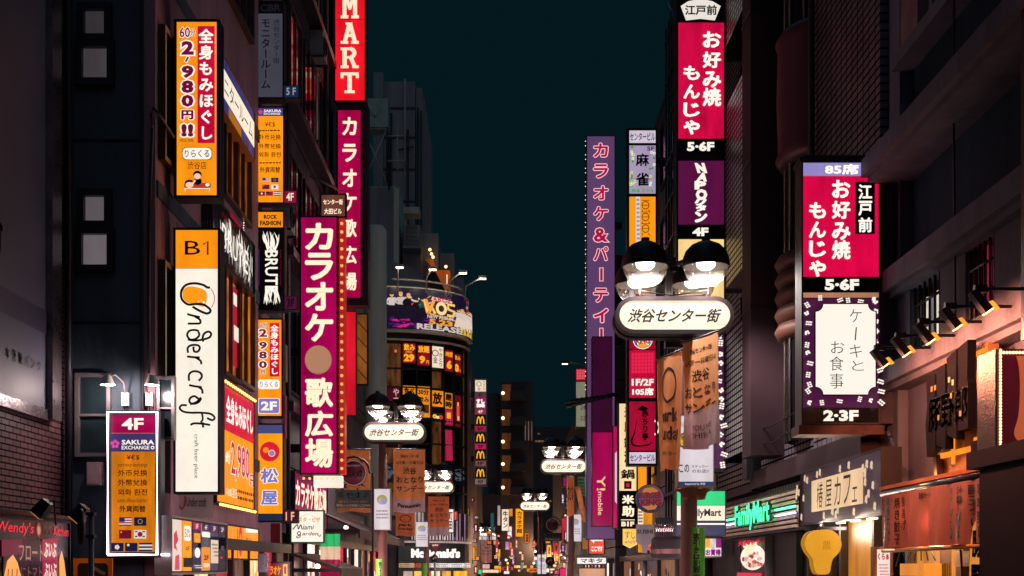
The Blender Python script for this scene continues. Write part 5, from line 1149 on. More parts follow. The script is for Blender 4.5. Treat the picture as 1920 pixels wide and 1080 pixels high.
# white notice boxes wrapped round the lamp posts
def notice(label, x0, y0, x1, y1, D, mat=None): return Sign('notice_box', label, 'notice', x0, y0, x1, y1, D=D, depth=.3, border=.015, case=pbr('notice_edge', '#9A8478', .4, .3), group='white notice boxes on the lamp posts')
nb_ = em('#E6DCE2', .85, .12)
s = notice('white sticker shop notice box on the nearest lamp post', 1272, 780, 1337, 912, 18.75); s.panel(nb_)
s.rect(1272, 903, 1337, 912, I('#24406A', .8)); s.t('Supported by 渋谷', 1284, 905, 1322, 910, iw); s.t('安心へ', 1273, 791, 1290, 801, iblk, .0)
s.pic(); s.disc(1285, 826, 15, I('#1A3A4A', .8)); s.disc(1285, 826, 12, I('#E0B830', .9)); s.t('客引', 1276, 817, 1294, 825, iblk, .02); s.t('宣', 1279, 828, 1291, 838, iblk, .02); s.t('この', 1273, 871, 1292, 886, iblk, .02); s.t('ステッカー', 1296, 872, 1327, 878, iblk, .01); s.t('のお店!!', 1297, 880, 1328, 887, iblk, .01); s.flush()
m = MB(); m.lathe([(.17, -.16), (.2, -.06), (.29, -.02), (.29, 0)], pbr('copper_collar', '#8A5A48', .3, .6), (0, .2, -.02), 20); m.build('collar', s.root)
def notice_small(label, x0, y0, x1, y1, D):
    s = notice(label, x0, y0, x1, y1, D); s.panel(nb_); w, h = x1-x0, y1-y0; s.pic()
    s.disc(x0+w*.5, y0+h*.26, w*.34, I('#C0A840', .8), h*.12); s.disc(x0+w*.42, y0+h*.3, w*.18, I('#B0A8C8', .9), h*.08); s.disc(x0+w*.64, y0+h*.3, w*.18, I('#A098C0', .9), h*.08); s.lines(x0+w*.12, y0+h*.5, x1-w*.08, y0+h*.75, 3, I('#A88898', .8), .5); s.flush(); return s
notice_small('white notice box on the lamp post next to the fire hydrant pole', 702, 917, 731, 993, 34.8); notice_small('small white notice box between the two brown banners', 780, 979, 802, 1025, 54.5); notice_small('white notice box behind the folded orange flag', 1063, 965, 1090, 1015, 47); notice_small('narrow white notice box under the far fire hydrant plate', 1008, 1040, 1024, 1076, 71)
def band(label, px, y0, y1, D, r, c1, txt=True):
    k = D/F; t = thing('post_band', label, 'notice', P(px, y1, D)); h = (y1-y0)*k
    m = MB(); m.lathe([(r, 0), (r, h)], c1, (0, 0, 0), 24); m.build('wrap', t)
    if txt:
        m = MB()
        for i, c in enumerate('客引きは犯罪です'):
            vs, fs = glyph(c, .035, 0); s_ = .105; m.add([((x-.5)*s_*1.05, -math.sqrt(max(0, (r+.004)**2-((x-.5)*s_*1.05)**2)), h-.08-(i+.5)*s_*.95+(y-.38)*s_) for x, y in vs], fs, K('#141A10'))
        m.build('lettering', t)
gcol = pbr('green_wrap', '#62C83A', .35, var=.25, sc=4, bump=.02)
band('bright green printed band low on the nearest lamp post', 1304, 990, 1200, 19.15, .137, gcol); band('green band low on the lamp post by the curved billboard', 713.5, 1048, 1090, 35.25, .135, gcol); band('small green band low on the lamp post between the banners', 796, 1056, 1085, 55.2, .135, gcol, False)
# far hydrant sign and round road sign
t, k, ik = hydrant('dark far fire hydrant disc above a small blue shop plate', 1036, 984, 12.5, 66, 1015, '', '')
plate(t, (1015,), 1019, 999, 1053, 1015, 66, [('買取 セキネ', 1021, 1001, 1051, 1007, ik, .02), ('03-3464-2061', 1022, 1009, 1050, 1013, ik, 0)], pbr('blue_plate', '#2A3440', .5))
def road_sign(label, px, py, r, D, c_, poleh, arrow=True):
    k = D/F; t = thing('road_sign', label, 'sign', P(px, py, D)); m = MB(); m.lathe([(.01, 0), (r*k, 0), (r*k, .03), (.01, .03)], c_, (0, 0, 0), 24); o = m.build('disc', t); o.rotation_euler = (pi/2, 0, 0)
    m = MB(); R = r*k; w_ = pbr('road_sign_arrow', '#E88040', .5)
    if arrow: m.prism([(-.5*R, -.35*R), (-.3*R, -.35*R), (-.25*R, 0), (.1*R, .1*R), (.1*R, -.1*R), (.6*R, .25*R), (.1*R, .55*R), (.1*R, .35*R), (-.3*R, .25*R), (-.5*R, 0)], -.045, -.033, w_); m.build('arrow', t)
    m = MB(); m.tube([(0, .06, -poleh), (0, .06, R)], .03, pale_metal, 8); m.build('pole', t); return t
road_sign('round blue road sign with an orange arrow among the far lights', 1031, 1052, 8.5, 70, pbr('road_sign_blue', '#1A3048', .5), 2.6)
road_sign('round blue road sign in front of the burger shop', 815, 1047, 7, 50, pbr('road_sign_blue', '#1A3048', .5), 2.6)
t = thing('road_sign', 'red triangular stop sign seen before the burger letters', 'sign', P(816, 1022, 50)); m = MB(); m.prism([(0, -.33), (.22, .08), (-.22, .08)], -.02, .02, pbr('stop_red', '#8A1A2A', .5)); m.build('plate', t); m = MB(); m.tube([(0, .05, -3), (0, .05, .05)], .03, pale_metal, 8); m.build('pole', t)
m = MB(); vs, fs = glyph('止まれ', .03, 0); m.add([(-.12+x/3*.24, -.025, -.03+y*.07) for x, y in vs], fs, iw); m.build('lettering', t)

# ---- the far street: small signs
far = [  # label, x0,y0,x1,y1,D, colour, strength, text, ink, vertical
 ('cream vertical sign with black ox tongue brush letters far down the street', 941, 955, 954, 995, 112, CREAM, .85, '牛タン', iblk, 1), ('long yellow vertical sign with dark letters far down the street', 967, 954, 981, 1006, 116, '#FF9E10', 1.0, 'カラオケ館', K('#3A1A08'), 1),
 ('purple poster sign under the cream ox tongue sign', 950, 985, 961, 1010, 118, '#7A1A6A', .8, '酒場', iw, 1), ('narrow orange sign touching the cream sign', 955, 954, 961, 968, 118, '#F0901C', .9, '', None, 0),
 ('square amber lit sign low by the far dark wall', 927, 1061, 939, 1073, 95, '#FFA820', 1.0, '', None, 0), ('pale blue green vertical sign at the corner of the burger building', 880, 990, 889, 1000, 76, '#BFE8C8', .9, '', None, 0),
 ('white vertical sign strip beside the curved building', 882, 955, 885, 985, 82, '#F0E8E0', .9, '', None, 0), ('green strip sign above the white strip', 881, 1005, 888, 1016, 76, '#30B870', .8, '', None, 0), ('amber strip sign beside the slatted fascia', 887, 1026, 890, 1050, 74, '#FFA81C', 1.0, '', None, 0),
 ('red lit awning sign hanging under the far oval lamp', 897, 1006, 930, 1012, 98, '#F0E4E8', .8, 'スーパー', I('#8A1848'), 0), ('red poster sign behind the fire hydrant disc on the right', 1054, 972, 1062, 1012, 75, '#C01038', .95, '', None, 0), ('white arrow sign on red beside the violet sign', 1105, 1000, 1132, 1038, 44.5, '#F04838', 1.0, '', None, 0),
 ('long white fascia sign with three dark katakana', 1082, 1046, 1136, 1057, 43, '#FFF4F0', 1.0, 'マキタ', iblk, 0), ('bright white panel sign above the red arrow sign', 1104, 990, 1134, 999, 45, '#FFF0E8', 1.05, '', None, 0), ('amber shop light panel under the white fascia', 1086, 1066, 1134, 1090, 43.5, '#E8A878', .7, '', None, 0),
 ('cream notice board high beside the top of the violet sign', 1080, 700, 1099, 800, 60, '#A8A488', .5, '', None, 0), ('red dot matrix sign above the cream notice board', 1080, 692, 1098, 713, 59.5, '#D02038', .9, '', None, 0), ('green sign with rows of dark letters behind the folded flag', 1083, 894, 1097, 930, 58, '#5A7A5A', .5, '', None, 0),
 ('pink sign with a small emblem left of the folded flag', 1056, 896, 1064, 912, 62, '#8A1A58', .8, '', None, 0), ('black and white checked sign left of the folded flag', 1062, 930, 1068, 958, 60, '#C8C0C8', .7, '', None, 0), ('magenta low sign beside the far road', 1050, 1066, 1062, 1085, 66, '#D01860', 1.0, '', None, 0), ('pink horizontal sign by the far crossing', 1049, 1031, 1061, 1036, 80, '#F08898', 1.0, '', None, 0),
 ('amber square sign at the far end of the road', 995, 1024, 1001, 1042, 150, '#FFC060', 1.0, '', None, 0), ('dark violet sign on the far right building', 1052, 925, 1060, 946, 90, '#4A2A78', .7, 'ピカ', iw, 1), ('white shop name sign at the far left corner', 840, 955, 850, 998, 57, '#F0E0E0', .9, '町田', iblk, 1),
 ('tall pale sign strip left of the cream ox tongue sign', 933, 948, 938, 985, 112, '#C8B8B0', .6, '', None, 0), ('orange sign cluster low beside the yellow vertical sign', 984, 1000, 992, 1018, 118, '#E8741C', .9, '居酒屋', iblk, 1), ('small teal sign above the far oval lamp', 976, 1012, 984, 1018, 130, '#40B0A0', .8, '', None, 0), ('red sign with white bars beside the yellow vertical sign', 986, 975, 993, 996, 121, '#C81C30', .8, '', None, 0),
 ('violet lit sign low under the purple poster sign', 948, 1016, 958, 1030, 112, '#9A4AB8', .8, '', None, 0), ('pale pink sign at the foot of the far dark wall', 905, 1058, 918, 1066, 92, '#F0B8C0', .9, '', None, 0), ('blue white sign low by the burger corner', 884, 1062, 896, 1070, 80, '#B8C8F0', .9, '', None, 0), ('green cross sign low by the burger corner', 897, 1068, 903, 1076, 86, '#40D890', .9, '', None, 0),
 ('warm shop sign strip beyond the pennants', 992, 1046, 999, 1056, 140, '#FFC880', 1.0, '', None, 0), ('small white sign left of the blue arrow sign', 1001, 1044, 1007, 1050, 110, '#FFF0E8', 1.0, '', None, 0), ('amber sign right of the blue arrow sign', 1041, 1036, 1047, 1058, 95, '#F0A030', .9, '', None, 0), ('maroon sign over the pinkish traffic mirror', 1054, 1018, 1068, 1028, 88, '#8A1838', .9, '', None, 0), ('brown lit sign beside the white notice box', 1092, 1008, 1103, 1030, 60, '#A86030', .8, '', None, 0),
 ('dim teal vertical sign on the far dark wall', 920, 962, 926, 996, 100, '#2A5A60', .7, '', None, 0), ('yellow sign tucked under the far oval lamp', 930, 1030, 938, 1044, 104, '#F8B020', .9, '', None, 0), ('red vertical sign above the square amber sign', 929, 1012, 934, 1028, 106, '#D02028', .9, '', None, 0),
 ('red lantern sign on the curved corner', 850, 960, 856, 975, 57.6, '#E04818', 1.0, '', None, 0), ('tiny amber sign above the far pennants', 940, 1018, 948, 1034, 125, '#E8B080', .7, '', None, 0), ('small orange menu sign near the far road', 994, 1060, 1000, 1074, 110, '#F0A020', .9, '', None, 0), ('white price sign low beside the amber square', 945, 1071, 955, 1076, 100, '#F8E8E8', 1.0, '', None, 0)]
for lb_, x0, y0, x1, y1, D, c_, st_, tx, ik_, v_ in far:
    s = Sign('shop_sign', lb_, 'sign', x0, y0, x1, y1, D=D, depth=.3, border=.04); s.panel(em(c_, st_, .25, sc=1))
    if tx: s.t(tx, x0+(x1-x0)*.12, y0+(y1-y0)*.08, x1-(x1-x0)*.12, y1-(y1-y0)*.12, ik_, .03, v=bool(v_))
    if 'arrow sign' in lb_: 
        s.poly([(1107, 1012), (1114, 1005), (1114, 1009.5), (1130, 1009.5), (1130, 1014.5), (1114, 1014.5), (1114, 1019)], iw); s.t('ここです', 1109, 1024, 1130, 1034, iw, .06)
    if 'cream notice' in lb_: s.t('24', 1088, 760, 1098, 768, iblk); s.t('22', 1088, 780, 1098, 788, iblk)
    if 'dot matrix' in lb_:
        for yy in range(694, 712, 3):
            for xx in range(1082, 1097, 3): s.rect(xx, yy, xx+1.5, yy+1.5, I('#FF8090'))
    if 'rows of dark' in lb_: s.lines(1084, 896, 1096, 928, 5, iblk, .6)
    if 'checked' in lb_:
        for i in range(7): s.rect(1062+3*(i % 2), 930+4*i, 1065+3*(i % 2), 934+4*i, iblk)
    s.flush()
zones = (((926, 941), (998, 1074), (95, 112), 'by the dark wall at the far left'), ((942, 965), (1002, 1076), (100, 118), 'under the ox tongue sign'), ((966, 986), (1010, 1076), (105, 125), 'under the long yellow vertical sign'),
         ((987, 1008), (1010, 1076), (110, 150), 'where the far road closes'), ((1009, 1049), (1002, 1078), (72, 100), 'around the blue arrow road sign'), ((1050, 1064), (950, 1078), (68, 90), 'left of the folded orange flag'), ((868, 900), (925, 1076), (64, 82), 'at the corner past the burger fascia'))
hues = (('red', '#D81C2C'), ('amber', '#FFA024'), ('white', '#FFF2E6'), ('pink', '#E83878'), ('cream', '#FFDCA8'), ('violet', '#8A50B0'), ('teal', '#48B8A8'), ('orange', '#F07820'))
rz_ = random.Random(21)
for (xa, xb), (ya, yb), (da, db), where in zones:
    for i, (nm, c_) in enumerate(hues):
        tall = (i+len(where)) % 2; w_, h_ = ((2.6, 4.2), (9, 20)) if tall else ((4, 9), (3, 6)); w_, h_ = rz_.uniform(*w_), rz_.uniform(*h_)
        x0 = xa+(xb-xa-w_)*rz_.random(); y0 = ya+(yb-ya-h_)*(i+rz_.random())/8; D = da+(db-da)*rz_.random()
        s = Sign('shop_sign', 'tiny %s %s lit sign %s' % (nm, 'upright' if tall else 'level', where), 'sign', x0, y0, x0+w_, y0+h_, D=D, depth=.3, border=.05, group='tiny lit signs of the far street')
        s.panel(em(c_, rz_.choice((.7, .9, 1.05)), .35, sc=1.2)); ik_ = iblk if nm in ('white', 'cream', 'amber', 'teal') else iw
        if tall: s.t(rz_.choice(('酒場', 'めん', '薬店', 'ゲーム', 'すし')), x0+w_*.2, y0+h_*.1, x0+w_*.8, y0+h_*.9, ik_, .04, v=True)
        else: s.t(rz_.choice(('酒場', 'カフェ', '薬', 'OPEN')), x0+w_*.15, y0+h_*.2, x0+w_*.85, y0+h_*.8, ik_, .04)
        s.flush()
for i, (lb_, x0, y0, w_, h_, D, c_, tx) in enumerate((('wide amber shop fascia under the slatted burger corner', 872, 1044, 26, 6, 78, '#E89030', '居酒屋'), ('wide cream shop fascia low by the far dark wall', 905, 1068, 30, 6, 92, '#F8D8A8', 'ラーメン'), ('red shop fascia low under the ox tongue sign', 940, 1063, 22, 6, 108, '#C82030', '焼肉'),
    ('long amber fascia below the yellow vertical sign', 964, 1060, 24, 5, 118, '#FFB040', 'カラオケ'), ('orange fascia low where the far road closes', 988, 1066, 22, 6, 104, '#E87028', '酒場'), ('cream fascia low below the blue arrow road sign', 1014, 1066, 26, 7, 90, '#FFE0B8', '薬'), ('pink fascia low right of the blue arrow road sign', 1040, 1070, 24, 6, 82, '#E04878', 'カフェ'),
    ('brown lit fascia left of the long white fascia', 1052, 1044, 24, 6, 74, '#B06830', '寿司'), ('amber upright sign by the narrow white notice box', 1026, 1022, 7, 22, 86, '#F0A028', '酒'), ('red upright sign under the far fire hydrant plate', 1040, 1018, 6, 20, 84, '#C81C2C', '肉'), ('white upright sign over the tiny far lamp', 958, 1000, 7, 18, 122, '#F4E4D8', '薬'), ('orange upright sign on the dark wall past the burger blade', 914, 996, 7, 24, 98, '#E07020', '麺'))):
    s = Sign('shop_fascia' if w_ > h_ else 'shop_sign', lb_, 'sign', x0, y0, x0+w_, y0+h_, D=D, depth=.4, border=.06); s.panel(em(c_, .9, .3, sc=1)); s.t(tx, x0+w_*.18, y0+h_*.18, x0+w_*.82, y0+h_*.82, iblk if i % 2 == 0 or h_ > w_ else iw, .03); s.flush()
t = thing('bracket_lamp', 'lone bracket street light reaching left from the purple sign', 'lamp', P(1098, 684, 50)); m = MB(); m.tube([(0, 0, 0), (-.5, 0, .08), (-.72, 0, .1)], .035, pale_metal, 6); m.build('arm', t); m = MB(); m.box(-.95, -.1, .04, -.66, .1, .14, metal_dark); m.build('lamp_head', t); m = MB(); m.box(-.92, -.08, .02, -.7, .08, .038, em('#FFE0C0', 3, 0)); m.build('lens', t)
for i, (px, py, D, lb_) in enumerate(((968, 934, 150, 'bare white bulb light high over the far street'), (982, 948, 150, 'bare white bulb light right of the cream sign'), (974, 992, 140, 'bright shop globe light by the yellow sign'), (1004, 1034, 120, 'small globe light beside the amber square'), (1045, 1045, 90, 'orange globe light over the far crossing'), (1052, 1042, 85, 'pale globe light next to the pink sign'), (1040, 1060, 85, 'large orange globe light near the road sign'), (949, 1050, 110, 'white globe light low by the far dark wall'), (952, 1056, 112, 'warm globe light low by the pennants'), (1001, 1056, 100, 'pink globe light low in the far street'), (1090, 1072, 60, 'white globe light under the white fascia'))):
    t = thing('globe_light', lb_, 'light', P(px, py, D), 0, 'small lights in the far street'); m = MB(); r = 2.2*D/F*(1.3 if 'large' in lb_ else 1); m.ball((0, 0, 0), r, em(('#FFF0E0', '#FFB060')['orange' in lb_ or 'warm' in lb_], 2.0, 0), 8); m.build('globe', t); m = MB(); m.tube([(0, 0, r*.9), (0, 0, r*2)], r*.3, metal_dark, 6); m.build('cap', t)
    if i in (0, 2, 3, 6, 7, 9): ld = bpy.data.lights.new('globe', 'POINT'); ld.energy = 700; ld.color = (1, .5, .24); ld.shadow_soft_size = .3; lo = bpy.data.objects.new('globe', ld); C.objects.link(lo); lo.parent = t; lo.location = (0, -1.2, .4)
t = thing('road_mirror', 'round pinkish traffic mirror beside the right lamp post', 'mirror', P(1062, 1048, 52)); m = MB(); m.lathe([(.01, -.05), (.1, -.045), (.17, 0), (.18, .03)], pbr('mirror_glass', '#C8A8A8', .1, .9, bump=0), (0, 0, 0), 20); o = m.build('mirror_glass', t); o.rotation_euler = (pi/2, 0, 0); m = MB(); m.tube([(0, .08, -3), (0, .08, .6)], .03, pale_metal, 8); m.build('pole', t)
# ================================================================ signs and shop fronts, right side
# directory stack on the tiled wall (far one of the two big blades)
s = Sign('tenant_blade_sign', 'tall blade sign stacking red pancake, plum pasta and cream panels behind the nearest lamp', 'sign', 1271, -8, 1357, 882, D=24, depth=.35, border=.03)
s.panel(pbr('black_acrylic', '#06060C'), (1271, -8, 1357, 41), 'fan_panel'); s.pic()
s.poly([(1276, 12), (1290, 3), (1313, -2), (1336, 3), (1351, 12), (1340, 39), (1313, 36), (1286, 39)], I('#F0E6DC', .95)); s.t('江戸前', 1284, 10, 1344, 29, iblk, .03); s.flush()
s.panel(em('#D00842', 1.0, .3, sc=2.4), (1272, 43, 1357, 260), 'red_panel')
for c, y in zip('お好み焼', (59, 97, 134, 165)): s.t(c, 1317, y, 1352, y+(31 if c != '焼' else 35), iw, .035)
for c, y in zip('もんじゃ', (124, 159, 193, 226)): s.t(c, 1281, y, 1312, y+27, iw, .035)
s.flush(); s.panel(pbr('black_acrylic', '#06060C'), (1272, 262, 1357, 286), 'floor_panel'); s.t('5·6F', 1288, 266, 1339, 284, iw, .05)
s.flush(); s.panel(em('#5A1040', .9, .15), (1272, 302, 1357, 421), 'plum_panel')
for i, (c, y0, y1, a) in enumerate((('N', 306, 325, -.3), ('A', 324, 341, .2), ('P', 340, 356, 0), ('O', 355, 376, 0), ('リ', 374, 386, .3), ('タ', 384, 397, 0), ('ン', 397, 418, 0))): s.t(c, 1302+(i % 2)*2, y0, 1326-(i % 3), y1, iw, .07, sh=a)
s.flush(); s.panel(pbr('black_acrylic', '#06060C'), (1272, 423, 1357, 447), 'floor_panel'); s.t('4F', 1298, 427, 1328, 443, iw, .05)
s.flush(); s.panel(em('#FFD68C', 1.0, .12), (1272, 449, 1357, 560), 'cream_panel'); s.pic(); s.poly([(1274, 520), (1300, 510), (1324, 518), (1328, 532), (1300, 530), (1280, 538)], I('#F0A020')); s.t('北海道', 1280, 540, 1318, 552, I('#C08A10', .8), .01); s.t('チーズフォンデュ', 1280, 554, 1352, 559, I('#C08A10', .8), .01); s.flush()
s.panel(em('#4A1444', .85, .12), (1272, 562, 1357, 878), 'floral_panel'); s.pic(); s.rr(1284, 640, 1340, 860, 9, K('#180818'), notch=True); s.rr(1286, 643, 1338, 857, 8, iw, notch=True)
def flower(s, x, y, r, a=0, leaf=False):
    if leaf:
        for k in range(3): d = k*r*.7; s.disc(x+cos(a)*d-sin(a)*r*.4, y+sin(a)*d+cos(a)*r*.4, r*.42, iw, r*.3, 8); s.disc(x+cos(a)*d+sin(a)*r*.4, y+sin(a)*d-cos(a)*r*.4, r*.42, iw, r*.3, 8)
    else:
        for k in range(4): s.disc(x+r*.5*cos(a+k*1.3), y+r*.5*sin(a+k*1.3), r*.42, iw, n=8)
rf = random.Random(4)
for y in range(575, 872, 17): flower(s, 1278, y, 5, rf.random()*6, rf.random() < .5); flower(s, 1349, y+6, 6, rf.random()*6, rf.random() < .4)
s.flush()
for y in (100, 290, 500, 700, 860): m = MB(); z = s.L(0, y, 0)[2]; m.box(.42, .1, z-.07, .9, .22, z+.07, metal_dark); m.build('bracket', s.root)
# nearest big blade
s = Sign('pancake_blade_sign', 'nearest big blade sign with lilac 85 seats head, red panel and white cake panel', 'sign', 1505, 306, 1647, 793, D=15, depth=.3, border=.02, case=K('#3A2A34'))
m = MB(); m.prism([(-.485, 3.06), (.47, 3.06), (.47, 3.13), (-.4, 3.13), (-.485, 3.1)], -.03, .33, metal_dark); m.build('cap', s.root)
s.panel(em('#9A8ED0', .95, .12), (1505, 306, 1647, 330), 'head_panel'); s.t('85席', 1546, 308, 1610, 328, iw, .04)
s.flush(); s.panel(em('#D80644', 1.0, .22, sc=2.6), (1505, 331, 1647, 519), 'red_panel')
for c, y in zip('お好み焼', (338, 377, 417, 451)): s.t(c, 1559, y, 1594, y+(34 if c != '焼' else 36), iw, .035)
for c, y in zip('もんじゃ', (380, 416, 452, 489)): s.t(c, 1516, y, 1548, y+(31 if c != 'や' else 26), iw, .035)
s.rect(1603, 342, 1639, 440, iblk)
for c, y in zip('江戸前', (347, 378, 409)): s.t(c, 1608, y, 1634, y+28, iw, .03)
s.flush(); s.panel(pbr('black_acrylic', '#06060C'), (1505, 520, 1647, 547), 'floor_panel'); s.t('5·6F', 1546, 523, 1610, 545, iw, .05)
s.flush(); s.panel(em('#C88A68', .8, .2), (1505, 549, 1647, 558), 'strip_panel'); s.panel(em('#4C163E', .9, .12), (1505, 560, 1647, 764), 'floral_panel'); s.pic()
for y in range(566, 760, 19):
    flower(s, 1511, y+3, 5.5, rf.random()*6, rf.random() < .5); flower(s, 1640, y, 6, rf.random()*6, rf.random() < .6)
for x, y in ((1530, 569), (1563, 571), (1580, 567), (1600, 572), (1622, 756), (1600, 757), (1560, 757), (1530, 757), (1626, 570)): flower(s, x, y, 5, rf.random()*6, rf.random() < .5)
s.rr(1516, 577, 1631, 748, 15, iblk, notch=True, n=7); s.rr(1518.5, 579.5, 1628.5, 745.5, 14, iw, notch=True, n=7)
for c, x, y, h in (('ケ', 1581, 589, 24), ('ー', 1583, 622, 26), ('キ', 1581, 654, 24), ('と', 1585, 684, 18)):
    if c == 'ー': s.st([(1593, 622), (1592, 634), (1591, 646)], 2.2, iblk)
    else: s.t(c, x, y, x+22, y+h, iblk, -.012)
for c, x, y, h in (('お', 1546, 648, 22), ('食', 1544, 676, 26), ('事', 1544, 707, 28)): s.t(c, x, y, x+25, y+h, iblk, -.008)
s.flush(); s.panel(pbr('black_acrylic', '#06060C'), (1505, 765, 1647, 792), 'floor_panel'); s.t('2·3F', 1543, 769, 1609, 790, iw, .05); s.flush()
for y in (320, 540, 700): m = MB(); z = s.L(0, y, 0)[2]; m.box(.46, .08, z-.08, .95, .24, z+.08, metal_dark); m.build('bracket', s.root)
m = MB(); m.box(-.5, -.05, -.14, .5, .34, -.03, pbr('rusty_tray', '#5A3A34', .5, .4, var=.4, sc=6)); m.build('drip_tray', s.root)
m = MB(); b_ = s.L(1647, 306, 0); m.box(b_[0]+.02, .05, .0, b_[0]+.2, .3, 3.05, pbr('purple_grey_case', '#4A3A4C', .5)); m.build('side_case', s.root)
m = MB(); m.tube([s.L(1640, 800, -.1), s.L(1655, 820, -.1), s.L(1690, 815, -.1)], .012, metal_black, 6); m.build('cable', s.root)
# centre building directory stack
D = 35
s = Sign('directory_sign', 'tall directory blade with mahjong, orange grill, burger and red noodle panels', 'sign', 1179, 244, 1229, 870, D=D, depth=.4, border=.05)
s.panel(em('#D8C8D8', .95, .1), (1180, 245, 1229, 268), 'name_panel'); s.t('センタービル', 1181, 249, 1228, 264, I('#3A2468', .8), .02)
s.flush(); s.panel(em('#AC9CBC', .9, .1), (1180, 273, 1229, 363), 'mahjong_panel'); s.t('5F', 1213, 275, 1227, 283, I('#4A2A58', .8), .03); s.t('麻', 1192, 288, 1217, 312, iblk, .03); s.t('雀', 1192, 324, 1217, 349, iblk, .03); s.t('麻雀 さかえ', 1184, 354, 1226, 361, I('#28A038'), .03)
s.pic(); rg = random.Random(9)
for i in range(26): x = rg.choice((rg.uniform(1182, 1191), rg.uniform(1218, 1227))); y = rg.uniform(276, 352); s.disc(x, y, 2.6, I(('#F0F8E0', '#50A040', '#E8E070')[i % 3]), n=8); s.disc(x, y, 1.1, I('#308030'), n=6)
s.flush(); s.panel(em('#FF9A14', 1.0, .08), (1180, 369, 1229, 470), 'grill_panel'); s.rect(1192, 369, 1200, 470, I('#E0D8E0', .9)); s.lines(1193, 371, 1199, 470, 12, I('#8878A0', .8)); bk2 = K('#1A0E06')
for i, (cy) in enumerate((388, 410, 432)):
    s.ring(1209, cy, 6.5, 1.3, bk2, ry=7); s.st([(1203, cy), (1215, cy)], 1.1, bk2, False); s.st([(1204, cy+8), (1202, cy+13)], 1.1, bk2); s.st([(1214, cy+8), (1217, cy+13)], 1.1, bk2); s.st([(1202, cy-9), (1216, cy-9)], 1.1, bk2, False)
s.flush(); s.panel(em('#D8D0D8', .9, .1), (1180, 472, 1229, 556), 'price_panel'); s.rect(1189, 538, 1222, 553, I('#F0981C')); s.t('190円', 1189, 539, 1221, 552, I('#8A1808', .9), .01); s.t('全品', 1192, 500, 1206, 514, iblk, .02); s.t('均一', 1192, 516, 1206, 530, iblk, .02); s.t('うまい', 1214, 500, 1223, 535, I('#7A1470', .8), .01, v=True)
s.flush(); s.panel(em('#A00830', .9, .15), (1180, 628, 1229, 655), 'burger_panel'); s.pic(); s.disc(1205, 637, 18.5, iw, 18); s.disc(1205, 637, 17, I('#2A4AA0'), 16.5); s.disc(1206, 636, 15, iw, 15); s.disc(1205, 648, 10, I('#F0A028'), 4.5); s.t('KING', 1192, 634, 1219, 645, I('#B82030'), .06); s.flush()
s.panel(em('#C00838', 1.0, .2), (1180, 657, 1229, 746), 'red_panel'); s.pic()
for i in range(7):
    for j in range(6): s.rect(1184+i*6, 662+j*6.5, 1189+i*6, 667.5+j*6.5, I('#F02850', .9))
s.t('1F/2F', 1184, 711, 1225, 724, iw, .04); s.t('105席', 1185, 728, 1225, 742, iw, .04)
s.flush(); s.panel(em('#A00A30', 1.0, .25), (1180, 753, 1229, 845), 'noodle_panel'); s.pic(); bk3 = K('#1C0408'); s.st([(1194, 785), (1190, 810), (1184, 828), (1192, 836), (1215, 834), (1224, 828)], 4, bk3, taper=True); s.t('赤ちり亭', 1203, 768, 1216, 826, bk3, .04, v=True); s.ring(1222, 802, 14, 3.5, iw, -1.2, 1.2, 12); s.poly([(1194, 768), (1204, 760), (1216, 766), (1208, 772)], bk3); s.flush()
s.panel(em('#D8C8D8', .95, .1), (1180, 848, 1229, 869), 'name_panel'); s.t('センタービル', 1181, 852, 1228, 865, I('#3A2468', .8), .02); s.flush()
for y in (300, 480, 600, 760): m = MB(); z = s.L(0, y, 0)[2]; m.box(.4, .1, z-.1, .75, .3, z+.1, metal_dark); m.build('bracket', s.root)
# round burger sign and the pub signs
t = thing('burger_round_sign', 'round dim burger sign hanging at the foot of the directory blade', 'sign', P(1218, 935, 33)); k = 33/F; R = 27*k
m = MB(); m.lathe([(.01, 0), (R, 0), (R, .1), (.01, .1)], K('#2A2430'), (0, 0, 0), 36); o = m.build('case', t); o.rotation_euler = (pi/2, 0, 0)
m = MB(); m.lathe([(.01, .1), (R*.95, .1), (R*.95, .112), (.01, .112)], em('#6A4A58', .8, .15), (0, 0, 0), 36); f = m.build('face', t); f.rotation_euler = (pi/2, 0, 0)
q = Sign('x', 'x', 'x', 1191, 908, 1245, 962, D=33, nocase=True); q.top = .112; q.k = 0; q.ink = MB(); q.inkname = 'lettering'
q.ring(1217, 936, 22, 4, I('#1A2A58', .8), .3, 3.6, 24); q.poly([(1202, 924), (1208, 916), (1222, 914), (1233, 920), (1230, 925)], I('#C8803A', .8)); q.poly([(1203, 950), (1234, 945), (1228, 955), (1214, 957)], I('#C8803A', .8)); q.t('BURGER', 1197, 923, 1240, 935, I('#7A1A2A', .9), .05); q.t('KING', 1200, 936, 1238, 949, I('#7A1A2A', .9), .06)
o = q.ink.build('lettering', t); q.ink = None; o.location = [a-b for a, b in zip(q.root.location, P(1218, 935, 33))]; bpy.data.objects.remove(q.root)
m = MB(); m.box(R*.9, .0, -.04, R+.5, .08, .04, metal_dark); m.build('bracket', t)
s = Sign('hotpot_sign', 'cream and black vertical pub sign lettered B1F beside the round burger sign', 'sign', 1161, 757, 1193, 990, D=36, depth=.3, border=.04)
s.panel(em('#FFDFA8', 1.0, .1), (1161, 757, 1193, 920), 'cream_panel')
for c, y in zip('米助鍋酒場', (762, 790, 818, 846, 872)): s.t(c, 1170, y, 1186, y+22, I('#C0281C') if y < 800 else iblk, .03) if y < 870 else None
s.t('鍋', 1164, 880, 1190, 898, iblk, .03); s.rect(1170, 902, 1184, 917, K('#2A1420')); s.rect(1174, 906, 1180, 913, I('#D81838')); s.flush()
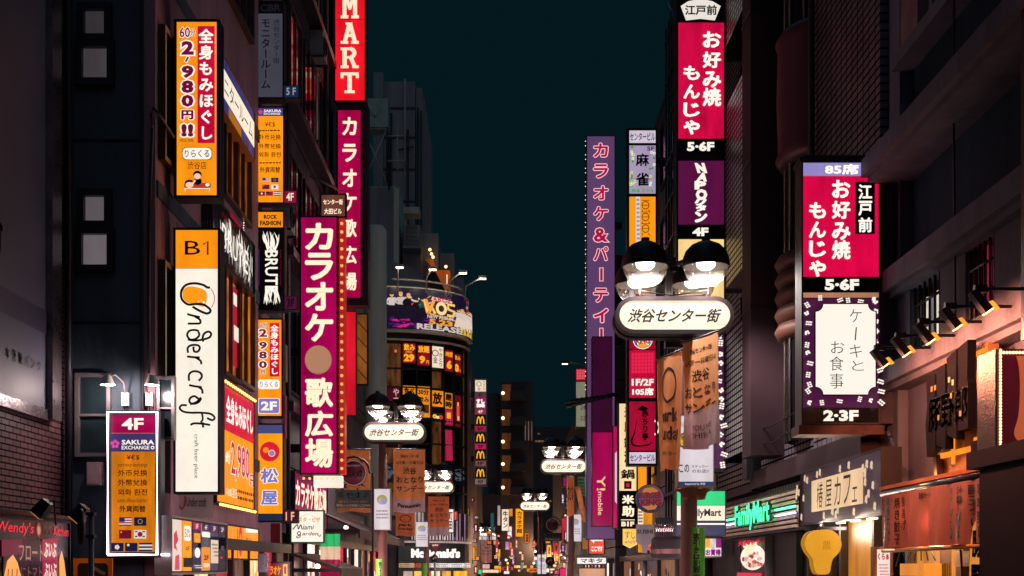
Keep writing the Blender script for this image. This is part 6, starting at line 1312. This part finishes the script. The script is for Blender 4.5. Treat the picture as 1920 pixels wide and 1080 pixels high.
s.panel(pbr('black_acrylic', '#06060C'), (1161, 921, 1193, 990), 'black_panel'); s.t('米', 1166, 928, 1189, 945, iwc, .05); s.t('助', 1166, 948, 1189, 969, iwc, .05); s.rect(1164, 974, 1190, 975.5, iwc); s.t('B1F', 1165, 978, 1189, 987, iwc, .06); s.flush()
s = Sign('amber_panel_sign', 'plain amber panel sign behind the round burger sign', 'sign', 1196, 873, 1227, 1036, D=38, depth=.2, border=.03); s.panel(em('#F09418', .95, .3)); s.poly([(1196, 955), (1206, 955), (1206, 983), (1196, 983)], iwc); s.lines(1197, 957, 1205, 981, 4, iblk, .6)
s.pic(); s.st([(1208, 1036), (1212, 1024), (1216, 1036)], 5, K('#2A1A2A')); s.disc(1216, 1028, 4, I('#D84878')); s.disc(1222, 1027, 3.5, I('#3A2A30')); s.flush()
t = thing('sushi_tag_sign', 'small yellow tag shaped sushi sign with brush hiragana', 'sign', P(1181, 1028, 35)); k = 35/F
m = MB(); m.prism([(-.19, .1), (0, 0), (.2, .1), (.2, .53), (-.19, .53)], -.03, .05, em('#FFC85A', 1.0, .1)); f = m.build('tag', t)
m = MB(); vs, fs = glyph('すし', 0, 0); m.add([(-.15+x/2*.31, -.034, .27+y*.24) for x, y in vs], fs, iblk); vs, fs = glyph('¥75円', 0, 0); m.add([(-.14+x/3*.33, -.034, .13+y*.1) for x, y in vs], fs, K('#8A4A10')); m.build('lettering', f)
t = thing('sushi_shield_sign', 'grey goblet shaped sushi sign in front of the amber panel', 'sign', P(1209, 1030, 34)); 
m = MB(); m.prism([(-.06, -.1), (.06, -.1), (.08, .1), (.24, .2), (.24, .66), (-.23, .66), (-.23, .2), (-.08, .1)], -.03, .05, em('#75646C', .9, .2)); f = m.build('board', t); m = MB(); vs, fs = glyph('SUSHI', .03, 0); w_ = max(q[0] for q in vs); m.add([(-.21+x/w_*.42, -.034, .42+y*.15) for x, y in vs], fs, iblk); m.build('lettering', f)
# long violet sign and the magenta phone shop sign
s = Sign('violet_sign', 'long violet vertical sign with red outlined katakana against the night sky', 'sign', 1101, 256, 1152, 1010, D=44, depth=.6, border=.03, case=K('#3A2A44'))
s.panel(em('#684472', .8, .1, sc=.6)); rk = I('#B40A40', .95)
for c, y in zip('カラオケ&パーティー', (269, 308, 349, 388, 428, 463, 502, 541, 579, 615)):
    if c == 'ー': s.rect(1123.5, y+0, 1131.5, y+26, I('#F0C8D0')); s.rect(1125, y+1.3, 1130, y+24.7, rk)
    else: s.t(c, 1113, y, 1140, y+26, rk, .03, out=I('#F0C8D0'), ow=.045)
s.flush(); m = MB(); z1 = s.L(0, 256, 0)[2]
for k in range(60): m.ball((-.53, -.05, 4.5+k*.155), .016, em('#FFE8D8', 1.6, 0), 4) if k % 3 else None
m.build('edge_bulbs', s.root)
for y in (420, 640): m = MB(); z = s.L(0, y, 0)[2]; m.box(.48, .2, z-.12, .75, .4, z+.12, metal_dark); m.build('bracket', s.root)
s = Sign('phone_shop_sign', 'dark magenta vertical phone shop sign with sideways pale lettering', 'sign', 1111, 632, 1147, 986, D=42, depth=.5, border=.02, case=K('#2A0A22'))
s.panel(em('#3A0A2C', .8, .2), (1111, 632, 1147, 810), 'dark_panel'); s.panel(em('#A0064C', 1.0, .35, sc=.8), (1111, 811, 1147, 986), 'magenta_panel'); s.t('Y!', 1119, 892, 1135, 920, I('#FFC890'), .01, rot=-90); s.t('mobile', 1121, 922, 1130, 966, I('#FFC8A8'), .01, rot=-90); s.flush()
m = MB()
for k in range(9): a = -.3+k*.16; m.tube([(a-.9, -.3, 4.0+.02*k), (a-.5, -.1, 4.15+.02*k)], .05, metal_black, 6)
m.tube([(-1.2, -.1, 3.9), (.4, -.1, 4.3)], .07, metal_black, 6); m.build('cable_bundle', s.root)
s = Sign('pink_strip_sign', 'narrow pink vertical strip sign between the violet sign and the pub sign', 'sign', 1150, 800, 1159, 990, D=40, depth=.3, border=.02); s.panel(em('#C80A5A', .9, .3)); s.poly([(1153, 850), (1157, 846), (1157, 946), (1153, 940)], I('#F0D0E0', .9)); s.flush()
# convenience store blade and fascia
s = Sign('store_blade_sign', 'green white and blue store blade sign cut by the nearest lamp post', 'sign', 1269, 921, 1359, 1003, D=23, depth=.3, border=.02)
s.panel(em('#FFEBD4', 1.0, .08), (1269, 948, 1359, 976)); s.t('FamilyMart', 1278, 954, 1352, 972, K('#1A2030'), .03)
s.panel(em('#30D884', .95, .1), (1269, 921, 1359, 947), 'green_panel'); s.panel(em('#262456', .9, .1), (1269, 977, 1359, 1003), 'blue_panel'); s.rect(1269, 981, 1359, 984, iw); s.flush()
s = Sign('store_fascia', 'slatted store fascia with glowing green letters and two light lines', 'sign', 1362, 953, 1501, 1008, wall=4.3, ref=1362, depth=.14, case=metal_dark)
W, Q = s.W, s.Hh; s.panel(pbr('slat_back', '#2A2222', .6))
m = MB(); slm = pbr('pinkish_slat', '#E0C8B8', .45, .2)
for k in range(8): z = Q*.01*(k+.5)/8; m.box(-W*.005, -.07, z-.022, W*.005, -.02, z+.02, slm)
m.build('slats', s.cur)
m = MB(); g2, w2 = em('#30FFA0', 9, 0), em('#C8C8FF', 7, 0)
for x0, x1 in ((0, .28), (.78, 1)):
    m.box(-W*.005+W*.01*x0, -.09, Q*.01*.55, -W*.005+W*.01*x1, -.065, Q*.01*.575, g2); m.box(-W*.005+W*.01*x0, -.09, Q*.01*.38, -W*.005+W*.01*x1, -.065, Q*.01*.405, w2)
m.build('light_line', s.root)
m = MB(); vs, fs = glyph('FamilyMart', .035, 0); bx = [q[0] for q in vs]; by = [q[1] for q in vs]; ge = em('#24E890', 2.6, 0)
fx = lambda x: -W*.005+W*.01*(.29+.48*(x-min(bx))/(max(bx)-min(bx))); fz = lambda y: Q*.01*(.10+.80*(y-min(by))/(max(by)-min(by)))
m.add([(fx(x), -.16, fz(y)) for x, y in vs], fs, ge)
from collections import Counter
ec = Counter(); 
for f in fs:
    for i in range(len(f)): ec[(f[i], f[(i+1) % len(f)])] += 1
o_ = len(m.v); m.v += [(fx(x), -.11, fz(y)) for x, y in vs]; gs_ = pbr('green_letter_side', '#0A3A28', .4); k_ = m.mi(gs_)
for (a, b) in ec:
    if (b, a) not in ec: m.f.append([a, b, o_+b, o_+a]); m.m.append(k_); m.sm.append(False)
m.build('letters', s.root); s.flush()
s = Sign('cafe_fascia', 'plum cafe fascia strewn with pale flowers around a cream name board', 'sign', 1506, 843, 1656, 961, wall=4.25, ref=1656, depth=.2, case=K('#1A1018'))
s.panel(em('#341C30', .8, .2)); W, Q = s.W, s.Hh; s.pic(); fw_ = I('#E8C8A8', .85); rf = random.Random(2)
for i in range(64):
    x, y = rf.uniform(.03, .97), rf.uniform(.06, .9)
    if .13 < x < .84 and .17 < y < .83: continue
    s.disc(W*x, Q*y, 5.5, fw_, 3.4, 9); s.disc(W*x+2, Q*y+4.5, 3.5, fw_, 2.4, 8); s.disc(W*x-3, Q*y+3.5, 2.5, fw_, 1.8, 8)
s.panel(em('#F0C89C', .88, .12), s.fr(.16, .2, .8, .8), 'name_board', depth=.03)
for c, a in zip('椿屋カフェ', (.24, .36, .48, .6, .70)): s.t(c, *s.fr(a, .26 if c != 'ェ' else .5, a+(.085 if c != 'ェ' else .06), .76), K('#241820'), .0, sh=.1)
s.flush()
m = MB(); 
for y in (-.8, 0, .7, 1.4): m.box(y-.15, .0, -.06, y+.15, .05, -.04, em('#FFE8D0', 3, 0))
m.build('under_lamp', s.root)
for x in (-.9, .8):
    ld = bpy.data.lights.new('under_lamp', 'POINT'); ld.energy = 22; ld.color = (1, .8, .6); ld.shadow_soft_size = .15; lo = bpy.data.objects.new('under_lamp', ld); C.objects.link(lo); lo.parent = s.root; lo.location = (x, -.15, -.12)
# gourd sign
t = thing('ladle_sign', 'yellow ladle shaped hanging sign under the cafe fascia', 'sign', P(1541, 1076, 15.5)); k = 15.5/F
pts = [((x-1541)*k, (1076-y)*k) for x, y in catmull([(1548, 1077), (1534, 1076), (1528, 1062), (1526, 1048), (1516, 1034), (1511, 1018), (1518, 1001), (1536, 994), (1556, 994), (1570, 1004), (1576, 1020), (1571, 1036), (1560, 1048), (1556, 1062), (1554, 1073), (1548, 1077)], 4)[:-1]]
m = MB(); m.prism([(x-.03, z) for x, z in pts][::-1], .06, .14, em('#C88A1C', .6, .2)); m.build('back_board', t); m = MB(); m.prism(pts[::-1], -.05, .05, em('#E8A428', .8, .12)); f = m.build('board', t)
m = MB(); vs, fs = glyph('農', -.01, 0); m.add([(-.04+x*.11+.03, -.054, .3+y*.12) for x, y in vs], fs, K('#B06A10')); m.build('lettering', f)
m = MB(); m.box(-.02, .0, .53, .3, .05, .57, metal_dark); m.build('bracket', t)
# five gooseneck spotlights on the plaster building
for i, lb_ in enumerate(('spotlight on a long arm nearest the white cake panel', 'spotlight second from the white cake panel, before the grilled window', 'middle spotlight of the row below the grilled window', 'spotlight second from the bulb framed sign', 'spotlight beside the bulb framed sign, topmost of the slanting row')):
    y = 13.2-.7*i; z = H+2.16
    t = thing('facade_spotlight', lb_, 'spotlight', (3.85, y, z), 0, 'spotlights on arms above the noodle shop')
    m = MB(); m.tube([(.05, 0, .10), (.55, 0, .10), (.66, 0, .06), (.72, 0, -.04), (.80, 0, -.06)], .016, metal_black, 8); m.build('arm', t)
    m = MB(); a = radians(38); c, q_ = cos(a), sin(a); R_ = lambda x, z: (x*c-z*q_, x*q_+z*c)
    m.prism([R_(x, zz) for x, zz in ((-.03, -.12), (.045, -.12), (.04, .09), (-.02, .09))], -.05, .05, metal_black); m.box(-.03, -.03, .07, .07, .03, .13, metal_black); m.build('housing', t)
    m = MB(); m.prism([R_(x, zz) for x, zz in ((-.028, -.132), (.043, -.132), (.043, -.122), (-.028, -.122))], -.045, .045, em('#FFC070', 6, 0)); m.prism([R_(x, zz) for x, zz in ((.047, -.13), (.085, -.16), (.08, -.07), (.047, -.06))], -.045, .045, em('#FFA030', 1.2, .3)); m.build('lens', t); t.scale = (1, .95, .95)
    ld = bpy.data.lights.new('spot', 'SPOT'); ld.energy = 80; ld.color = (1, .33, .17); ld.spot_size = 2.9; ld.spot_blend = .15; ld.shadow_soft_size = .07
    lo = bpy.data.objects.new('spot', ld); C.objects.link(lo); lo.parent = t; lo.location = (-.14, 0, -.17); lo.rotation_euler = (0, radians(-42), 0)
# cut board lettering with light behind
t = thing('carved_board_sign', 'black carved plank lettering glowing orange behind on the plaster wall', 'sign', (4.45, 12.35, Z(845, 12.3)), -pi/2)
m = MB(); m.box(-.68, .0, -.62, .58, .1, .95, pbr('sign_back_wood', '#B07A40', .6, var=.3)); m.build('back_board', t)
pk_ = pbr('black_plank', '#100E16', .9, spec=.06, bump=.2); rp = random.Random(8)  # near-black matte planks
m = MB()
for i in range(4):
    x0 = -.66+i*.3; z0 = .02+i*.05; pts = [(x0+.02, z0+rp.uniform(-.04, .04)), (x0+.27, z0+rp.uniform(-.05, .05)), (x0+.27, z0+.42), (x0+.25, z0+.46), (x0+.27, z0+.8+rp.uniform(-.03, .06)), (x0, z0+.78), (x0+.03, z0+.5), (x0-.02, z0+.3)]
    m.prism(pts, -.16, -.08, pk_)
m.build('planks', t)
m = MB(); vs, fs = glyph('豚野郎', .03, 0); ol = em('#F08A20', 1.2, .2); m.add([(-.58+x*.37, -.165, .27+y*.36) for x, y in vs], fs, K('#08080E')); 
for x, z in ((-.5, .64), (-.4, .64), (.0, .66), (.1, .62), (-.3, .33), (.3, .3), (.06, .5)): m.box(x, -.166, z, x+.045, -.161, z+.05, ol)
m.build('lettering', t)
m = MB(); m.box(-.66, -.03, .86, .56, -.005, .9, ol); m.box(-.64, -.03, -.02, .56, -.005, .03, ol); m.box(-.3, -.03, -.1, -.26, -.005, .8, ol); m.box(.3, -.03, -.2, .36, -.005, .1, ol); m.build('light_strip', t)
m = MB(); m.prism([(-.55, -.62), (-.45, -.62), (-.62, .02), (-.7, .02)][::1], -.08, -.0, K('#2A1410')); m.box(.42, -.1, -.45, .6, -.0, .05, pk_); m.build('post', t)
for lx, lz in ((-1.15, -.55), (-.75, -.2)):
    ld = bpy.data.lights.new('board_lamp', 'POINT'); ld.energy = 9; ld.color = (1, .4, .16); ld.shadow_soft_size = .08; lo = bpy.data.objects.new('board_lamp', ld); C.objects.link(lo); lo.parent = t; lo.location = (lx, -.2, lz)
# bulb framed sign at the right edge
s = Sign('bulb_frame_sign', 'red sign bordered by a chain of warm bulbs with a big curved letter', 'sign', 1868, 660, 2060, 862, D=10.8, depth=.38, border=.02, case=pbr('purple_gloss_case', '#1E121C', .4, 0, spec=.3, var=.4, sc=6, bump=.3))
s.panel(em('#4A0818', .7, .3)); s.pic(); oc_ = em('#C8643C', .65, .15, True)
s.poly(catmull([(1904, 668), (1909, 690), (1911, 730), (1908, 780), (1900, 815), (1918, 838), (1925, 850), (2000, 850), (2000, 668), (1950, 668)], 4), oc_); s.flush()
m = MB(); bb = em('#FFB878', 4, 0)
for k in range(34): z = s.Hh*s.sz*(k+.3)/33; m.ball((-s.W*s.sx/2+.022, -.035, z), .0125, bb, 6)
for k in range(30):
    x = -s.W*s.sx/2+.022+k*.027
    for z in (.0, s.Hh*s.sz-.01): m.ball((x, -.035, z), .0125, bb, 6)
m.build('bulbs', s.root)
t = thing('steel_pillar', 'polished steel sign pillar at the right edge of the street', 'pillar', (4.54, 9.9, 0)); m = MB()
for k in range(6): a = k*.05; m.box(-.34+a, -.1+k*.003, 4.2, -.3+a, .4, 11, pbr('brushed_steel', '#8A7468', .18, .95, var=.5, sc=1.5, bump=.2))
m.box(-.3, .0, 4.15, .5, .6, 12, metal_dark); m.build('cladding', t)
# noren
def curtain():
    X = 4.2; ya, yb = wallD(X, 1652), wallD(X, 1858); z1 = Z(893, yb); z0 = Z(1018, yb); t = thing('shop_curtain', 'long dusky pink cloth curtain with columns of black brush text over the noodle shop', 'curtain', (X, (ya+yb)/2, z0), -pi/2)
    Wd = ya-yb; h = z1-z0; mt = clothmat('dusky_cloth', '#BC827A'); nx, nz = 64, 12
    def pt(a, b, o=0): return (-Wd/2+a*Wd, (.035*(b*.8+.2)*(sin(a*31)+.6*sin(a*67+b*2)))-o, h*(1-b))
    m = MB(); vs = [pt(i/nx, j/nz) for j in range(nz+1) for i in range(nx+1)]; n = len(vs); vs += [(x, y+.006, z) for x, y, z in vs]
    fs = []
    for j in range(nz):
        for i in range(nx): q = (j*(nx+1)+i, (j+1)*(nx+1)+i, (j+1)*(nx+1)+i+1, j*(nx+1)+i+1); fs += [q, tuple(v+n for v in q[::-1])]
    m.add(vs, fs, mt, True); o = m.build('cloth', t); m = MB(); ik = K('#100A10')
    def col(txt, a, b0, b1, wd):
        for i, c in enumerate(txt):
            vs, fs = glyph(c, .02, 0); ch = (b1-b0)/len(txt)
            q = []
            for x, y in vs:
                u, v = x-.5, y-.38
                if c == 'ー': u, v = v, -u
                q.append(pt(a+u*wd, b0+ch*(i+.5)-v*ch*.95, .008))
            m.add(q, fs, ik)
    for txt, a in (('ピリ辛味噌麺', .025), ('豚骨カレー', .08), ('チャーハン', .135), ('焼き餃子', .19), ('唐揚げ', .245)): col(txt, a, .06 if len(txt) < 5 else .03, .95 if len(txt) > 3 else .7, .038)
    for txt, a in (('ちゃんぽん野郎', .70), ('汁無し豚野郎', .775), ('豚玉つけ麺', .855), ('味噌野郎', .935)): col(txt, a, .06, .92, .05)
    for i, c in enumerate('野郎ラーメン'): vs, fs = glyph(c, .03, 0); m.add([pt(.405+i*.022+x*.022, .16-y*.12, .008) for x, y in vs], fs, ik)
    m.build('lettering', o)
    m = MB(); m.tube([(-Wd/2-.05, .03, h+.03), (Wd/2+.05, .03, h+.03)], .035, pbr('blue_steel_pipe', '#3A3E50', .3, .6), 10); m.box(-Wd/2-.05, .0, h+.07, Wd/2+.05, .4, h+.11, pbr('orange_trim', '#B0622A', .5)); m.build('rail', t)
    m = MB(); m.tube([(-Wd/2, .02, -.03), (Wd/2, .02, -.02)], .022, pbr('pale_wood', '#C89858', .5), 8); m.build('bottom_pole', t)
curtain()
t = thing('noodle_shop', 'warm orange lit noodle shop front under the cloth curtain', 'shop', (4.6, 13, 0)); m = MB()
m.box(-.02, -1.95, 0, .3, 1.6, 3.05, em('#D88A38', .75, .5, sc=1.6)); m.build('lit_wall', t)
m = MB(); 
for y, w_ in ((1.2, .1), (.1, .05), (-.5, .2), (-1.2, .06)): m.box(-.12, y, 0, -.02, y+w_, 3.0, K('#4A3A34'))
m.box(-.2, -.9, 2.3, -.03, -.5, 2.45, pbr('pale_cabinet', '#B09A90', .5)); m.box(-.3, .1, 2.2, -.03, .9, 2.33, em('#F09030', .8, .2)); m.build('frame', t)
m = MB()
for k in range(5): m.tube([(-.25, .35, 2.72), (-.25, .35+(k-2)*.22, 2.36)], .007, metal_black, 5)
m.tube([(-.25, -.75, 2.75), (-.25, -.85, 2.2)], .012, metal_black, 5); m.tube([(-.2, .9, 2.8), (-.25, 1.2, 2.3)], .008, metal_black, 5); m.build('cable', t)
m = MB(); m.prism([(-.15, -.6), (.25, -.6), (.25, .45), (.1, .42), (-.05, .3), (-.12, .1)], -.04, .04, em('#E89030', .8, .2)); f = m.build('arched_sign', t); f.rotation_euler = (0, 0, -pi/2); f.location = (-.35, -1.55, 2.35)
m = MB(); vs, fs = glyph('豚', .05, 0); m.add([(-.05+x*.26, -.045, .06+y*.25) for x, y in vs], fs, iblk); vs, fs = glyph('野', .05, 0); m.add([(-.08+x*.28, -.045, -.24+y*.25) for x, y in vs], fs, iblk); m.build('lettering', f)
m = MB(); m.box(-.5, -3.2, 0, .4, -1.96, 3.15, pbr('matte_pier', '#1A1220', .9, spec=.08, bump=.1)); m.box(-.52, -3.2, 3.15, .4, -1.7, 3.3, pbr('matte_pier')); m.build('dark_pier', t)  # plain near-black matte colour
ld = bpy.data.lights.new('shop_lamp', 'POINT'); ld.energy = 75; ld.color = (1, .6, .32); ld.shadow_soft_size = .1; lo = bpy.data.objects.new('shop_lamp', ld); C.objects.link(lo); lo.parent = t; lo.location = (-.28, -.2, 2.75)
m = MB(); m.ball((-.28, -.2, 2.86), .05, em('#FFD090', 5, 0)); m.build('lamp', t)
s = Sign('menu_board', 'white lit menu board with red heading at the end of the curtain', 'sign', 1643, 1030, 1668, 1110, D=14.4, depth=.12, border=.03, case=pbr('wood_case', '#7A5038', .5))
s.panel(em('#F4E0D8', .9, .1)); s.t('くらぁ', 1645, 1037, 1666, 1050, I('#B01840'), .05); s.lines(1647, 1056, 1664, 1080, 4, I('#D07080', .8)); s.flush()
# store fronts below
t = thing('cafe_entrance', 'dark cafe entrance with amber lit wall under the flower fascia', 'shop', (4.5, 17, 0)); m = MB(); m.box(.02, -1.6, 0, .1, -.2, 2.95, em('#D8882A', .7, .4)); m.build('lit_wall', t)
m = MB(); m.box(-.1, -1.7, 2.95, .1, 1.9, 3.1, metal_dark)
for y in (-1.7, -.2, .4, 1.0, 1.6): m.box(-.08, y, 0, .06, y+.09, 2.95, K('#2A1A18'))
m.build('frame', t); m = MB(); m.box(.03, -.1, 0, .09, 1.8, 2.95, win_dark); m.build('window', t)
m = MB(); m.prism([(-.1, .0), (.02, -.12), (.2, .06), (.12, .14)], -.08, .08, metal_black); o = m.build('spotlight', t); o.location = (-.4, -.75, 2.72); o.rotation_euler = (0, 0, -pi/2)
ld = bpy.data.lights.new('entrance_lamp', 'POINT'); ld.energy = 16; ld.color = (1, .6, .25); ld.shadow_soft_size = .1; lo = bpy.data.objects.new('entrance_lamp', ld); C.objects.link(lo); lo.parent = t; lo.location = (-.2, -.9, 2.85)
t = thing('store', 'store front with food poster and bright panels under the green letters', 'shop', (4.45, 22.5, 0)); m = MB(); m.box(.0, -3, 0, .1, 4.8, 3.1, K('#101218')); m.build('wall', t)
s = Sign('food_poster', 'bright meat dish poster with red caption by the store', 'poster', 1390, 1014, 1437, 1090, wall=4.35, ref=1390, depth=.1); W, Q = s.W, s.Hh
s.panel(em('#1A0C10', .8, .2)); s.pic(); rm = random.Random(6); s.disc(W*.5, Q*.42, W*.5, I('#F8E8D8', 1.05), Q*.3)
for i in range(26): s.disc(W*rm.uniform(.12, .88), Q*rm.uniform(.3, .62), W*rm.uniform(.05, .12), I(rm.choice(('#B04840', '#E0A090', '#F0C8B0', '#8A2A28', '#D87868')), 1), Q*rm.uniform(.03, .06), 8)
for i in range(12): s.st([(W*rm.uniform(.35, .65), Q*.3), (W*rm.uniform(.2, .8), Q*.1)], W*.03, I(rm.choice(('#F4F0D8', '#D8E8A0', '#F8E0C0'))))
s.t('大盛ランチ', *s.fr(.05, .01, .95, .14), I('#E0184A'), .04); s.rect(*s.fr(0, .78, 1, 1), I('#D81048')); s.flush()
for k, (x0, x1, c_, lb_) in enumerate(((1322, 1352, '#E8E0D8', 'white and purple lit shop panel right of the green band'), (1352, 1366, '#E0B8A8', 'tall red and white poster strip beside the food poster'), (1228, 1268, '#6A4A50', 'dim curved canopy panel left of the green band'))):
    s = Sign('shop_sign', lb_, 'sign', x0, 1010, x1, 1043 if k != 1 else 1090, D=25+k*1.5, depth=.2, border=.03); s.panel(em(c_, .85, .4, sc=5))
    if k == 0: s.rect(x0, 1010, x0+9, 1027, iora); s.rect(x0+20, 1010, x1, 1027, I('#8A1478')); s.t('お買得', x0+1, 1030, x1-1, 1042, I('#8A1478'), .05)
    if k == 1:
        for i in range(9): s.disc(x0+rm.uniform(2, 12), 1014+i*8, 3.5, I('#C02838'), 3, 8)
    if k == 2: s.rect(x0, 1010, x1, 1026, K('#1A141C')); s.lines(x0, 1027, x1, 1034, 1, I('#A08088', .8))
    s.flush()
s = Sign('chrome_canopy', 'ribbed chrome canopy catching pink light above a rounded shop entrance', 'canopy', 1230, 972, 1270, 1008, D=27, depth=.6, nocase=True)
m = MB(); rc = pbr('ribbed_chrome', '#B8A0A8', .12, .95, var=.2, sc=3, bump=.02)
for i in range(14): x = -.22+i*.034; m.tube([(x, -.02-.25*sin(pi*i/26), -.0), (x, -.02-.25*sin(pi*i/26), .42)], .02, rc, 8)
m.build('ribs', s.root); m = MB(); m.lathe([(.62, -.42), (.64, -.2), (.62, -.02)], K('#1C1620'), (.35, .4, 0), 28); m.lathe([(.645, -.34), (.645, -.24)], pbr('pink_metal_band', '#8A6A6C', .35, .7), (.35, .4, 0), 28); m.build('drum', s.root)
def rfront(label, X, y0, y1, z1, mats, n): return shopfront(label, X, y0, y1, z1, mats, n)
rfront('lit shop windows beneath the store blade sign', 4.3, 27.6, 45.5, 2.35, (em('#6A3A28', .6, .7, sc=3), em('#8A5A40', .7, .7, sc=3), em('#3A2A38', .6, .7, sc=3)), 5); rfront('lit shop windows beyond the violet sign on the right', 3.95, 46.5, 61.5, 2.3, (wsh2, wsh3, wsh), 7)
rfront('far lit shop windows on the right', 4.1, 63, 108, 1.6, (wsh, wsh2, wsh3, wsh), 16); shopfront('far lit shop windows on the left past the burger shop', -1.75, 84.5, 117, 1.5, (wsh2, wsh, wsh3), 12)
# wires across
t = thing('overhead_wires', 'thin black wires sagging between the right buildings', 'wires', (4.3, 20, 8)); m = MB()
for z, d in ((-3.6, .15), (-3.4, .1)): m.tube([(0, -4.2, z), (-.1, 0, z-d), (0, 9, z+.3)], .012, metal_black, 5)
m.build('wire', t)
for y, z, lb in ((31.8, 9.6, 'air conditioner by the fire stair, above the orange grill panel'), (36.6, 7.2, 'air conditioner under the mahjong panel'), (26.6, 5.2, 'air conditioner on the tiled wall beyond the cream panel')): aircon(lb, 4.39 if y > 28 else 4.54, y, z, -1)

# spots added before the lit shop fronts to brighten banners and walls
for nm, X, ys_, e, c_ in (('shopfront', -4.35, (19.5, 24), 270, (1, .66, .64)), ('shopfront.001', -4.35, (29, 34, 41), 450, (1, .64, .62)), ('store', 4.1, (20.5, 24.5), 520, (1, .72, .74)), ('shopfront.002', 4.0, (30, 38), 600, (1, .72, .64)), ('shopfront.003', 3.8, (50, 57), 300, (1, .75, .65))):
    par = bpy.data.objects[nm]
    for y in ys_:
        ld = bpy.data.lights.new('street_fill', 'SPOT'); ld.energy = e; ld.color = c_; ld.spot_size = 2.5; ld.spot_blend = .7; ld.shadow_soft_size = .5
        lo = bpy.data.objects.new('street_fill', ld); C.objects.link(lo); lo.parent = par; lo.location = (X-par.location[0], y-par.location[1], 1.9)
        lo.rotation_euler = (0, radians(-97 if X < 0 else 97), radians(25 if X < 0 else -25))
